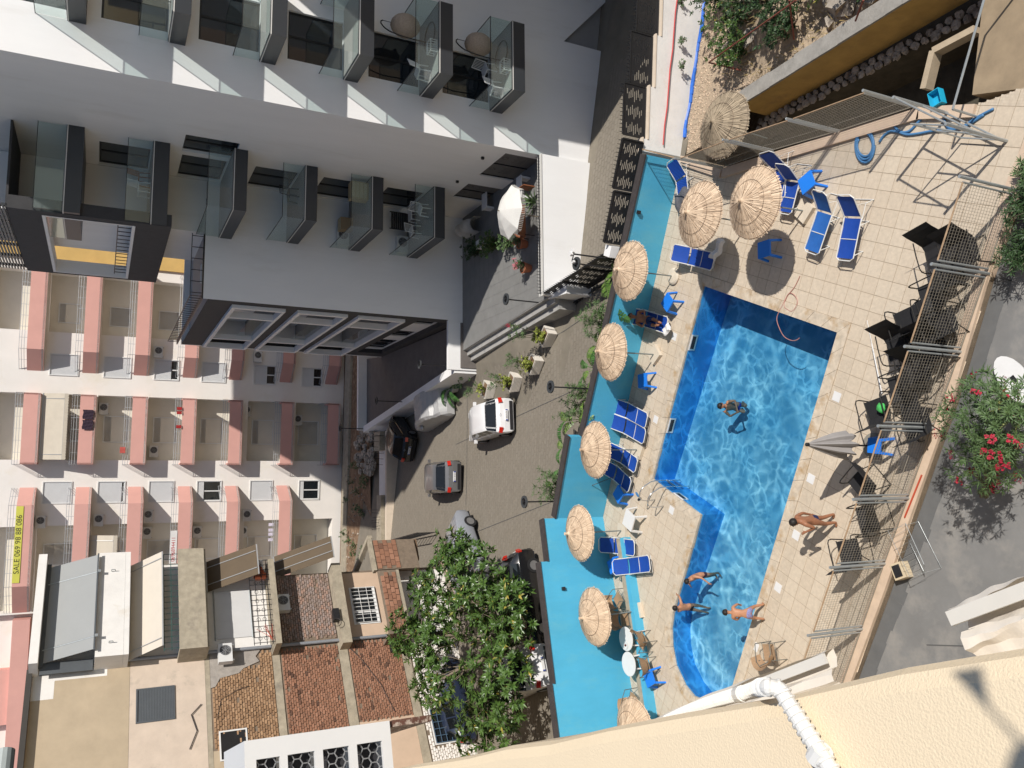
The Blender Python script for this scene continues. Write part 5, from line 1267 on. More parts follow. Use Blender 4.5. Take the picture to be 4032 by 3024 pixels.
# ================================================================ blue sun loungers
m_sling = mat('blue_sling', (0.010, 0.060, 0.34), 0.6, 0.10, 5, bump=.1); m_sling2 = mat('faded_blue_sling', (0.02, 0.12, 0.42), 0.6, 0.15, 4)
m_tube = mat('white_steel_tube', (0.68, 0.68, 0.66), 0.35, .06, 5)
def lounger(label, fpx, hpx, back, sl=None, Lb=.72, lw=.58, flat=False):
    f = U(*fpx, .31); h = U(*hpx, .31); d = (h - f); Ls = max(.95, min(1.32, d.length)); a = math.atan2(d.y, d.x)
    t = thing('sun_lounger', label, 'sun lounger', (f.x, f.y, .008), a, 'blue sun loungers on the pool terrace')
    z = .31; bx_, bz = math.cos(back), math.sin(back); w = lw / 2; sl = sl or m_sling
    m = MB(); n = 10
    def cloth(m, x0, z0, x1, z1, sag):
        for i in range(n):
            for j in range(4):
                def P(i, j):
                    s, q = i / n, j / 4 - .5; return (x0 + (x1 - x0) * s, q * 2 * (w - .02), z0 + (z1 - z0) * s - sag * (1 - 4 * q * q) * 1.0 - .01 * math.sin(s * PI))
                m.poly([P(i, j), P(i + 1, j), P(i + 1, j + 1), P(i, j + 1)])
    cloth(m, .06, z, Ls * .5 - .008, z, .02); cloth(m, Ls * .5 + .008, z, Ls - .02, z, .025); o = m.build('seat_sling', sl, t)
    m = MB(); cloth(m, Ls + .03, z + .02, Ls + bx_ * (Lb - .05), z + bz * (Lb - .05), .015); m.build('back_sling', sl, t)
    m = MB(); m.tube([(Ls, -w, z), (.08, -w, z), (0, -w + .1, z), (0, w - .1, z), (.08, w, z), (Ls, w, z)], .016, 6); m.tube([(Ls * .5, -w, z - .01), (Ls * .5, w, z - .01)], .012, 5); m.build('seat_frame', m_tube, t)
    m = MB(); e = Ls + bx_ * Lb; m.tube([(Ls, -w, z), (Ls + bx_ * (Lb - .1), -w, z + bz * (Lb - .1)), (e, -w + .1, z + bz * Lb), (e, w - .1, z + bz * Lb), (Ls + bx_ * (Lb - .1), w, z + bz * (Lb - .1)), (Ls, w, z)], .016, 6); m.build('back_frame', m_tube, t)
    for x0, x1 in ((.16, .30), (Ls - .2, Ls - .05), (Ls + .38, Ls + .52)):
        m = MB(); q = w + .015; m.tube([(x0, -q, z if x0 < Ls else z - .02), (x1, -q, .02), (x1, q, .02), (x0, q, z if x0 < Ls else z - .02)], .014, 6); m.build('leg', m_tube, t)
    for s in (-1, 1): m = MB(); m.tube([(Ls - .1, s * (w + .02), z), (Ls + .40, s * (w + .02), z - .02), (Ls + bx_ * .4, s * (w + .01), z + bz * .4)], .011, 5); m.build('back_strut', m_tube, t)
    return t
LOUNG = [('blue lounger with raised back, nearer the terrace edge of the two standing in full sun', (1824, 563), (1843, 470), .75, None), ('faded blue lounger in full sun beside the parasol base', (1752, 547), (1782, 459), .75, m_sling2),
         ('blue lounger next to the bright blue table, its back folded half up', (1694, 462), (1712, 392), 1.0, None), ('blue lounger with upright back behind the other by the fence', (1680, 432), (1684, 366), 1.05, None),
         ('blue lounger with grey towel beneath it near the corner of the blue wall', (1478, 440), (1474, 405), .55, None), ('blue lounger half shaded by the parasol above the deep pool corner', (1542, 566), (1490, 553), .45, None),
         ('lounger in the shade carrying the lying man', (1441, 703), (1393, 688), .55, None), ('right one of two blue loungers side by side against the blue wall', (1397, 910), (1348, 883), .35, None),
         ('left one of two blue loungers side by side, touching the parasol edge', (1393, 944), (1340, 914), .35, None), ('dark shaded lounger beneath the parasol, near its base', (1375, 1007), (1345, 985), .35, None),
         ('dark shaded lounger beneath the parasol, next to a blue table', (1361, 1051), (1330, 1022), .35, None), ('blue lounger half under the parasol beside the white table', (1371, 1184), (1324, 1178), .4, None), ('blue lounger in full sun with its foot toward the pool, left of a shaded one', (1404, 1217), (1356, 1223), .4, None)]
for lb, f, h, bk, sl in LOUNG: lounger(lb, f, h, bk, sl)
# towels
def drape(name, label, mt, c, rz, sx, sy, z, amp=.03, seed=1, cat='towel', edge=.25):
    r_ = random.Random(seed); m = MB(); n = 9
    ph = [r_.uniform(0, 6) for _ in range(4)]
    def P(i, j):
        x = (i / n - .5) * sx; y = (j / n - .5) * sy; e = max(abs(i / n - .5), abs(j / n - .5)) * 2
        zz = amp * (math.sin(x * 7 / sx + ph[0]) + math.sin(y * 9 / sy + ph[1]) * .7) - max(0, e - .6) * edge + amp * 2
        return (x + amp * math.sin(y * 11 + ph[2]), y + amp * math.sin(x * 12 + ph[3]), zz)
    for i in range(n):
        for j in range(n): m.poly([P(i, j), P(i + 1, j), P(i + 1, j + 1), P(i, j + 1)])
    o = m.build(name, mt, smooth=True); o.location = (c.x, c.y, z); o.rotation_euler = (0, 0, rz); return tag(o, label, cat)
m_gtow = mat('grey_towel', (.12, .12, .135), .95, .1, 6); m_wtow = mat('white_towel', (.68, .68, .68), .95, .05, 6)
drape('towel', 'crumpled dark grey towel on the lounger by the wall corner', m_gtow, U(1474, 428, .33), .3, .75, .8, .34, .035, 3)
drape('towel', 'white towel hanging from the half shaded lounger', m_wtow, U(1552, 540, .3), .9, .35, .75, .34, .04, 5)
drape('towel', 'white towel bunched at the feet of the lying man', m_wtow, U(1440, 712, .33), .5, .3, .4, .33, .03, 6)
# ================================================================ blue plastic side tables
m_bplast = mat('bright_blue_plastic', (0.015, 0.20, 0.78), 0.4, .04, 3); m_wplast = mat('white_plastic', (.70, .70, .70), .4, .04, 3)
def side_table(name, label, mt, s=.5, h=.44, group='blue plastic tables'):
    t = thing(name, label, 'side table', group=group)
    m = MB(); m.bx(-s / 2, -s / 2, h - .035, s / 2, s / 2, h); m.bx(-s / 2 + .02, -s / 2 + .02, h - .075, s / 2 - .02, s / 2 - .02, h - .036); m.build('table_top', mt, t)
    for a in (-1, 1):
        for b in (-1, 1):
            m = MB(); e = s / 2 - .03; q = s / 2 + .02
            m.hexa([(a * q - .03, b * q - .03, 0), (a * q + .03, b * q - .03, 0), (a * q + .03, b * q + .03, 0), (a * q - .03, b * q + .03, 0), (a * e - .035, b * e - .035, h - .05), (a * e + .035, b * e - .035, h - .05), (a * e + .035, b * e + .035, h - .05), (a * e - .035, b * e + .035, h - .05)]); m.build('leg', mt, t)
    return t
ST = [((1742, 394), .45, 'bright blue plastic table beside the loungers at the fence'), ((1650, 538), .1, 'blue plastic table standing in the round parasol shadow'), ((1441, 653), .85, 'blue plastic table next to the lying man'), ((1387, 822), .15, 'blue plastic table alone between two parasols'), ((1335, 1068), .9, 'blue plastic table in the shade beside the last shaded lounger'), ((1322, 1222), .6, 'blue plastic table tucked behind the sunlit lounger'), ((1402, 1466), .65, 'blue plastic table beside the round white tables')]
st0 = side_table('side_table', ST[0][2], m_bplast)
for k, (px, rz, lb) in enumerate(ST):
    o = st0 if k == 0 else dup(st0, label=lb); p = U(*px, .44); o.location = (p.x, p.y, .008); o.rotation_euler = (0, 0, rz)
o = side_table('side_table', 'white plastic table by the loungers under the fourth parasol', m_wplast, .62, .5, 'white plastic tables'); p = U(1358, 1124, .5); o.location = (p.x, p.y, .008); o.rotation_euler = (0, .0, -.35)
o = side_table('plastic_stool', 'blue plastic stool under the closed grey parasol', m_bplast, .38, .46, 'blue stools'); p = U(1888, 963, .46); o.location = (p.x, p.y, .008); o['category'] = 'stool'
# round white tables
def round_table(label, px, rz):
    t = thing('round_table', label, 'table', group='round white tables'); p = U(*px, .72); t.location = (p.x, p.y, .0); t.rotation_euler = (0, 0, rz)
    m = MB(); m.lathe([(.36, .66), (.42, .69), (.425, .715), (.40, .72), (0, .722)], 32); m.build('table_top', m_wplast, t)
    for k in range(4):
        a = PI / 4 + k * PI / 2; m = MB(); m.bar((.30 * math.cos(a), .30 * math.sin(a), .68), (.36 * math.cos(a), .36 * math.sin(a), .0), .045); m.build('leg', m_wplast, t)
    return t
rt1 = round_table('round white table half shaded by the parasol, with a plate on it', (1351.5, 1380), .2); round_table('round white table in full sun with an empty top', (1357.5, 1434.5), .5)
pl = thing('plate', 'white plate with dark food on the half shaded round table', 'plate', U(1352, 1394, .74)); m = MB(); m.lathe([(.06, -.015), (.12, .0), (.13, .008), (0, .0)], 20); m.build('dish', m_wplast, pl); m = MB(); stone(m, (.0, 0, .02), .045, rnd); m.build('food', mat('dark_red_food', (.10, .02, .015), .8), pl)
# wicker chairs
m_wick = mat('tan_wicker', (0.36, 0.235, 0.14), 0.85, .2, 30, bump=.8, bscale=90); m_greytube = mat('grey_chair_tube', (.16, .165, .15), .5, .1, 4, metal=.2)
def wicker(label, group='wicker chairs'):
    t = thing('wicker_chair', label, 'chair', group=group)
    m = MB()
    for i in range(6):
        for j in range(6):
            f = lambda i, j: ((i / 6 - .5) * .48, (j / 6 - .5) * .46, .42 - .03 * math.sin(i * PI / 6) * math.sin(j * PI / 6)); m.poly([f(i, j), f(i + 1, j), f(i + 1, j + 1), f(i, j + 1)])
    m.build('seat', m_wick, t)
    m = MB(); K = 12
    for k in range(K):
        for j in range(3):
            def f(k, j):
                a = PI * .5 + (k / K) * PI; rr = .27 + .03 * j; return (rr * math.cos(a) * .95 - .02 - .03 * j, rr * math.sin(a), .52 + .13 * j * (1 - .25 * abs(k / K - .5) * 2))
            m.poly([f(k, j), f(k + 1, j), f(k + 1, j + 1), f(k, j + 1)])
    m.build('backrest', m_wick, t)
    m = MB(); m.tube([(.27, -.29, .64), (.0, -.31, .66), (-.22, -.24, .74), (-.33, 0, .86), (-.22, .24, .74), (0, .31, .66), (.27, .29, .64)], .014, 6); m.build('arm_rail', m_greytube, t)
    for x, y in ((.27, -.29), (.27, .29), (-.2, -.24), (-.2, .24)): m = MB(); m.tube([(x, y, .64), (x * 1.08, y * 1.02, .0)], .014, 6); m.build('leg', m_greytube, t)
    m = MB(); m.tube([(.27, -.26, .41), (.27, .26, .41), (-.22, .26, .41), (-.22, -.26, .41)], .012, 5, closed=True); m.build('seat_frame', m_greytube, t)
    return t
WC = [((1336, 1296), -.6, 'tan wicker chair under the parasol edge beside the blue wall'), ((1388, 1384), 2.6, 'tan wicker chair drawn up to the half shaded round table'), ((1368, 1513), -.2, 'tan wicker chair standing alone at the foot of the blue wall'), ((1662, 1410), .3, 'tan wicker chair beside the near pool edge, behind the folded awning'), ((1350, 1338), -1.2, 'wicker chair in deep shade between the parasol pole and the round table'), ((1395, 1440), 2.2, 'wicker chair behind the sunlit round table')]
wc0 = wicker(WC[0][2])
for k, (px, rz, lb) in enumerate(WC):
    o = wc0 if k == 0 else dup(wc0, label=lb); p = U(*px, .42); o.location = (p.x, p.y, .008); o.rotation_euler = (0, 0, rz)
# ================================================================ black sling chairs and closed parasol along the fence
m_blks = mat('black_sling', (.016, .016, .018), .75, .2, 6); m_blkt = mat('black_chair_tube', (.02, .018, .016), .5)
def sling_chair(label):
    t = thing('sling_chair', label, 'chair', group='black sling chairs along the fence')
    w = .28; m = MB(); pr = [(.26, .40), (.1, .375), (-.12, .36), (-.24, .42), (-.31, .60), (-.38, .84), (-.44, .98)]
    for (a, za), (b, zb) in zip(pr, pr[1:]): m.hexa([(a, -w, za - .008), (b, -w, zb - .008), (b, w, zb - .008), (a, w, za - .008), (a, -w, za), (b, -w, zb), (b, w, zb), (a, w, za)])
    m.build('sling_seat', m_blks, t)
    for s in (-1, 1):
        m = MB(); q = s * (w + .035); m.tube([(-.32, q, .62), (-.05, q, .64), (.24, q, .64), (.31, q, .60), (.33, q, .5), (.30, q, .02)], .014, 6); m.build('armrest', m_blkt, t)
        m = MB(); m.tube([(.28, s * w, .40), (-.12, s * w, .36), (-.30, s * (w + .02), .02)], .013, 6); m.build('leg', m_blkt, t)
    m = MB(); m.tube([(.30, -w - .03, .03), (-.30, -w - .02, .025), (-.30, w + .02, .025), (.30, w + .03, .03)], .012, 5); m.build('runner', m_blkt, t)
    return t
SCH = [((2030, 545), 200, 'black sling chair at the far end of the fence row, facing left'), ((2085, 548), 200, 'black sling chair touching the fence at the far end of the row'), ((2018, 640), 110, 'black sling chair turned to the pool behind the second fence post'), ((1965, 694), 20, 'black sling chair facing right with its back spike toward the pool'), ((2040, 700), 20, 'black sling chair close to the mesh, facing right, middle of the row'),
       ((1945, 748), 200, 'black sling chair back to back with a right facing one, pool side'), ((2018, 752), 200, 'black sling chair at the mesh just before the third post'), ((1985, 800), 195, 'black sling chair after the third fence post, facing left'), ((1950, 838), 110, 'black sling chair seen from behind, its dark back toward the camera'), ((1900, 888), 20, 'black sling chair holding a green bag'), ((1985, 915), 20, 'black sling chair at the mesh beside the one with the green bag'),
       ((1868, 1045), 140, 'black sling chair tilted beside the closed grey parasol'), ((1880, 1120), 115, 'black sling chair behind the post nearest the walking man'), ((1838, 1192), 20, 'black sling chair on its own near the walking man, facing right')]
sc0 = sling_chair(SCH[0][2])
for k, (px, dg, lb) in enumerate(SCH):
    o = sc0 if k == 0 else dup(sc0, label=lb); p = U(*px, .38); o.location = (p.x, p.y, .008); o.rotation_euler = (0, 0, math.radians(dg)); o.scale = (1.2, 1.2, 1.12)
for px, lb in (((2000, 665), 'low black table between the first sling chairs'), ((1962, 868), 'low black table beside the chair with the green bag'), ((2040, 600), 'low black table at the far end of the chair row')):
    o = side_table('low_table', lb, m_blks, .5, .40, 'low black tables between the sling chairs'); p = U(*px, .4); o.location = (p.x, p.y, .008); o.rotation_euler = (0, 0, .35); o['category'] = 'table'
t = thing('bag', 'bright green bag on a black sling chair', 'bag', U(1907, 882, .45)); m = MB(); stone(m, (0, 0, .05), .15, rnd, .6); m.build('bag_body', mat('green_plastic', (.08, .48, .12), .4, .3, 12), t, smooth=True)
t = thing('closed_parasol', 'closed grey fabric parasol on a dark pole by the chairs', 'parasol'); p = U(1890, 963); t.location = (p.x, p.y, .0)
m = MB(); n = 36; zz = [1.05, 1.1, 1.5, 1.9, 2.2, 2.38]; rr = [.30, .31, .25, .16, .09, .03]; rings = []
for z, r0 in zip(zz, rr): rings.append([(r0 * (1 + .22 * math.sin(k * 2 * PI / n * 8) * min(1, r0 * 6)) * math.cos(2 * PI * k / n), r0 * (1 + .22 * math.sin(k * 2 * PI / n * 8)) * math.sin(2 * PI * k / n), z - (.10 * math.sin(k * 2 * PI / n * 8 + 1) if z < 1.2 else 0)) for k in range(n)])
for a, b in zip(rings, rings[1:]):
    for k in range(n): m.poly([a[k], a[(k + 1) % n], b[(k + 1) % n], b[k]])
m.build('folded_canopy', mat('grey_canopy', (.30, .285, .28), .85, .08, 4), t); m = MB(); m.tube([(0, 0, .02), (0, 0, 2.4)], .022, 8); m.build('pole', m_black, t); m = MB(); m.lathe([(.05, 2.36), (.045, 2.43), (0, 2.45)], 10); m.build('tip', m_black, t)
m = MB(); m.lathe([(.34, 0), (.34, .06), (.05, .09), (0, .3)], 24); m.build('base', mat('grey_base', (.25, .235, .2), .8), t)
# ================================================================ hoses, pole, ladder, slippers, floor boxes
m_hose = mat('blue_hose', (.07, .20, .40), .5, .1, 8)
pz0 = lambda L_, z=.03: [U(x, y, z) for x, y in L_]
def z34(x, y): return ((3400 + x * .28572) / 1.8228, (200 + y * .28572) / 1.8228)
hp = [z34(*q) for q in ((1790, 800), (1560, 920), (1340, 1060), (1180, 1060), (1110, 960), (1085, 850), (1020, 785), (930, 800), (830, 900), (740, 1000), (640, 1100), (540, 1125), (470, 1090), (400, 1000), (330, 945), (240, 975), (170, 1060))]
loop = []
for k in range(40):
    a = k * .42; loop.append((1868 + (22 - k * .12) * math.cos(a) * .95, 314 + (39 - k * .45) * math.sin(a)))
hp2 = [z34(*q) for q in ((1660, 880), (1380, 1050), (1150, 1095), (950, 1105), (760, 1140), (600, 1155), (480, 1120), (370, 1110), (280, 1170), (220, 1260))]
m = MB(); m.tube(dense(pz0(hp, .035), .06) , .034, 7); m.tube(dense(pz0(hp2, .037), .06), .034, 7); m.tube(dense(pz0(loop, .05), .05), .034, 7); o = m.build('pool_hose', m_hose, smooth=True); tag(o, 'coiled blue pool hose trailing to the terrace corner', 'hose')
rh = [(1728, 596), (1716, 620), (1700, 640), (1694, 660), (1700, 668), (1712, 672), (1722, 655), (1718, 640), (1704, 634), (1690, 660), (1682, 675), (1678, 690), (1684, 710), (1694, 727), (1708, 735), (1720, 735), (1727, 730)]
m = MB(); m.tube(dense([U(x, y, .03 if i < 11 else (.04 if i < 13 else -.06)) for i, (x, y) in enumerate(rh)], .05), .012, 5); tag(m.build('garden_hose', mat('pale_red_hose', (.42, .20, .17), .5)), 'thin reddish hose looped at the pool edge and dipping into the water', 'hose')
m = MB(); a, b = U(1873, 692, .03), U(1905, 850, .5); c = a.lerp(b, .33); m.tube([a, c], .008, 6); m.tube([c, b], .016, 6); tag(m.build('telescopic_pole', m_wplast), 'long white pool pole leaning from the tiles onto a black chair', 'pole')
m = MB(); a, b = U(1991, 1026, .12), U(1954, 1118, .12); m.bar(a, b, .03); tag(m.build('red_broom_handle', mat('red_handle', (.5, .08, .04), .5)), 'red handle lying along the cream kerb', 'pole')
ld = thing('pool_ladder', 'curved steel pool ladder at the inner pool corner', 'ladder'); D0 = Vector((-3.18, 24.32)); E0 = Vector((-4.02, 21.54)); de = (E0 - D0).normalized(); no = Vector((-de.y, de.x)); c = Vector((-6, 20)) - D0
no = Vector((de.y, -de.x)); no = no if no.dot(Vector((4, -2))) > 0 else -no       # toward the water
for s in (.42, .95):
    q = D0 + de * s; pts = [(-.62, .02), (-.66, .3), (-.62, .62), (-.45, .74), (-.2, .72), (.0, .5), (.12, .2), (.14, -.9)]
    m = MB(); m.tube(dense([Vector((q.x + no.x * a, q.y + no.y * a, z)) for a, z in pts], .08), .021, 8); m.build('rail', mat('polished_steel', (.62, .63, .64), .2, .05, 4, metal=.9), ld, smooth=True)
for z in (-.3, -.6):
    m = MB(); a = D0 + de * .42 + no * .13; b = D0 + de * .95 + no * .13; m.bar((a.x, a.y, z), (b.x, b.y, z), .07, .02); m.build('step', MATS['polished_steel'], ld)
for k, (x, y, lb) in enumerate(((1377, 1068, 'blue flip flop beside the pool ladder'), (1382, 1078, 'dark slipper beside the pool ladder'))):
    m = MB(); m.lathe([(.05, 0), (.055, .02), (.0, .03)], 10); m.v = [(vx * 2.4, vy, vz) for vx, vy, vz in m.v]; o = m.build('slipper', m_hose if k == 0 else m_black); p = U(x, y, .01); o.location = p; o.rotation_euler = (0, 0, 1 + k); tag(o, lb, 'slipper')
for k, (x, y) in enumerate(((1660, 1327 + 300), (1632, 1396), (1681, 1269), (1720, 1156), (1752, 1034), (1808, 857), (1457, 727), (1417, 906), (1451, 1102))):
    if y > 1500: continue
    p = U(x, y); m = MB(); m.bx(-.13, -.13, 0, .13, .13, .012); o = m.build('skimmer_lid', m_wplast, deck); o.location = (p.x, p.y, .004); o.rotation_euler = (0, 0, math.atan2(ex.y, ex.x))
for x, y in ((1490, 739), (1444, 919), (1466, 1070)):
    p = U(x, y, -.07); q = min(((POOL[i], POOL[(i + 1) % NP]) for i in range(NP)), key=lambda e: (geometry.intersect_point_line(p.to_2d(), e[0], e[1])[0].to_2d() - p.to_2d()).length if 0 < geometry.intersect_point_line(p.to_2d(), e[0], e[1])[1] < 1 else 9)
    d = (q[1] - q[0]).normalized(); ip = geometry.intersect_point_line(p.to_2d(), q[0], q[1])[0]; n_ = Vector((-d.y, d.x)); cpt = Vector((-2, 20)); n_ = n_ if (cpt - q[0]).dot(n_) > 0 else -n_
    fr_ = sub('skimmer_opening', pool, (ip.x + n_.x * .006, ip.y + n_.y * .006, -.02), math.atan2(d.y, d.x)); m = MB(); s = 1 if n_.dot(Vector((-d.y, d.x))) > 0 else -1
    m.bx(-.28, min(0, s * .02), -.08, .28, max(0, s * .02), -.03); m.bx(-.28, min(0, s * .02), -.30, .28, max(0, s * .02), -.25); m.bx(-.28, min(0, s * .02), -.25, -.23, max(0, s * .02), -.08); m.bx(.23, min(0, s * .02), -.25, .28, max(0, s * .02), -.08); m.build('frame', m_wplast, fr_)
    m = MB(); m.bx(-.23, min(0, s * .006), -.25, .23, max(0, s * .006), -.08); m.build('hole', m_black, fr_)
for x, y in ((1378, 457), (1263, 957 + 26), (1217, 1272), (1406, 575), (1258, 1577)):
    pass
wl = [(1378, 457), (1216, 1272)]
# drying rack and jerry can on the grey drive
dr = thing('drying_rack', 'tangled wire drying rack collapsed on the grey drive', 'drying rack'); p = U(1985, 1185, 0); dr.location = (p.x, p.y, -.15); dr.rotation_euler = (0, 0, .6)
m = MB()
m.tube([(-.6, -.25, .05), (.6, -.25, .05), (.6, .25, .6), (-.6, .25, .6)], .007, 5, closed=True); m.tube([(-.5, .25, .03), (.5, .25, .03), (.55, -.3, .6), (-.5, -.3, .65)], .007, 5, closed=True)
for k in range(9): m.tube([(-.58 + k * .14, -.3, .64), (-.58 + k * .14, .3, .60)], .004, 4)
m.build('wire_frame', m_galv, dr)
jc = thing('plastic_box', 'cream plastic box with dark opening on the grey drive by the kerb', 'box'); p = U(1947, 1233, 0); jc.location = (p.x, p.y, -.155); jc.rotation_euler = (0, 0, .5)
m = MB(); m.bx(-.2, -.16, 0, .2, .16, .3); m.build('case', mat('cream_plastic', (.6, .5, .35), .6), jc); m = MB(); m.bx(-.15, -.11, .302, .15, .11, .32); m.build('opening', m_black, jc)
kb = thing('white_board', 'white rounded plastic board lying beside the oleander bush', 'board'); p = U(2200, 822, 0); kb.location = (p.x, p.y, .1); kb.rotation_euler = (.15, .2, .8)
m = MB(); n = 20; m.prism([(.75 * math.cos(2 * PI * k / n) * (1 if abs(math.cos(2 * PI * k / n)) < .8 else .95), .30 * math.sin(2 * PI * k / n)) for k in range(n)], 0, .06); m.build('board_body', m_wplast, kb); m = MB(); m.bx(-.1, -.05, .062, .1, .05, .07); m.build('handle', m_black, kb)
pb = thing('blue_basin', 'bright blue plastic tub behind the fence corner', 'tub'); p = U(2024, 213, .1); pb.location = (p.x, p.y, .0); pb.rotation_euler = (0, 0, .3); pb.scale = (.5, .5, .5); m = MB(); m.bx(-.4, -.3, 0, .4, .3, .05); m.bx(-.4, -.3, .05, -.37, .3, .4); m.bx(.37, -.3, .05, .4, .3, .4); m.bx(-.37, -.3, .05, .37, -.27, .4); m.bx(-.37, .27, .05, .37, .3, .4); m.build('tub_body', mat('cyan_plastic', (.02, .40, .62), .4), pb)
# small fittings on the blue wall
for k, (x, y) in enumerate(((1378, 458), (1216, 1272))):
    r_ = ray(x, y); a, b = (W0, W1) if k == 0 else (W1, W2); n_ = Vector((-(b - a).y, (b - a).x)); tt = n_.dot(a) / n_.dot(Vector((r_.x, r_.y))); q = Vector((r_.x, r_.y, r_.z)) * tt + Vector((0, 0, 18)); m = MB(); m.box((0, -.05, 0), (.12, .1, .12)); o = m.build('wall_spotlight', m_black, bwall); o.location = q; o.rotation_euler = (0, 0, math.atan2((b - a).y, (b - a).x) + PI)
# ================================================================ parked cars
m_tyre = mat('tyre', (.015, .015, .016), .9); m_rim = mat('alloy_rim', (.35, .35, .36), .35, .1, 6, metal=.7); m_cglass = mat('car_glass', (.01, .012, .014), .03, .2, 2, spec=.9); m_red = mat('red_ink', (0.45, 0.03, 0.05)); m_tail = mat('tail_light', (.5, .02, .01), .25, .2, 20, coat=.6); m_trim = mat('black_trim', (.02, .02, .022), .55); m_plate = mat('plate_white', (.7, .7, .7), .5); m_pblue = mat('plate_blue', (.02, .05, .3), .5); m_head = mat('head_lamp', (.6, .62, .64), .1, .1, 10, spec=.8)
def car_z(x): return zl(x)
def make_car(label, paint, kind, L_, W, H, pos, deg, plate='', group='cars parked in the court', lights=True):
    t = thing('parked_car', label, 'car', (pos[0], pos[1], zl(pos[0], pos[1]) + .02), math.radians(deg), group)
    t.rotation_euler[1] = 0
    k = L_ / 4.0; hw = W / 2
    if kind == 'hatch': S = [(-2.0, .62, .66, .90), (-1.96, .82, .87, .96), (-1.80, .93, 1.00, .98), (-1.42, .95, H - .03, .99), (-.9, .95, H + .02, 1), (-.2, .95, H + .03, 1), (.32, .95, H - .05, 1), (.98, .93, .99, 1), (1.1, .92, .95, 1), (1.72, .78, .82, .96), (1.93, .62, .66, .88), (2.0, .45, .5, .80)]
    elif kind == 'suv': S = [(-2.0, .75, .8, .92), (-1.95, .95, 1.0, .97), (-1.85, 1.05, 1.12, .98), (-1.6, 1.07, H - .05, .99), (-.9, 1.07, H + .02, 1), (-.2, 1.06, H + .02, 1), (.35, 1.05, H - .06, 1), (.98, 1.03, 1.10, 1), (1.1, 1.02, 1.06, 1), (1.75, .92, .96, .97), (1.95, .75, .8, .9), (2.0, .5, .55, .82)]
    else: S = [(-2.0, .62, .66, .88), (-1.95, .85, .9, .95), (-1.5, .95, 1.0, .99), (-1.25, .95, 1.05, 1), (-.75, .95, H - .02, 1), (-.3, .95, H + .02, 1), (.25, .94, H - .04, 1), (.95, .92, .98, 1), (1.05, .91, .95, 1), (1.72, .78, .82, .96), (1.93, .62, .66, .88), (2.0, .45, .5, .80)]
    def ring(s):
        x, zb, zr, wf = s; b = hw * wf; cab = zr - zb > .12; rw = b * (.80 if cab else .93)
        P = [(b * .90, .20), (b * .985, .34), (b, .58 if zb > .6 else zb * .8), (b * .97, zb), (b * .955 if not cab else b * .94, zb + .015), (rw, zr - .045 if cab else zr - .01), (rw * .82, zr)]
        P = [(x * k, -y, z) for y, z in P]; return P + [(x * k, -p[1], p[2]) for p in P[::-1]]
    R_ = [ring(s) for s in S]; n = 14; body = MB(); gl = MB()
    for i in range(len(R_) - 1):
        c0 = S[i][2] - S[i][1] > .12; c1 = S[i + 1][2] - S[i + 1][1] > .12
        for j in range(n - 1):
            q = [R_[i][j], R_[i + 1][j], R_[i + 1][j + 1], R_[i][j + 1]]
            side = j in (4, 8); top = j in (5, 6, 7)
            if (side and c0 and c1) or (top and (c0 != c1)): 
                # inset glass with painted pillars
                cc = sum((Vector(p) for p in q), Vector()) / 4; w_ = [Vector(p).lerp(cc, .10) for p in q]
                for a in range(4): body.poly([q[a], q[(a + 1) % 4], w_[(a + 1) % 4], w_[a]])
                if top: 
                    if j == 6:
                        gl.poly([Vector(p) for p in (R_[i][6], R_[i + 1][6], R_[i + 1][7], R_[i][7])])
                    else: gl.poly(w_)
                else: gl.poly(w_)
            elif side and (c0 or c1): body.poly(q)
            else: body.poly(q)
    body.poly(R_[0][::-1]); body.poly(R_[-1]); 
    bq = body.build('body', paint, t, smooth=True)
    bm = bmesh.new(); bm.from_mesh(bq.data); bmesh.ops.remove_doubles(bm, verts=bm.verts, dist=.001); bm.to_mesh(bq.data); bm.free(); bq.data.set_sharp_from_angle(angle=math.radians(38))
    bo = t.children[0]
    gl.build('window_glass', m_cglass, t)
    m = MB(); m.bx(-1.9 * k, -hw * .9, .16, 1.9 * k, hw * .9, .21); m.build('underbody', m_trim, t)
    m = MB(); m.box((-2.0 * k, 0, .33), (.08, W * .80, .15)); m.build('rear_bumper', m_trim, t)
    m = MB(); m.box((1.98 * k, 0, .34), (.10, W * .72, .18)); m.build('front_bumper', m_trim, t)
    for s in (-1, 1):
        for x in (-1.28 * k, 1.25 * k):
            m = MB(); y = s * (hw - .08); m.tube([(x, y - .1, .31), (x, y + .1, .31)], .31, 20); wl_ = m.build('wheel', m_tyre, t); m = MB(); m.tube([(x, y + s * .09, .31), (x, y + s * .108, .31)], .20, 14); m.build('rim', m_rim, wl_)
        m = MB(); zt = S[1][1]; m.box((-1.91 * k, s * hw * .80, zt + .02), (.17, .26, .17), rz=-s * .45, ry=.25); m.build('tail_light', m_tail, t)
        m = MB(); m.box((1.86 * k, s * hw * .68, .66), (.22, .28, .14)); m.build('headlight', m_head, t)
        m = MB(); m.box((.62 * k, s * (hw + .09), S[5][1] + .03), (.14, .18, .12)); m.build('mirror', paint, t)
        for x in (-.55, .35): m = MB(); m.box((x * k, s * (hw + .003), .78), (.16, .03, .03)); m.build('door_handle', paint, t)
    m = MB(); m.bx(-2.075 * k, -.26, .53, -2.0 * k, .26, .645); pt = m.build('number_plate', m_plate, t)
    m = MB(); m.bx(-2.077 * k, .21, .532, -2.075 * k, .26, .643); m.bx(-2.077 * k, -.26, .532, -2.075 * k, -.21, .643); m.build('plate_band', m_pblue, pt)
    if plate: text('plate_text', plate, .095, m_ink, pt, (-2.078 * k, 0, .588), (PI / 2, 0, -PI / 2), .001, sx=.8)
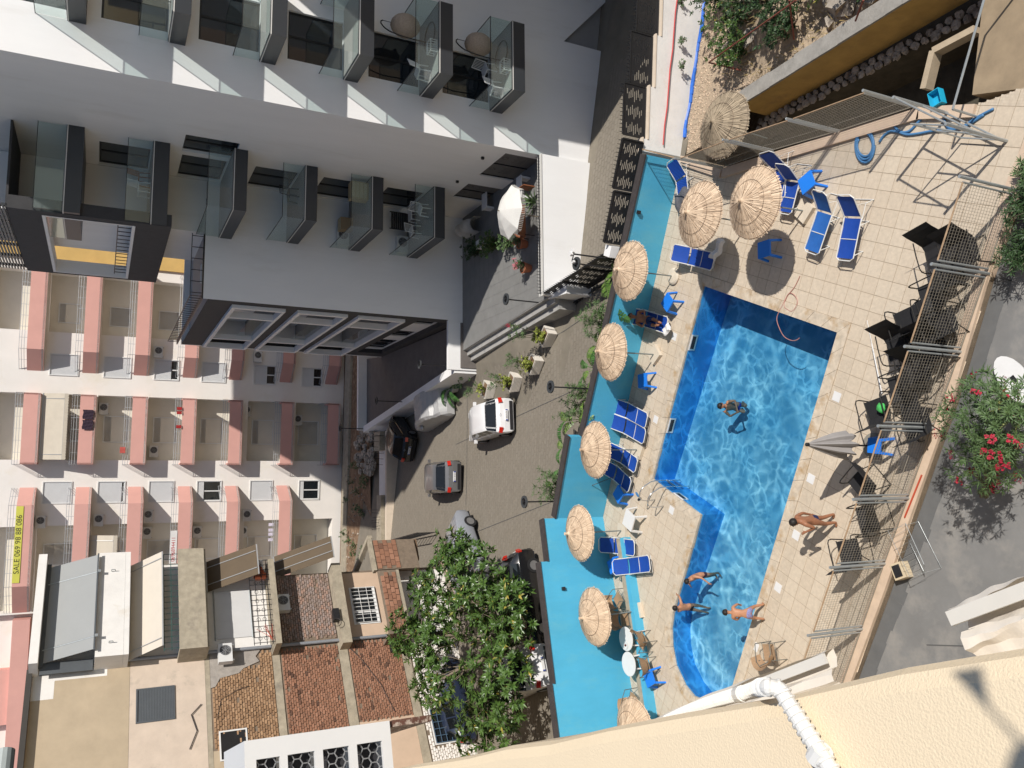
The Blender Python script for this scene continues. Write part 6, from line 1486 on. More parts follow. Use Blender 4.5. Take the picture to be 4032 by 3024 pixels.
    m = MB(); m.tube([(-1.975 * k, .06 * math.cos(a * .7), .86 * 1 + .05 * math.sin(a * .7)) for a in range(9)], .008, 4, closed=True); m.build('badge', m_rim, t)
    return t
p_white = mat('white_car_paint', (.74, .74, .75), .3, .02, 2, coat=.6); p_silver = mat('grey_metallic_paint', (.20, .20, .205), .32, .05, 3, metal=.5, coat=.6); p_black = mat('black_car_paint', (.012, .012, .013), .25, .05, 3, coat=.8); p_grey = mat('blue_grey_paint', (.26, .275, .31), .35, .04, 3, coat=.5)
make_car('white hatchback with dark rear window parked nearest the planters', p_white, 'hatch', 4.0, 1.68, 1.43, (-1.86, 36.0), 102, 'AB 675 YP')
make_car('grey metallic hatchback alone in the sunlit middle of the court', p_silver, 'hatch', 3.95, 1.66, 1.42, (-5.25, 41.2), 99, 'AA 769 ZG')
make_car('black hatchback in the shade beside the covered car', p_black, 'hatch', 4.0, 1.68, 1.43, (-3.55, 48.6), 68, 'AA 610 TZ')
make_car('blue grey car partly hidden under the tree beside the brick house', p_grey, 'suv', 4.4, 1.75, 1.52, (-8.4, 36.4), 48, '')
make_car('black car behind the stepped blue wall, mostly under the tree', p_black, 'hatch', 4.0, 1.7, 1.42, (-9.0, 30.2), 205, '')
pw_ = U(1150, 1445, 1.9); make_car('white car glimpsed between the tree crown and the blue wall', p_white, 'sedan', 4.2, 1.7, 1.42, (pw_.x - .4, pw_.y + .5), 120, '')
pw_ = U(1000, 1540, 1.9); make_car('dark car beside the whitewashed brick wall under the tree', mat('dark_blue_paint', (.02, .03, .06), .3, .05, 3, coat=.6), 'hatch', 4.0, 1.68, 1.45, (pw_.x + .6, pw_.y - .2), 44, '')
# car under a silver cover
cc = thing('covered_car', 'car under a wrinkled silver fabric cover', 'covered car', (-1.65, 43.7, zl(-1.65)), math.radians(107), 'cars parked in the court')
m = MB(); NX, NA = 26, 16; r_ = random.Random(4)
pro = [(-2.15, .55, .80), (-2.0, .98, .86), (-1.5, 1.1, .90), (-1.2, 1.36, .90), (-.6, 1.52, .90), (.1, 1.53, .90), (.6, 1.42, .90), (1.1, 1.08, .91), (1.8, .98, .88), (2.1, .75, .82), (2.2, .4, .75)]
def prof_at(x):
    for a, b in zip(pro, pro[1:]):
        if x <= b[0]: f = (x - a[0]) / (b[0] - a[0]); f = f * f * (3 - 2 * f); return a[1] + (b[1] - a[1]) * f, a[2] + (b[2] - a[2]) * f
    return pro[-1][1:]
grid = []
for i in range(NX + 1):
    x = -2.15 + 4.35 * i / NX; h, w_ = prof_at(x); row = []
    for j in range(NA + 1):
        a = PI * j / NA; y = w_ * max(-1, min(1, math.cos(a) * 1.15)) * (1 if math.sin(a) > .25 else 1.02 + .02 * math.sin(i * 1.3)); z = h * (min(1, (math.sin(a) * 1.5)) ** .75 if a not in (0, PI) else 0) if 0 < j < NA else .12
        fold = .016 * math.sin(i * 1.1 + j * 2.3) + .014 * math.sin(i * 2.9 - j * 1.1); row.append((x + fold, y + fold * .8, max(.08, z + fold)))
    grid.append(row)
for i in range(NX):
    for j in range(NA): m.poly([grid[i][j], grid[i + 1][j], grid[i + 1][j + 1], grid[i][j + 1]])
m.poly(grid[0]); m.poly(grid[-1][::-1])
o = m.build('cover', mat('silver_cover', (.42, .42, .42), .45, .05, 3, bump=.5, bscale=9, metal=.15), cc, smooth=True)
for s in (-1, 1): q = MB(); stone(q, (.55, s * 1.0, 1.02), .16, rnd, .8); q.build('mirror_pocket', MATS['silver_cover'], cc, smooth=True)
# ================================================================ vegetation
def leafmat(name, col, dc=(.35, .3, .35), rough=.4, cols=None):
    m = varied(name, col, dc, rough=rough, bump=0.0, cols=cols); b = m.node_tree.nodes['Principled BSDF']; b.inputs['Subsurface Weight'].default_value = 0.0; b.inputs['Transmission Weight'].default_value = 0.0
    return m
m_fig = leafmat('glossy_green_leaf', (.058, .115, .026), (.45, .4, .5), .36, [(.955, (1.4, 1.3, 1.2)), (.985, (6, 2.4, 2.0))])
m_ban = leafmat('banana_leaf', (.115, .20, .04), (.4, .3, .4), .4); m_ban2 = leafmat('dark_banana_leaf', (.05, .13, .03), (.4, .3, .4), .35)
m_ole = leafmat('oleander_leaf', (.075, .13, .045), (.35, .3, .35), .5); m_oled = leafmat('dark_leaf', (.03, .065, .02), (.4, .35, .4), .5)
m_yel = leafmat('yellow_green_leaf', (.27, .31, .06), (.35, .3, .4), .5); m_dry = leafmat('dry_grass', (.33, .25, .11), (.3, .3, .3), .9)
m_flow = leafmat('red_flower', (.40, .02, .05), (.3, .3, .3), .6); m_wood = mat('grey_bark', (.20, .16, .12), .9, .25, 8, bump=.6); m_stem = mat('thin_stem', (.16, .14, .10), .8)
def leaf(m, p, d, L_, w, up=(0, 0, 1), droop=.15):
    p = Vector(p); d = Vector(d).normalized(); s = d.cross(Vector(up));
    s = s.normalized() if s.length > 1e-4 else Vector((1, 0, 0)); n = s.cross(d)
    a = p + d * L_ * .45 + n * (.06 * L_); e = p + d * L_ - n * L_ * droop
    m.faces([p, a + s * w / 2 - n * w * .12, e, a - s * w / 2 - n * w * .12, a], [(0, 1, 4), (1, 2, 4), (0, 4, 3), (4, 2, 3)])
def rosette(m, c, ax, n, L_, w, r_, tilt=.55):
    ax = Vector(ax).normalized(); u = ax.orthogonal().normalized(); v = ax.cross(u); a0 = r_.uniform(0, 6)
    for k in range(n):
        a = a0 + k * 2.4; t = tilt + r_.uniform(-.25, .35); d = (u * math.cos(a) + v * math.sin(a)) * math.cos(t) + ax * math.sin(t); leaf(m, Vector(c) + ax * r_.uniform(-.04, .05), d, L_ * r_.uniform(.75, 1.15), w, ax)
def limb(m, a, b, r0, r1, r_, k=5, wob=.12):
    a = Vector(a); b = Vector(b); pts = [a.lerp(b, i / k) + (Vector((r_.uniform(-1, 1), r_.uniform(-1, 1), r_.uniform(-1, 1))) * wob * (b - a).length * .4 if 0 < i < k else Vector()) for i in range(k + 1)]
    m.tube(pts, [r0 + (r1 - r0) * i / k for i in range(k + 1)], 7); return pts
def broad_tree(label, base, lobes, nros, L_, w, leafm, seed=1, group=None):
    r_ = random.Random(seed); t = thing('broadleaf_tree', label, 'tree', base, 0, group); m = MB(); fol = MB(); B = Vector(base)
    lim = limb(m, (0, 0, -.3), (.1, .1, 1.6), .17, .12, r_)
    tot = sum(l[1] ** 2 for l in lobes)
    for (c, R, zs) in lobes:
        C_ = Vector(c) - B; main = limb(m, lim[-1], C_, .09, .035, r_)
        for q in range(int(nros * R * R / tot)):
            while True:
                v = Vector((r_.gauss(0, 1), r_.gauss(0, 1), r_.gauss(0, 1)))
                if v.length > .1: break
            v.normalize(); f = r_.random() ** .42
            clump = .68 + .42 * math.sin(v.x * 5.1 + R * 3) * math.sin(v.y * 4.7 + 1) * math.sin(v.z * 5 + R)
            if clump < .55 and r_.random() < .7: continue
            P = C_ + Vector((v.x * R, v.y * R, v.z * R * zs)) * f * (.75 + .35 * clump)
            if P.z < 1.0: continue
            if q % 9 == 0: limb(m, main[r_.randrange(2, 6)], P, .02, .006, r_, 3, .25)
            rosette(fol, P, v * .8 + Vector((0, 0, .7)), r_.randrange(7, 11), L_, w, r_)
    m.build('trunk', m_wood, t); fol.build('crown', leafm, t)
    return t
broad_tree('large glossy leaved tree between the brick house and the blue wall', (-10.3, 29.3, 1.35), [((-8.5, 30.7, 4.5), 2.15, .75), ((-11.6, 28.0, 4.3), 1.9, .8), ((-10.9, 32.6, 5.2), 1.55, .7), ((-9.4, 28.3, 3.7), 1.6, .7), ((-13.2, 28.0, 4.4), 1.4, .8), ((-7.4, 32.6, 4.2), 1.2, .7), ((-8.3, 28.4, 3.7), 1.35, .7), ((-12.4, 31.2, 5.4), 1.3, .6), ((-11.3, 34.3, 5.6), 1.1, .6), ((-9.3, 34.0, 5.0), 1.0, .6)], 1500, .29, .105, m_fig, 5)
def banana(label, pos, rz, n, seed, Lm=1.0, dark=False, stem=.9):
    r_ = random.Random(seed); t = thing('banana_plant', label, 'plant', pos, rz, 'banana plants along the blue wall')
    m = MB()
    for k in range(3): m.tube([(0, .05 * k, 0), (.04 * k, .05 * k, stem * .7)], [.05, .035], 7)
    m.build('stem', mat('banana_stem', (.20, .22, .08), .7), t)
    for q in range(n):
        a = q * 2.4 + r_.uniform(-.3, .3); L_ = Lm * r_.uniform(.75, 1.15); el = r_.uniform(.5, 1.25); m = MB(); N_ = 13; W = .17 * Lm; prev = None; base = Vector((0, 0, stem * .6)); d = Vector((math.cos(a) * math.cos(el), math.sin(a) * math.cos(el), math.sin(el))); pts = [base]
        for i in range(N_ + 3): 
            pts.append(pts[-1] + d * L_ / N_ * (1.6 if i < 3 else 1)); d = (d + Vector((math.cos(a) * .05, math.sin(a) * .05, -.115 - .01 * i))).normalized()
        side = Vector((-math.sin(a), math.cos(a), 0))
        for i in range(3, N_ + 2):
            f = (i - 3) / (N_ - 1); wd = W * math.sin(PI * (.12 + .85 * f)) ** .7; p0, p1 = pts[i], pts[i + 1]
            for s in (-1, 1):
                fold = Vector((0, 0, -.35 * wd)); g_ = r_.uniform(.55, .97); dd = (p1 - p0)
                m.faces([p0, p0 + dd * g_, p0 + dd * g_ + side * s * wd + fold + dd * .35, p0 + side * s * wd + fold + dd * .25], [(0, 1, 2, 3) if s < 0 else (3, 2, 1, 0)])
        m.tube(pts[:4] + [pts[7], pts[-2]], [.018, .016, .014, .012, .009, .004], 5)
        m.build('leaf', m_ban2 if (dark or r_.random() < .3) else m_ban, t)
    return t
def wpos(Y, off=.8, z=None):
    x = 8.2 - (Y - 345) * .01714; y = wall_y(x) + off; return (x + off * .28, y, zl(x) if z is None else z)
BN = [(592, 5, 1.0, 0, 'banana plant nearest the black gate beside the security camera pole'), (640, 6, 1.0, 0, 'bushy banana plant in front of the black gate'), (690, 4, .8, 0, 'small banana plant with few leaves behind the second parasol'), (742, 5, .85, 0, 'banana plant poking up between the second and third parasol tops'), (792, 5, .9, 0, 'yellowing banana plant before the round street lamp'),
      (862, 5, .8, 0, 'banana plant growing out of the white slatted planter'), (910, 6, .9, 0, 'dark leaved banana plant just before the wall step'), (975, 5, .85, 0, 'banana plant with a pale curled leaf after the wall step'), (1020, 3, .75, 1, 'dark two leaved banana plant behind the blue wall'), (1062, 5, .75, 0, 'banana plant beside the last street lamp of the wall')]
for k, (Y, n, L_, dk, lb) in enumerate(BN): banana(lb, wpos(Y), k * 1.3, n + 1, 30 + k, L_ * 1.12, bool(dk), 1.1 if Y < 945 else 1.6)
def oleander(name, label, pos, ns, h, spread, seed, leafm, flowers=0, group=None, bare=.45, L_=.16, w=.03, flowm=None, cat='plant', dens=1.0):
    r_ = random.Random(seed); t = thing(name, label, cat, pos, seed * .7, group); s = MB(); f = MB(); fl = MB()
    for k in range(ns):
        a = k * 2.4 + r_.uniform(-.3, .3); top = Vector((math.cos(a) * spread * r_.uniform(.3, 1), math.sin(a) * spread * r_.uniform(.3, 1), h * r_.uniform(.75, 1.05))); pts = limb(s, (math.cos(a) * .05, math.sin(a) * .05, 0), top, .014, .005, r_, 4, .12)
        nr = int(max(2, (1 - bare) * h / .13 * dens))
        for q in range(nr):
            g_ = bare + (1 - bare) * (q + r_.random()) / nr; P = Vector((0, 0, 0)).lerp(top, g_) + Vector((r_.uniform(-1, 1), r_.uniform(-1, 1), r_.uniform(-.5, .6))) * .11 * (1 + spread * .35); rosette(f, P, Vector((r_.uniform(-.4, .4), r_.uniform(-.4, .4), 1)), 8, L_, w, r_, .5)
        if r_.random() < flowers:
            for q in range(7):
                P = top + Vector((r_.uniform(-.09, .09), r_.uniform(-.09, .09), r_.uniform(.0, .1))); rosette(fl, P, (0, 0, 1), 5, .045, .035, r_, .2)
    s.build('stems', m_stem, t); tag(f.build('foliage', leafm, t), kind=None)
    if fl.f: fl.build('flowers', flowm or m_flow, t)
    return t
for k, (Y, lb) in enumerate(((672, 'slender oleander in the lane shade below the second banana plant'), (700, 'second slender oleander behind the wall, left of its twin'), (845, 'tall thin oleander beside the white slatted planter'), (885, 'spiky green oleander left of the white slatted planter'), (1045, 'feathery oleander right of the last street lamp'), (1085, 'small loose oleander at the left end of the wall planters'))):
    oleander('oleander', lb, wpos(Y, .75), 5, 1.9, .42, 50 + k, m_ole, 0, 'oleanders along the lane', .45, .2, .036)
m_planter = mat('white_planter', (.70, .66, .60), .7, .04, 4, bump=.1)
def planter_box(name, label, pos, rz, sx, sy, h, group):
    t = thing(name, label, 'planter', pos, rz, group); m = MB(); e = .05; w_ = .04
    def sh(x, y, z): return (x, y, z)
    for (ax, ay, bx_, by) in ((-1, -1, 1, -1), (1, -1, 1, 1), (1, 1, -1, 1), (-1, 1, -1, -1)):
        a0 = (ax * (sx / 2 - e), ay * (sy / 2 - e)); b0 = (bx_ * (sx / 2 - e), by * (sy / 2 - e)); a1 = (ax * sx / 2, ay * sy / 2); b1 = (bx_ * sx / 2, by * sy / 2); i1 = (ax * (sx / 2 - w_), ay * (sy / 2 - w_)); j1 = (bx_ * (sx / 2 - w_), by * (sy / 2 - w_))
        m.poly([(*a0, 0), (*b0, 0), (*b1, h), (*a1, h)]); m.poly([(*a1, h), (*b1, h), (*j1, h), (*i1, h)]); m.poly([(*i1, h), (*j1, h), (*j1, h - .1), (*i1, h - .1)])
        n = 7
        for q in range(1, n): z = h * q / n; f = q / n; A = Vector((a0[0] + (a1[0] - a0[0]) * f, a0[1] + (a1[1] - a0[1]) * f, z)); B_ = Vector((b0[0] + (b1[0] - b0[0]) * f, b0[1] + (b1[1] - b0[1]) * f, z)); m.bar(A * 1.004, B_ * 1.004, .012)
    m.build('box', m_planter, t); m = MB(); m.bx(-sx / 2 + w_, -sy / 2 + w_, h - .11, sx / 2 - w_, sy / 2 - w_, h - .06); m.build('soil', m_soil, t); return t
for k, (Y, lb) in enumerate(((870, 'white slatted planter behind the blue wall before the step'), (1055, 'white slatted planter by the last street lamp'), (1092, 'low white planter at the end of the wall row'))): planter_box('planter', lb, wpos(Y, .62), math.atan2(3.83, -13.28), 1.0, .38, .55, 'white planters along the blue wall')
for k, (px, z, lb, fl_) in enumerate((((1188, 728), .3, 'white planter with lime green shrub and red flowered oleander by the terrace steps', .5), ((1162, 788), .4, 'white planter with lime green shrub, second from the terrace steps', 0), ((1122, 826), .5, 'white planter with pale yellow shrub beside the white car', 0), ((1066, 842), .5, 'wide white planter with red soil nearest the covered car', 0))):
    p = U(*px, z); p = U(*px, zl(p.x, p.y)); p = Vector((p.x, p.y, zl(p.x, p.y) + .01)); rz = math.radians(-40 + 6 * k); planter_box('planter', lb, p, rz, .8, .55, .5, 'white planters beside the court')
    oleander('lime_shrub', ['lime green shrub filling the planter by the steps', 'lime green shrub in the second court planter', 'pale yellow shrub in the third court planter', 'sparse low shrub in the wide planter'][k], p + Vector((0, 0, .42)), [26, 24, 26, 9][k], .5, .42, 70 + k, m_yel, 0, 'shrubs in the court planters', .1, .10, .065)
    oleander('oleander', ['oleander with red blossom in the planter by the steps', 'bare stemmed oleander in the second court planter', 'small oleander in the third court planter', 'dark oleander spreading over the wide planter'][k], p + Vector((.05, .1, .42)), 4, [1.7, 1.4, 1.1, 1.1][k], .5, 80 + k, m_ole, fl_, 'oleanders in the court planters', .5, .2, .04)
# bird of paradise between the covered car and the ramp
sp = U(985, 838, .75); t = banana('broad leaved green plant in a white pot beside the covered car', (sp.x, sp.y, zl(sp.x)), .5, 10, 95, 1.1, True, .7); t['group'] = 'large leaved plants of the court'; m = MB(); m.lathe([(.2, 0), (.32, .5), (.28, .5), (.26, .44)], 16); m.build('pot', m_planter, t)
p = U(1018, 805, .6); t = banana('small leaved plant at the lower end of the entrance court wall', (p.x, p.y, zl(p.x)), 1.5, 5, 96, .8, False, .9); t['group'] = 'large leaved plants of the court'
# oleander bush with red flowers and agave on the grey drive
p = U(2120, 1065, 0); ob_ = thing('oleander_bush', 'big oleander bush covered in red flowers on the grey drive', 'bush', (p.x - .1, p.y + .1, -.2))
r_ = random.Random(12); s = MB(); f = MB(); fl = MB()
top0 = U(2120, 930, 1.8); OC = Vector((top0.x - p.x + .1, top0.y - p.y - .1, 0))
for k in range(5): limb(s, (r_.uniform(-.12, .12), r_.uniform(-.12, .12), 0), (OC.x * .7 + r_.uniform(-.5, .5), OC.y * .7 + r_.uniform(-.5, .5), 1.5), .045, .02, r_, 4, .15)
for q in range(620):
    v = Vector((r_.gauss(0, 1), r_.gauss(0, 1), r_.gauss(0, 1))).normalized(); g_ = r_.random() ** .45; P = Vector((OC.x + v.x * 1.3 * g_, OC.y + v.y * .95 * g_, 1.75 + v.z * .85 * g_ + .15 * math.sin(v.x * 6)))
    if math.sin(v.x * 6 + 1) * math.sin(v.y * 5) * math.sin(v.z * 5) > .35: continue
    rosette(f, P, v * .7 + Vector((0, 0, .7)), 9, .17, .03, r_, .6)
    if r_.random() < .15 and g_ > .75:
        for w_ in range(6): rosette(fl, P + v * .1 + Vector((r_.uniform(-.08, .08), r_.uniform(-.08, .08), r_.uniform(-.04, .08))), v, 5, .05, .045, r_, .25)
s.build('stems', m_stem, ob_); f.build('foliage', m_ole, ob_); fl.build('flowers', m_flow, ob_)
def agave(label, px, seed, mt):
    r_ = random.Random(seed); p = U(*px, .0); t = thing('agave', label, 'plant', (p.x, p.y, -.15)); m = MB()
    for k in range(30): a = k * 2.4; el = .25 + .035 * k; leaf(m, (0, 0, .12), (math.cos(a) * math.cos(el), math.sin(a) * math.cos(el), math.sin(el)), .75, .07, droop=.05)
    m.build('blades', mt, t)
agave('striped agave with narrow pale edged blades beside the white board', (2200, 880), 5, leafmat('agave_leaf', (.28, .30, .10), (.3, .25, .3)))
for k, (px, h, sp_, lb) in enumerate((((2240, 440), .8, .6, 'dark shaded bush at the right edge of the grey drive by the kerb'), ((2225, 545), .8, .55, 'dark bush leaning over the kerb beside the sling chairs'), ((2238, 372), .6, .25, 'oleander tip with a red flower by the fence corner'))):
    p = U(*px, 0); oleander('bush', lb, (p.x, p.y, -.16), 26, h, sp_, 100 + k, [m_oled, m_oled, m_ole][k], [0, 0, .08][k], 'bushes along the grey drive', .15, .16, .03, cat='bush')  # shade put into the dark leaf colour of the first two bushes
# overgrown slope above the ochre wall
for k in range(40):
    x = rnd.uniform(10.6, 19); y = rnd.uniform(14.0, 22.4) - (x - 10.6) * .1; q = MB(); stone(q, (0, 0, 0), rnd.uniform(.2, .65), rnd, .8); o = q.build('boulder', m_rock, yard); o.location = (x, y, zh(x, y))
SL = [(11.3, 20.9), (12.2, 19.4), (12.6, 21.2), (13.6, 20.4), (14.3, 21.6), (13.4, 18.2), (12.0, 17.2), (14.9, 19.4), (15.6, 20.8), (11.2, 18.6), (12.9, 16.2), (14.4, 16.9), (16.6, 19.2), (11.4, 15.6), (12.2, 14.2), (16.0, 17.4), (17.4, 20.6), (13.8, 22.4)]
r_ = random.Random(44)
def thicket(m, st, x, y, z, h, sp_, ns, nr, L_, w):
    for k in range(ns):
        a = k * 2.4 + r_.uniform(-.4, .4); top = Vector((x + math.cos(a) * sp_ * r_.uniform(.2, 1), y + math.sin(a) * sp_ * r_.uniform(.2, 1), z + h * r_.uniform(.6, 1.1)))
        limb(st, (x, y, z), top, .02, .005, r_, 4, .25)
        for q in range(nr): rosette(m, Vector((x, y, z)).lerp(top, r_.uniform(.35, 1.05)) + Vector((r_.uniform(-1, 1), r_.uniform(-1, 1), r_.uniform(-1, 1))) * .18, (r_.uniform(-.4, .4), r_.uniform(-.4, .4), 1), 8, L_, w, r_)
for nm, sel, lm, lb in (('undergrowth', 0, m_fig, 'tangled green undergrowth on the rocky slope above the ochre wall'), ('dark_undergrowth', 1, m_oled, 'dark tangled undergrowth on the rocky slope above the ochre wall')):
    f = MB(); st = MB()
    for k, (x, y) in enumerate(SL):
        if k % 2 == sel: thicket(f, st, x, y, zh(x, y), 1.0 + .25 * (k % 3), .95, 18, 8, .13, .06)
    o = tag(f.build(nm, lm), lb, 'undergrowth', kind='stuff'); st.build('branches', m_wood, o)
m = MB(); r_ = random.Random(9)
for q in range(2600):
    x = r_.uniform(9.6, 17); y = r_.uniform(13, 22); 
    if x < xw(y) + .2: continue
    z = zh(x, y); a = r_.uniform(0, 6.28)
    if math.sin(x * 2.1) * math.sin(y * 1.7) < -.1: continue
    leaf(m, (x, y, z), (math.cos(a) * .5, math.sin(a) * .5, .9), r_.uniform(.15, .4), .022, droop=.3)
tag(m.build('dry_grass', m_dry), 'dry straw coloured grass tufts between the rocks of the slope', 'grass', kind='stuff')
for k, (a, b) in enumerate(((U(1531, 135, .6), U(1720, 0, 1.6)), (U(1531, 135, .6), U(1600, 152, .0)), (U(1705, 0, 1.6), U(1715, 85, .5)), (U(1865, 0, 1.6), U(1848, 45, .9)))): m = MB(); m.tube([a, b], .025, 6); tag(m.build('rusty_pole', mat('rusty_pole_iron', (.20, .06, .04), .8, .3, 9)), ['long rusty pole leaning across the overgrown slope', 'short rusty pole lying at the edge of the gravel', 'upright rusty stake on the slope near the ochre wall', 'rusty stake at the far right of the slope'][k], 'pole')
for k in range(3): p = U((1478, 1478, 1476)[k], (88, 140, 3)[k], -.1); oleander('weed', ['green weed sprouting at the foot of the white lane wall, lower tuft', 'green weed tuft beside the blue tarpaulin', 'dark weed at the top of the tarpaulin strip'][k], p, 8, .13, .10, 170 + k, m_ole, 0, 'weeds along the white wall', .1, .07, .04)
# weeds of the soil garden
f = MB(); st = MB()
for k in range(26): p = U(rnd.uniform(742, 798), rnd.uniform(1000, 1310), 1.35); thicket(f, st, p.x, p.y, 1.35, .32, .26, 5, 4, .13, .05)
o = tag(f.build('weeds', m_ole), 'small green weeds scattered over the brown soil strip', 'weeds', kind='stuff')
# courtyard terrace planting
for k, (px, h, sp_, n, lb) in enumerate((((1040, 540), .8, .75, 22, 'dense dark green shrub in the terrace corner by the rear wing'), ((1078, 530), .9, .7, 20, 'leafy green shrub on the terrace beside the crochet parasol'), ((1108, 522), .7, .55, 16, 'green shrub between the crochet parasol and the clay pot'))): p = U(*px, TZ); oleander('shrub', lb, p, n, h, sp_, 200 + k, [m_oled, m_fig, m_ole][k], 0, 'shrubs of the courtyard terrace', .1, .14, .075)
p = U(1150, 435, TZ + .3); agave('thin leaved grassy plant in the terrace corner by the bench', (1150, 435), 8, m_ole); C_ = bpy.context.scene.collection.objects['agave.001'] if 'agave.001' in bpy.data.objects else None
if C_: C_.location = (p.x, p.y, TZ); C_.name = 'grass_plant'; C_['category'] = 'plant'
m_clay = mat('terracotta', (.40, .14, .07), .75, .12, 6)
for k, (px, lb, fl_) in enumerate((((1138, 528), 'terracotta pot with pale rim and trailing plant on the terrace', 0), ((1146, 580), 'flowering pot plant at the terrace railing', .6), ((1128, 520), 'small terracotta pot in the terrace shade', 0))):
    p = U(*px, TZ); t = thing('flower_pot', lb, 'flower pot', p, 0, 'flower pots on the courtyard terrace'); m = MB(); m.lathe([(.16, 0), (.24, .34), (.26, .36), (.26, .40), (.22, .40), (.21, .34)], 18); m.build('pot', m_clay, t); m = MB(); m.poly([(.21 * math.cos(a * PI / 8), .21 * math.sin(a * PI / 8), .35) for a in range(16)]); m.build('soil', m_soil, t)
    oleander('pot_plant', ['trailing green plant in the terracotta pot', 'pink flowering plant at the terrace railing', 'low plant in the small shaded pot'][k], p + Vector((.12, 0, .34)), 10, .45, .3, 220 + k, m_ole, fl_, 'pot plants on the courtyard terrace', .1, .1, .05, flowm=leafmat('pink_flower', (.6, .18, .22)))
# ================================================================ lamps, gate, lane fence, terrace furniture, balcony furniture
m_ringl = mat('grey_lamp_ring', (.05, .055, .06), .5)
def lamp(label, base, h, group='black ring street lamps'):
    t = thing('street_lamp', label, 'street lamp', base, .4, group); m = MB(); m.tube([(0, 0, 0), (0, 0, h - .02)], .028, 8); m.build('post', m_black, t)
    m = MB(); n = 24; 
    m.lathe([(.15, h - .03), (.24, h - .03), (.24, h + .03), (.15, h + .03), (.15, h - .03)], n); m.build('lamp_ring', m_ringl, t)
    m = MB(); m.bar((-.2, 0, h), (.2, 0, h), .03); m.bar((0, -.2, h + .001), (0, .2, h + .001), .03); m.lathe([(.05, h - .04), (.05, h + .05), (0, h + .06)], 10); m.build('lamp_cross', m_black, t)
    return t
wnn = Vector((.28, .96))
for k, (x, zt, lb) in enumerate(((4.42, 3.08, 'ring street lamp beside the black gate, next to the camera pole'), (-.03, 3.16, 'ring street lamp behind the blue wall above the white planter'), (-4.5, 3.33, 'ring street lamp farthest left along the blue wall'))):
    y = wall_y(x) + .62; lamp(lb, (x, y, zl(x)), zt - zl(x))
lamp('ring street lamp on the corner of the courtyard terrace wall', (3.43, 30.04, 2.03), 1.5)
lamp('ring street lamp at the front end of the entrance court parapet', (.77, 39.8, 2.05), 1.5); lamp('ring street lamp in the middle of the shaded entrance court parapet', (-1.4, 46.6, 2.05), 1.6); lamp('ring street lamp at the far end of the entrance court parapet', (-3.57, 54.4, 2.05), 1.6)
t = thing('camera_pole', 'black pole with white security cameras at the end of the lane fence', 'camera pole', (4.75, 25.35, zl(4.75))); m = MB(); m.tube([(0, 0, 0), (0, 0, 3.0)], .03, 8); m.tube([(0, 0, 2.95), (-.25, .1, 2.95)], .02, 6); m.build('post', m_black, t)
for a in ((0, 0, 3.06), (-.25, .1, 2.9), (.1, .0, 3.0)): m = MB(); m.box(a, (.16, .1, .1), rz=.6); m.build('camera', m_wplast, t)
m = MB(); m.box((4.98, 25.1, 1.7), (.4, .4, .5), rz=-.3); m.bx(4.8, 24.9, zl(5) - .1, 5.15, 25.25, 1.44); tag(m.build('gate_pier', m_white), 'white gate pier with a small box at the fence end', 'pier')
def slit_panel(parent, a, b, z0, z1, name='fence_panel', spikes=True):
    a = Vector(a); b = Vector(b); d = (b - a); L_ = d.length; d.normalize(); n = Vector((d.y, -d.x)); holes = []; r_ = random.Random(int(L_ * 100) + int(z1 * 10))
    gs = 3; H = z1 - z0
    for g_ in range(gs):
        c = L_ * (g_ + .5) / gs
        for i in range(-4, 5):
            z = z0 + H * (.5 + i * .085); wd = L_ / gs * (.40 - .05 * abs(i)); off = L_ / gs * .11 * ((i * 2) % 3 - 1); holes.append((c - wd + off, c + wd * .55 + off, z - .016, z + .016))
    # narrow slots cut through the dark sheet
    m = MB(); facade(m, (a.x, a.y, 0), (d.x, d.y, 0), (n.x, n.y, 0), 0, L_, z0, z1, holes, .004); m.build(name, m_black, parent)
    m = MB(); 
    for (p, q) in (((0, z0), (L_, z0)), ((0, z1), (L_, z1))): A = a + d * p[0]; B_ = a + d * q[0]; m.bar((A.x, A.y, p[1]), (B_.x, B_.y, q[1]), .05)
    for s in (0, L_): A = a + d * s; m.bar((A.x, A.y, z0 + .026), (A.x, A.y, z1 - .026), .05)
    m.build('frame', m_black, parent)
    if spikes:
        m = MB(); k = int(L_ / .14)
        for i in range(k): p = a + d * (L_ * (i + .5) / k); m.tube([(p.x, p.y, z1 + .026), (p.x, p.y, z1 + .10), (p.x, p.y, z1 + .17)], [.012, .012, .002], 5)
        m.build('spike', m_black, parent)
lf = thing('lane_fence', 'black slotted metal fence with spikes stepping down along the lane wall', 'fence')
def LWp(x): return (x, 24.18 + (x - 8.45) * .037)
for x0, x1, z0, z1 in ((8.95, 10.78, 1.24, 2.15), (10.85, 12.68, 1.02, 1.93), (12.75, 14.6, .8, 1.72), (14.7, 16.4, .8, 1.5)): slit_panel(lf, LWp(x0), LWp(x1), z0, z1)
for x0, x1, z0, z1 in ((7.08, 8.72, 1.42, 2.30), (5.25, 7.0, 1.42, 2.22)): slit_panel(lf, (x0, wall_y(x0) + .5), (x1, wall_y(x1) + .5), z0, z1)
gg = thing('driveway_gate', 'black slotted sliding gate standing across the lane by the courtyard terrace', 'gate')
ga, gb = Vector((3.78, 29.85)), Vector((4.9, 25.3))
for k in range(3): slit_panel(gg, ga.lerp(gb, k / 3 + .008), ga.lerp(gb, (k + 1) / 3 - .008), .62, 1.95, 'gate_panel')
m = MB(); m.bar((*ga, .55), (*gb, .52), .1); m.bar((ga.x - .25, ga.y, .5), (gb.x - .25, gb.y, .5), .05); m.build('base_rail', m_black, gg)
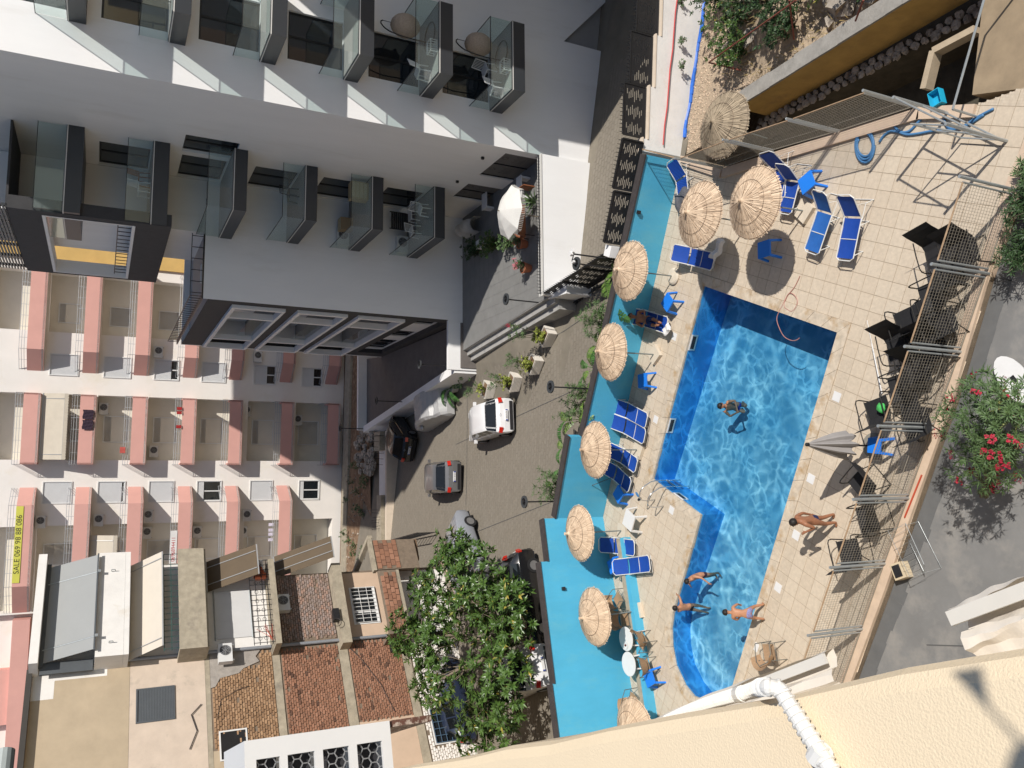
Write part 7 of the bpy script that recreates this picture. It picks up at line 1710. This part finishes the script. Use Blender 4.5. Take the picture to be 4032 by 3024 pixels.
m = MB(); m.prism([(3.62, 30.1), (3.95, 30.1), (4.1, 28.6), (3.75, 28.6)][::-1], .2, 1.55); tag(m.build('gate_wall', m_white), 'short shaded white wall behind the gate at the terrace corner', 'wall')
# drain grate across the lane
g_ = MB(); A = U(1202, 690, .45); B_ = U(1290, 620, .45)
dd = (B_ - A).normalized(); nn = Vector((-dd.y, dd.x, 0)); n = 16; dg = thing('drain_grate', 'dark drain grate across the lane in front of the gate', 'grate')
for i in range(n): p = A.lerp(B_, i / n); q = A.lerp(B_, (i + .7) / n); m = MB(); m.hexa([(p.x, p.y, zl(p.x) + .016), (q.x, q.y, zl(q.x) + .016), (q.x + nn.x * .45, q.y + nn.y * .45, zl(q.x) + .016), (p.x + nn.x * .45, p.y + nn.y * .45, zl(p.x) + .016), (p.x, p.y, zl(p.x) + .03), (q.x, q.y, zl(q.x) + .03), (q.x + nn.x * .45, q.y + nn.y * .45, zl(q.x) + .03), (p.x + nn.x * .45, p.y + nn.y * .45, zl(p.x) + .03)]); m.build('bar', m_black, dg)
# terrace furniture
t = thing('crochet_parasol', 'white crochet parasol with fringe open on the courtyard terrace', 'parasol', (U(1084, 456, 3.75).x, U(1084, 456, 3.75).y, TZ)); m = MB(); R = 1.12; n = 8; m_cro = mat('white_crochet', (.66, .65, .62), .9, .12, 40, bump=.6, bscale=60)
rings = []
for r0, z in ((.03, 2.25), (.35, 2.14), (.7, 1.96), (1.0, 1.76)):
    rg = []
    for k in range(48):
        a = 2 * PI * k / 48; ph = (k % 6) / 6; sc = 1 - .10 * math.sin(PI * ph) * (r0 / 1.0); rg.append((r0 * R * sc * math.cos(a), r0 * R * sc * math.sin(a), z - .03 * math.sin(PI * ph) * 0))
    rings.append(rg)
for a, b in zip(rings, rings[1:]):
    for k in range(48): m.poly([a[k], b[k], b[(k + 1) % 48], a[(k + 1) % 48]])
m.build('canopy', m_cro, t); m = MB()
for k in range(96): 
    a = rings[-1][k // 2]; b = rings[-1][(k // 2 + 1) % 48]; p = Vector(a).lerp(Vector(b), .5 * (k % 2)); m.bar(p, p + Vector((p.x * .03, p.y * .03, -.17)), .012)
m.build('fringe', m_cro, t); m = MB(); m.tube([(0, 0, 0), (0, 0, 2.3)], .022, 8); m.build('pole', m_wood, t)
m = MB()
for k in range(8): a = k * PI / 4; m.bar((0, 0, 2.22), (R * math.cos(a), R * math.sin(a), 1.75), .014)
m.build('ribs', m_wood, t)
m_teak = mat('red_brown_wood', (.24, .085, .035), .6, .2, 8); p = U(1135, 482, TZ + .3); t = thing('wooden_bench', 'red brown slatted wooden bench against the terrace wall', 'bench', (p.x, p.y, TZ), AW)
for k in range(5): m = MB(); m.bx(-.7, -.25 + k * .1, .42, .7, -.16 + k * .1, .45); m.build('slat', m_teak, t)
for k in range(4): m = MB(); m.bx(-.7, -.32 - .03 * k, .5 + k * .1, .7, -.29 - .03 * k, .58 + k * .1); m.build('back_slat', m_teak, t)
for s in (-.6, .6): m = MB(); m.tube([(s, -.4, .85), (s, -.25, .4), (s, .25, .4), (s, .28, 0)], .02, 6); m.tube([(s, -.25, .4), (s, -.3, 0)], .02, 6); m.build('leg', m_black, t)
m_cush = mat('white_cover_cloth', (.55, .54, .52), .9, .06, 4, bump=.3); p = U(1012, 490, TZ + .4); t = thing('covered_sofa', 'long shape under a crumpled white cover at the rear wing wall', 'sofa', (p.x, p.y, TZ), AW + 1.5); m = MB()
for i in range(14):
    for j in range(8):
        f = lambda i, j: ((i / 14 - .5) * 1.7, .38 * math.cos(PI * j / 8), .1 + .62 * math.sin(PI * j / 8) ** .6 * (1 - .25 * math.sin(i * .7)) + .03 * math.sin(i * 2.1 + j)); m.poly([f(i, j), f(i + 1, j), f(i + 1, j + 1), f(i, j + 1)])
m.build('cover', m_cush, t, smooth=True)
for k, (px, sx, sy, h, lb) in enumerate((((1045, 432), .9, .5, .45, 'white side table beside the shaded terrace doors'), ((1120, 405), 1.0, .45, .5, 'white rounded bench by the grey terrace doors'), ((1031, 528), .4, .35, .5, 'small white box beside the dark terrace shrub'))):
    p = U(*px, TZ + h); t = thing('terrace_table', lb, 'table', (p.x, p.y, TZ), AW); m = MB(); m.bx(-sx / 2, -sy / 2, h - .06, sx / 2, sy / 2, h); m.build('top', m_wplast, t)
    for a in (-1, 1): m = MB(); m.bx(a * (sx / 2 - .06) - .05, -sy / 2 + .04, 0, a * (sx / 2 - .06) + .05, sy / 2 - .04, h - .062); m.build('side', m_wplast, t)
p = U(1141, 410, TZ + .7); m = MB(); m.box((0, 0, .4), (.5, .04, .5)); m.box((0, .02, .4), (.56, .03, .56)); o = m.build('framed_panel', m_teak); o.location = (p.x + .2, p.y + .4, TZ + .2); o.rotation_euler = (0, 0, AW + PI / 2); tag(o, 'small framed brown panel leaning by the terrace doors', 'panel')
# balcony furniture of the white block (local block frame)
def WBp(u, v, z): return WBM @ Vector((u, v, z))
m_rat = mat('pale_rattan', (.42, .34, .27), .85, .2, 20, bump=.5, bscale=70)
def egg_chair(label, u, v, z):
    t = thing('hanging_egg_chair', label, 'hanging chair', WBp(u, v, z), AW + .5, 'hanging egg chairs on the balconies'); m = MB(); n, k = 18, 10
    for i in range(n):
        for j in range(k):
            f = lambda i, j: (.42 * math.sin(PI * j / k) * math.cos(i / n * 4.3 - 2.1 + PI), .46 * math.sin(PI * j / k) * math.sin(i / n * 4.3 - 2.1 + PI), .95 - .58 * math.cos(PI * j / k)); m.poly([f(i, j), f(i + 1, j), f(i + 1, j + 1), f(i, j + 1)])
    m.build('basket', m_rat, t, smooth=True); m = MB(); m.tube(dense([Vector(q) for q in ((-.75, 0, .02), (-.78, 0, 1.0), (-.6, 0, 1.7), (-.2, 0, 1.95), (0, 0, 1.85))], .1), .025, 7); m.tube([(0, 0, 1.85), (0, 0, 1.52)], .012, 5); m.build('arched_stand', m_black, t); m = MB(); m.tube([(-.75 + .55 * math.cos(a * PI / 8) + .4, .55 * math.sin(a * PI / 8), .025) for a in range(16)], .022, 6, closed=True); m.build('stand_base', m_black, t); m = MB(); stone(m, (0, 0, .6), .33, random.Random(3), .4); m.build('cushion', mat('dark_cushion', (.12, .07, .05), .9, .3, 12), t)
egg_chair('hanging rattan egg chair on the lowest front balcony', 3.6, -1.05, 4.33); egg_chair('hanging rattan egg chair on the second lowest front balcony', 3.6, -1.05, 7.39)
def crate(label, u, v, z, mt=m_wplast, s=(.5, .38, .3)):
    t = thing('laundry_crate', label, 'crate', WBp(u, v, z), AW, 'white crates on the balconies'); m = MB(); a, b, h = s[0] / 2, s[1] / 2, s[2]
    m.bx(-a, -b, 0, a, b, .03); m.bx(-a, -b, h - .05, a, -b + .03, h); m.bx(-a, b - .03, h - .05, a, b, h); m.bx(-a, -b + .03, h - .05, -a + .03, b - .03, h); m.bx(a - .03, -b + .03, h - .05, a, b - .03, h)
    for k in range(6): x = -a + .02 + k * (2 * a - .04) / 5; m.bar((x, -b + .012, .03), (x, -b + .012, h - .05), .022); m.bar((x, b - .012, .03), (x, b - .012, h - .05), .022)
    m.build('crate_body', mt, t)
crate('white slotted crate in the corner of the lowest front balcony', 2.5, -1.8, 4.33); crate('white slotted crate on the second lowest front balcony', 2.55, -1.8, 7.39)
def white_chair(label, u, v, z, rz, mt=m_wplast):
    t = thing('balcony_chair', label, 'chair', WBp(u, v, z), AW + rz, 'chairs on the balconies'); m = MB(); m.bx(-.23, -.22, .41, .23, .22, .45); m.build('seat', mt, t); m = MB()
    for k in range(7): x = -.2 + k * .066; m.tube([(x, -.22, .45), (x, -.29, .85)], .012, 5)
    m.tube([(-.23, -.22, .44), (-.23, -.3, .86), (.23, -.3, .86), (.23, -.22, .44)], .018, 6); m.build('backrest', mt, t)
    for a in (-.2, .2):
        for b in (-.19, .19): m = MB(); m.bar((a, b, .41), (a * 1.1, b * 1.15, 0), .035); m.build('leg', mt, t)
white_chair('slatted white chair behind the glass of the lowest front balcony', 2.9, -.5, 4.33, 2.0); white_chair('white chair in the left corner of the lowest front balcony', 1.85, -1.1, 4.33, .6); white_chair('white chair on the second lowest front balcony', 1.9, -1.0, 7.39, .7); white_chair('white shell chair on the lowest court balcony', -1.0, 6.0, 4.69, 2.4); white_chair('second white shell chair on the lowest court balcony', -1.7, 7.2, 4.69, .3); white_chair('white chair by the dark screen on the lowest court balcony', -.9, 7.4, 4.69, 1.6)
white_chair('dark chair on the third court balcony', -1.0, 6.6, 10.64, .4, m_black); white_chair('brown chair on the roof level court balcony', -1.3, 6.5, 16.67, .8, m_teak); white_chair('white chair on the roof level court balcony', -1.8, 6.3, 16.67, 1.8); white_chair('dark lounge chair on the highest visible front balcony', 2.6, -1.2, 16.58, .4, m_black)
t = thing('cabinet', 'pale wooden cabinet on the middle court balcony', 'cabinet', WBp(-.6, 6.0, 7.67), AW); m = MB(); m.bx(-.4, -.25, 0, .4, .25, .8); m.build('body', mat('pale_wood', (.42, .33, .2), .6, .1, 6), t); m = MB(); [m.bx(-.34, -.27, .08 + k * .18, .34, -.252, .22 + k * .18) for k in range(4)]; m.build('drawer', mat('paler_wood', (.5, .42, .28), .6), t)
t = thing('cardboard_box', 'pale cardboard box on the wall side of the middle court balcony', 'box', WBp(-1.4, 8.5, 7.67), AW); m = MB(); m.bx(-.3, -.25, 0, .3, .25, .6); m.build('carton', mat('carton', (.36, .25, .15), .9, .1, 6), t); m = MB(); m.bx(-.3, -.25, .601, .3, .25, .62); m.build('lid', MATS['paler_wood'], t)
t = thing('black_screen', 'black slatted screen on the lowest court balcony', 'screen', WBp(-.9, 8.3, 4.69), AW); m = MB(); [m.bx(-.4, -.02, .1 + k * .11, .4, .02, .19 + k * .11) for k in range(9)]; m.build('slats', m_black, t); m = MB(); m.bx(-.44, -.03, 0, -.4, .03, 1.15); m.bx(.4, -.03, 0, .44, .03, 1.15); m.build('frame', m_black, t)
for u, v, z, lb in ((-1.9, 8.9, 8.0, 'air conditioner on the middle court balcony behind glass'), (-1.9, 8.9, 5.0, 'air conditioner on the lowest court balcony behind glass'), (-4.2, 9.35 + .3, 14.0, 'white air conditioner on the roof terrace')):
    o = dup(ac0, label=lb); o.location = WBp(u, v, z); o.rotation_euler = (0, 0, AW); o['group'] = 'air conditioners on the white building'
# neighbouring wing of the block, to the right of the picture: its shade falls on the lane and the front facade
nb = thing('neighbouring_wing', 'white projecting wing of the apartment block to the right', 'building'); m = MB(); m.bx(18.2, 22.9, -4, 30, 31.4, 18.6); m.build('wall', m_white, nb)
# ================================================================ people
def skinmat(name, col): return mat(name, col, .5, .10, 14, spec=.4)
m_sk1 = skinmat('tanned_skin', (.30, .135, .075)); m_sk2 = skinmat('light_tan_skin', (.42, .21, .125)); m_hair = mat('dark_hair', (.012, .009, .008), .6, .3, 60); m_navy = mat('navy_shorts', (.012, .02, .085), .8, .1, 9); m_maroon = mat('maroon_shorts', (.05, .015, .03), .8, .3, 20); m_pat = mat('patterned_trunks', (.22, .22, .42), .8, .5, 40); m_shblk = mat('black_shorts', (.012, .013, .016), .8)
def skin_obj(name, verts, edges, radii, mt, parent, sub_=2, root=0):
    me = bpy.data.meshes.new(name); me.from_pydata([tuple(v) for v in verts], edges, []); o = bpy.data.objects.new(name, me); COL.objects.link(o); o.parent = parent; me.materials.append(mt)
    md = o.modifiers.new('skin', 'SKIN'); md.use_smooth_shade = True
    lay = me.skin_vertices[0] if len(me.skin_vertices) else None
    for i, r in enumerate(radii): lay.data[i].radius = (r, r) if not isinstance(r, tuple) else r
    lay.data[root].use_root = True
    ss = o.modifiers.new('sub', 'SUBSURF'); ss.levels = sub_; ss.render_levels = sub_
    return o
def person(label, base, rz, H, J, skin, shorts=None, hair=m_hair, hairlen=0, shortlen=.55, extra=None):
    """J: joint positions in units of standing height, x forward, y left, z up"""
    t = thing('person', label, 'person', base, rz); S = H
    V = lambda n: Vector(J[n]) * S
    names = ['pelvis', 'waist', 'chest', 'neck', 'headb', 'headm', 'headt', 'shL', 'elL', 'wrL', 'shR', 'elR', 'wrR', 'hipL', 'knL', 'anL', 'toL', 'hipR', 'knR', 'anR', 'toR']
    idx = {n: i for i, n in enumerate(names)}; R = dict(pelvis=.075, waist=.066, chest=.082, neck=.032, headb=.042, headm=.057, headt=.043, shL=.040, elL=.025, wrL=.017, shR=.040, elR=.025, wrR=.017, hipL=.058, knL=.035, anL=.022, toL=.019, hipR=.058, knR=.035, anR=.022, toR=.019)
    R = {k: v * S for k, v in R.items()}
    for k in ('chest', 'waist', 'pelvis'): R[k] = (R[k] * 1.18, R[k] * .82) if False else R[k]
    E = [('pelvis', 'waist'), ('waist', 'chest'), ('chest', 'neck'), ('neck', 'headb'), ('headb', 'headm'), ('headm', 'headt'), ('chest', 'shL'), ('shL', 'elL'), ('elL', 'wrL'), ('chest', 'shR'), ('shR', 'elR'), ('elR', 'wrR'), ('pelvis', 'hipL'), ('hipL', 'knL'), ('knL', 'anL'), ('anL', 'toL'), ('pelvis', 'hipR'), ('hipR', 'knR'), ('knR', 'anR'), ('anR', 'toR')]
    verts = [V(n) for n in names]; rad = [R[n] for n in names]; ed = [(idx[a], idx[b]) for a, b in E]
    # hands: palm plus five fingers rooted in the palm
    for s in ('L', 'R'):
        w_ = V('wr' + s); d = (w_ - V('el' + s)).normalized(); up_ = Vector((0, 0, 1)) if abs(d.z) < .9 else Vector((1, 0, 0)); side = d.cross(up_).normalized(); nrm = side.cross(d)
        pi_ = len(verts); verts.append(w_ + d * .045 * S); rad.append(.018 * S); ed.append((idx['wr' + s], pi_))
        for k, (o_, L_) in enumerate(((-.014, .040), (-.005, .046), (.005, .043), (.014, .034))):
            a = len(verts); verts += [w_ + d * .062 * S + side * o_ * S, w_ + d * (.062 + L_ * .55) * S + side * o_ * 1.25 * S - nrm * .004 * S, w_ + d * (.062 + L_) * S + side * o_ * 1.35 * S - nrm * .016 * S]; rad += [.0065 * S, .0055 * S, .0045 * S]; ed += [(pi_, a), (a, a + 1), (a + 1, a + 2)]
        a = len(verts); sg = 1 if s == 'L' else -1; verts += [w_ + d * .035 * S + side * sg * .022 * S, w_ + d * .06 * S + side * sg * .036 * S]; rad += [.0075 * S, .006 * S]; ed += [(pi_, a), (a, a + 1)]
    body = skin_obj('body', verts, ed, rad, skin, t)
    # face: nose, ears, eyes, mouth
    hm = V('headm'); hu = (V('headt') - V('headb')).normalized(); fwd = Vector(J.get('face', (1, 0, 0))).normalized(); fwd = (fwd - hu * fwd.dot(hu)).normalized(); sd_ = hu.cross(fwd); r0 = .057 * S
    m = MB(); m.faces([hm + fwd * r0 * 1.3, hm + fwd * r0 * .9 + hu * .03 * S, hm + fwd * r0 * .95 + sd_ * .012 * S - hu * .008 * S, hm + fwd * r0 * .95 - sd_ * .012 * S - hu * .008 * S], [(0, 1, 2), (0, 3, 1), (0, 2, 3)])
    for s in (-1, 1): m.box(hm + sd_ * s * r0 * 1.02 - hu * .004 * S, (.012 * S, .02 * S, .034 * S))
    m.build('nose_and_ears', skin, t)
    m = MB()
    for s in (-1, 1): m.box(hm + fwd * r0 * .97 + sd_ * s * .022 * S + hu * .012 * S, (.012 * S, .012 * S, .009 * S))
    m.box(hm + fwd * r0 * .95 - hu * .032 * S, (.012 * S, .03 * S, .007 * S)); m.build('eyes_and_mouth', mat('dark_features', (.07, .025, .02), .5), t)
    # hair cap
    m = MB(); n, k = 14, 7
    for i in range(n):
        for j in range(k):
            def f(i, j):
                a = 2 * PI * i / n; b = PI * .60 * j / k; q = fwd * math.cos(a) * math.sin(b) + sd_ * math.sin(a) * math.sin(b) + hu * math.cos(b); fr = max(0, math.cos(a)) * max(0, b - .9); return hm + hu * .012 * S - fwd * .008 * S + q * (r0 * 1.2 - fr * .03 * S)
            m.poly([f(i, j), f(i, j + 1), f(i + 1, j + 1), f(i + 1, j)])
    if hairlen: 
        b = hm - fwd * r0 * .9; m.tube([b + hu * .03 * S, b - hu * .04 * S - fwd * .02 * S, b - hu * hairlen * S - fwd * .01 * S], [.035 * S, .04 * S, .015 * S], 8)
    m.build('hair', hair, t, smooth=True)
    if shorts:
        pl_, wa = V('pelvis'), V('waist'); vs = [pl_, pl_.lerp(wa, .45)]; es = [(0, 1)]; rs = [.084 * S, .074 * S]
        for s in ('L', 'R'):
            a = len(vs); h_, kn = V('hip' + s), V('kn' + s); vs += [h_, h_.lerp(kn, shortlen)]; rs += [.068 * S, .058 * S]; es += [(0, a), (a, a + 1)]
        skin_obj('shorts', vs, es, rs, shorts, t, 1)
    return t
STAND = dict(pelvis=(0, 0, .53), waist=(0, 0, .62), chest=(0, 0, .73), neck=(0, 0, .83), headb=(.012, 0, .875), headm=(.015, 0, .93), headt=(.01, 0, .965), shL=(0, .115, .80), elL=(-.01, .15, .63), wrL=(.03, .15, .49), shR=(0, -.115, .80), elR=(-.01, -.15, .63), wrR=(.03, -.15, .49), hipL=(0, .055, .50), knL=(.01, .06, .27), anL=(-.01, .06, .04), toL=(.085, .07, .015), hipR=(0, -.055, .50), knR=(.01, -.06, .27), anR=(-.01, -.06, .04), toR=(.085, -.07, .015))
def pose(**k): d = dict(STAND); d.update(k); return d
# man walking on the tiles
p = U(1808, 1122); person('tanned man in navy shorts walking on the tiles by the near pool edge', (p.x, p.y, .01), math.radians(160), 1.68, pose(elL=(.02, .19, .66), wrL=(.14, .10, .70), elR=(-.05, -.15, .63), wrR=(-.03, -.14, .49), knL=(.05, .04, .28), anL=(.03, .04, .045), toL=(.11, .05, .015), knR=(-.01, -.05, .27), anR=(-.07, -.05, .045), toR=(.01, -.06, .015), headm=(.03, .0, .925), headt=(.03, 0, .96), headb=(.02, 0, .875)), m_sk1, m_navy)
# boy bending on the coping
p = U(1652, 1320); person('boy in patterned trunks standing on the pool edge, stooping toward the water', (p.x, p.y, .03), math.radians(95), 1.42, pose(pelvis=(-.06, 0, .50), waist=(.0, 0, .59), chest=(.10, 0, .68), neck=(.17, 0, .755), headb=(.20, 0, .79), headm=(.225, 0, .835), headt=(.235, 0, .87), shL=(.14, .11, .73), elL=(.16, .16, .58), wrL=(.22, .13, .47), shR=(.14, -.11, .73), elR=(.16, -.16, .58), wrR=(.22, -.13, .47), hipL=(-.06, .07, .47), knL=(.0, .12, .26), anL=(-.04, .15, .04), toL=(.04, .17, .015), hipR=(-.06, -.07, .47), knR=(.0, -.12, .26), anR=(-.04, -.15, .04), toR=(.04, -.17, .015), face=(1, 0, -.4)), m_sk2, m_pat)
# boy holding the edge, hanging in the water
p = U(1478, 1308, -.1); person('boy in black shorts leaning one arm on the round end of the pool', (p.x + .02, p.y - .25, -.86), math.radians(60), 1.42, pose(chest=(.02, 0, .73), shR=(.02, -.115, .80), elR=(.16, -.2, .80), wrR=(.27, -.15, .77), elL=(.08, .16, .68), wrL=(.16, .12, .62), knL=(-.08, .06, .30), anL=(-.16, .06, .10), toL=(-.18, .06, .03), knR=(-.04, -.06, .29), anR=(-.14, -.06, .08), toR=(-.15, -.07, .01)), m_sk2, m_shblk)
# boy wading with arms spread
p = U(1508, 1243, -.1); person('boy in maroon shorts wading with spread arms below the inner pool corner', (p.x + .05, p.y - .2, -.80), math.radians(215), 1.5, pose(pelvis=(0, 0, .53), chest=(.05, 0, .73), neck=(.09, 0, .82), headb=(.105, 0, .865), headm=(.12, 0, .915), headt=(.12, 0, .955), shL=(.05, .12, .79), elL=(.13, .22, .70), wrL=(.24, .24, .60), shR=(.05, -.12, .79), elR=(.0, -.24, .70), wrR=(.08, -.34, .60)), m_sk2, m_maroon)
# woman in deep water
p = U(1562, 880, -.1); person('dark haired woman swimming upright in the deep middle of the pool', (p.x + .05, p.y - .1, -1.42), math.radians(250), 1.62, pose(shL=(.02, .105, .80), elL=(.12, .17, .72), wrL=(.25, .06, .74), shR=(.02, -.105, .80), elR=(.12, -.17, .72), wrR=(.25, -.05, .73), knL=(.10, .06, .36), anL=(-.08, .06, .30), toL=(-.14, .06, .27), knR=(.14, -.06, .40), anR=(-.02, -.06, .32), toR=(-.08, -.07, .29)), m_sk2, mat('blue_bikini', (.03, .05, .3), .7), hairlen=.11)
# man lying on the lounger
lo = [o for o in COL.objects if o.get('label', '') == 'lounger in the shade carrying the lying man'][0]
fx = lo.location; a = lo.rotation_euler[2]; dv = Vector((math.cos(a), math.sin(a), 0)); hip = fx + dv * 1.0
LY = dict(pelvis=(0, 0, .07), waist=(-.09, 0, .085), chest=(-.19, 0, .13), neck=(-.29, 0, .185), headb=(-.33, 0, .215), headm=(-.385, .0, .245), headt=(-.42, 0, .26), shL=(-.255, .115, .165), elL=(-.12, .17, .12), wrL=(-.02, .10, .16), shR=(-.255, -.115, .165), elR=(-.10, -.16, .10), wrR=(.0, -.08, .15), hipL=(.03, .055, .07), knL=(.25, .05, .09), anL=(.47, .02, .06), toL=(.50, .03, .12), hipR=(.03, -.055, .07), knR=(.24, -.07, .075), anR=(.45, -.02, .10), toR=(.49, -.03, .16), face=(.45, 0, 1))
person('man in dark blue shorts lying asleep on the shaded lounger', (hip.x, hip.y, .325), a + PI, 1.75, LY, m_sk1, mat('dark_blue_shorts', (.01, .03, .12), .8), shortlen=.85)
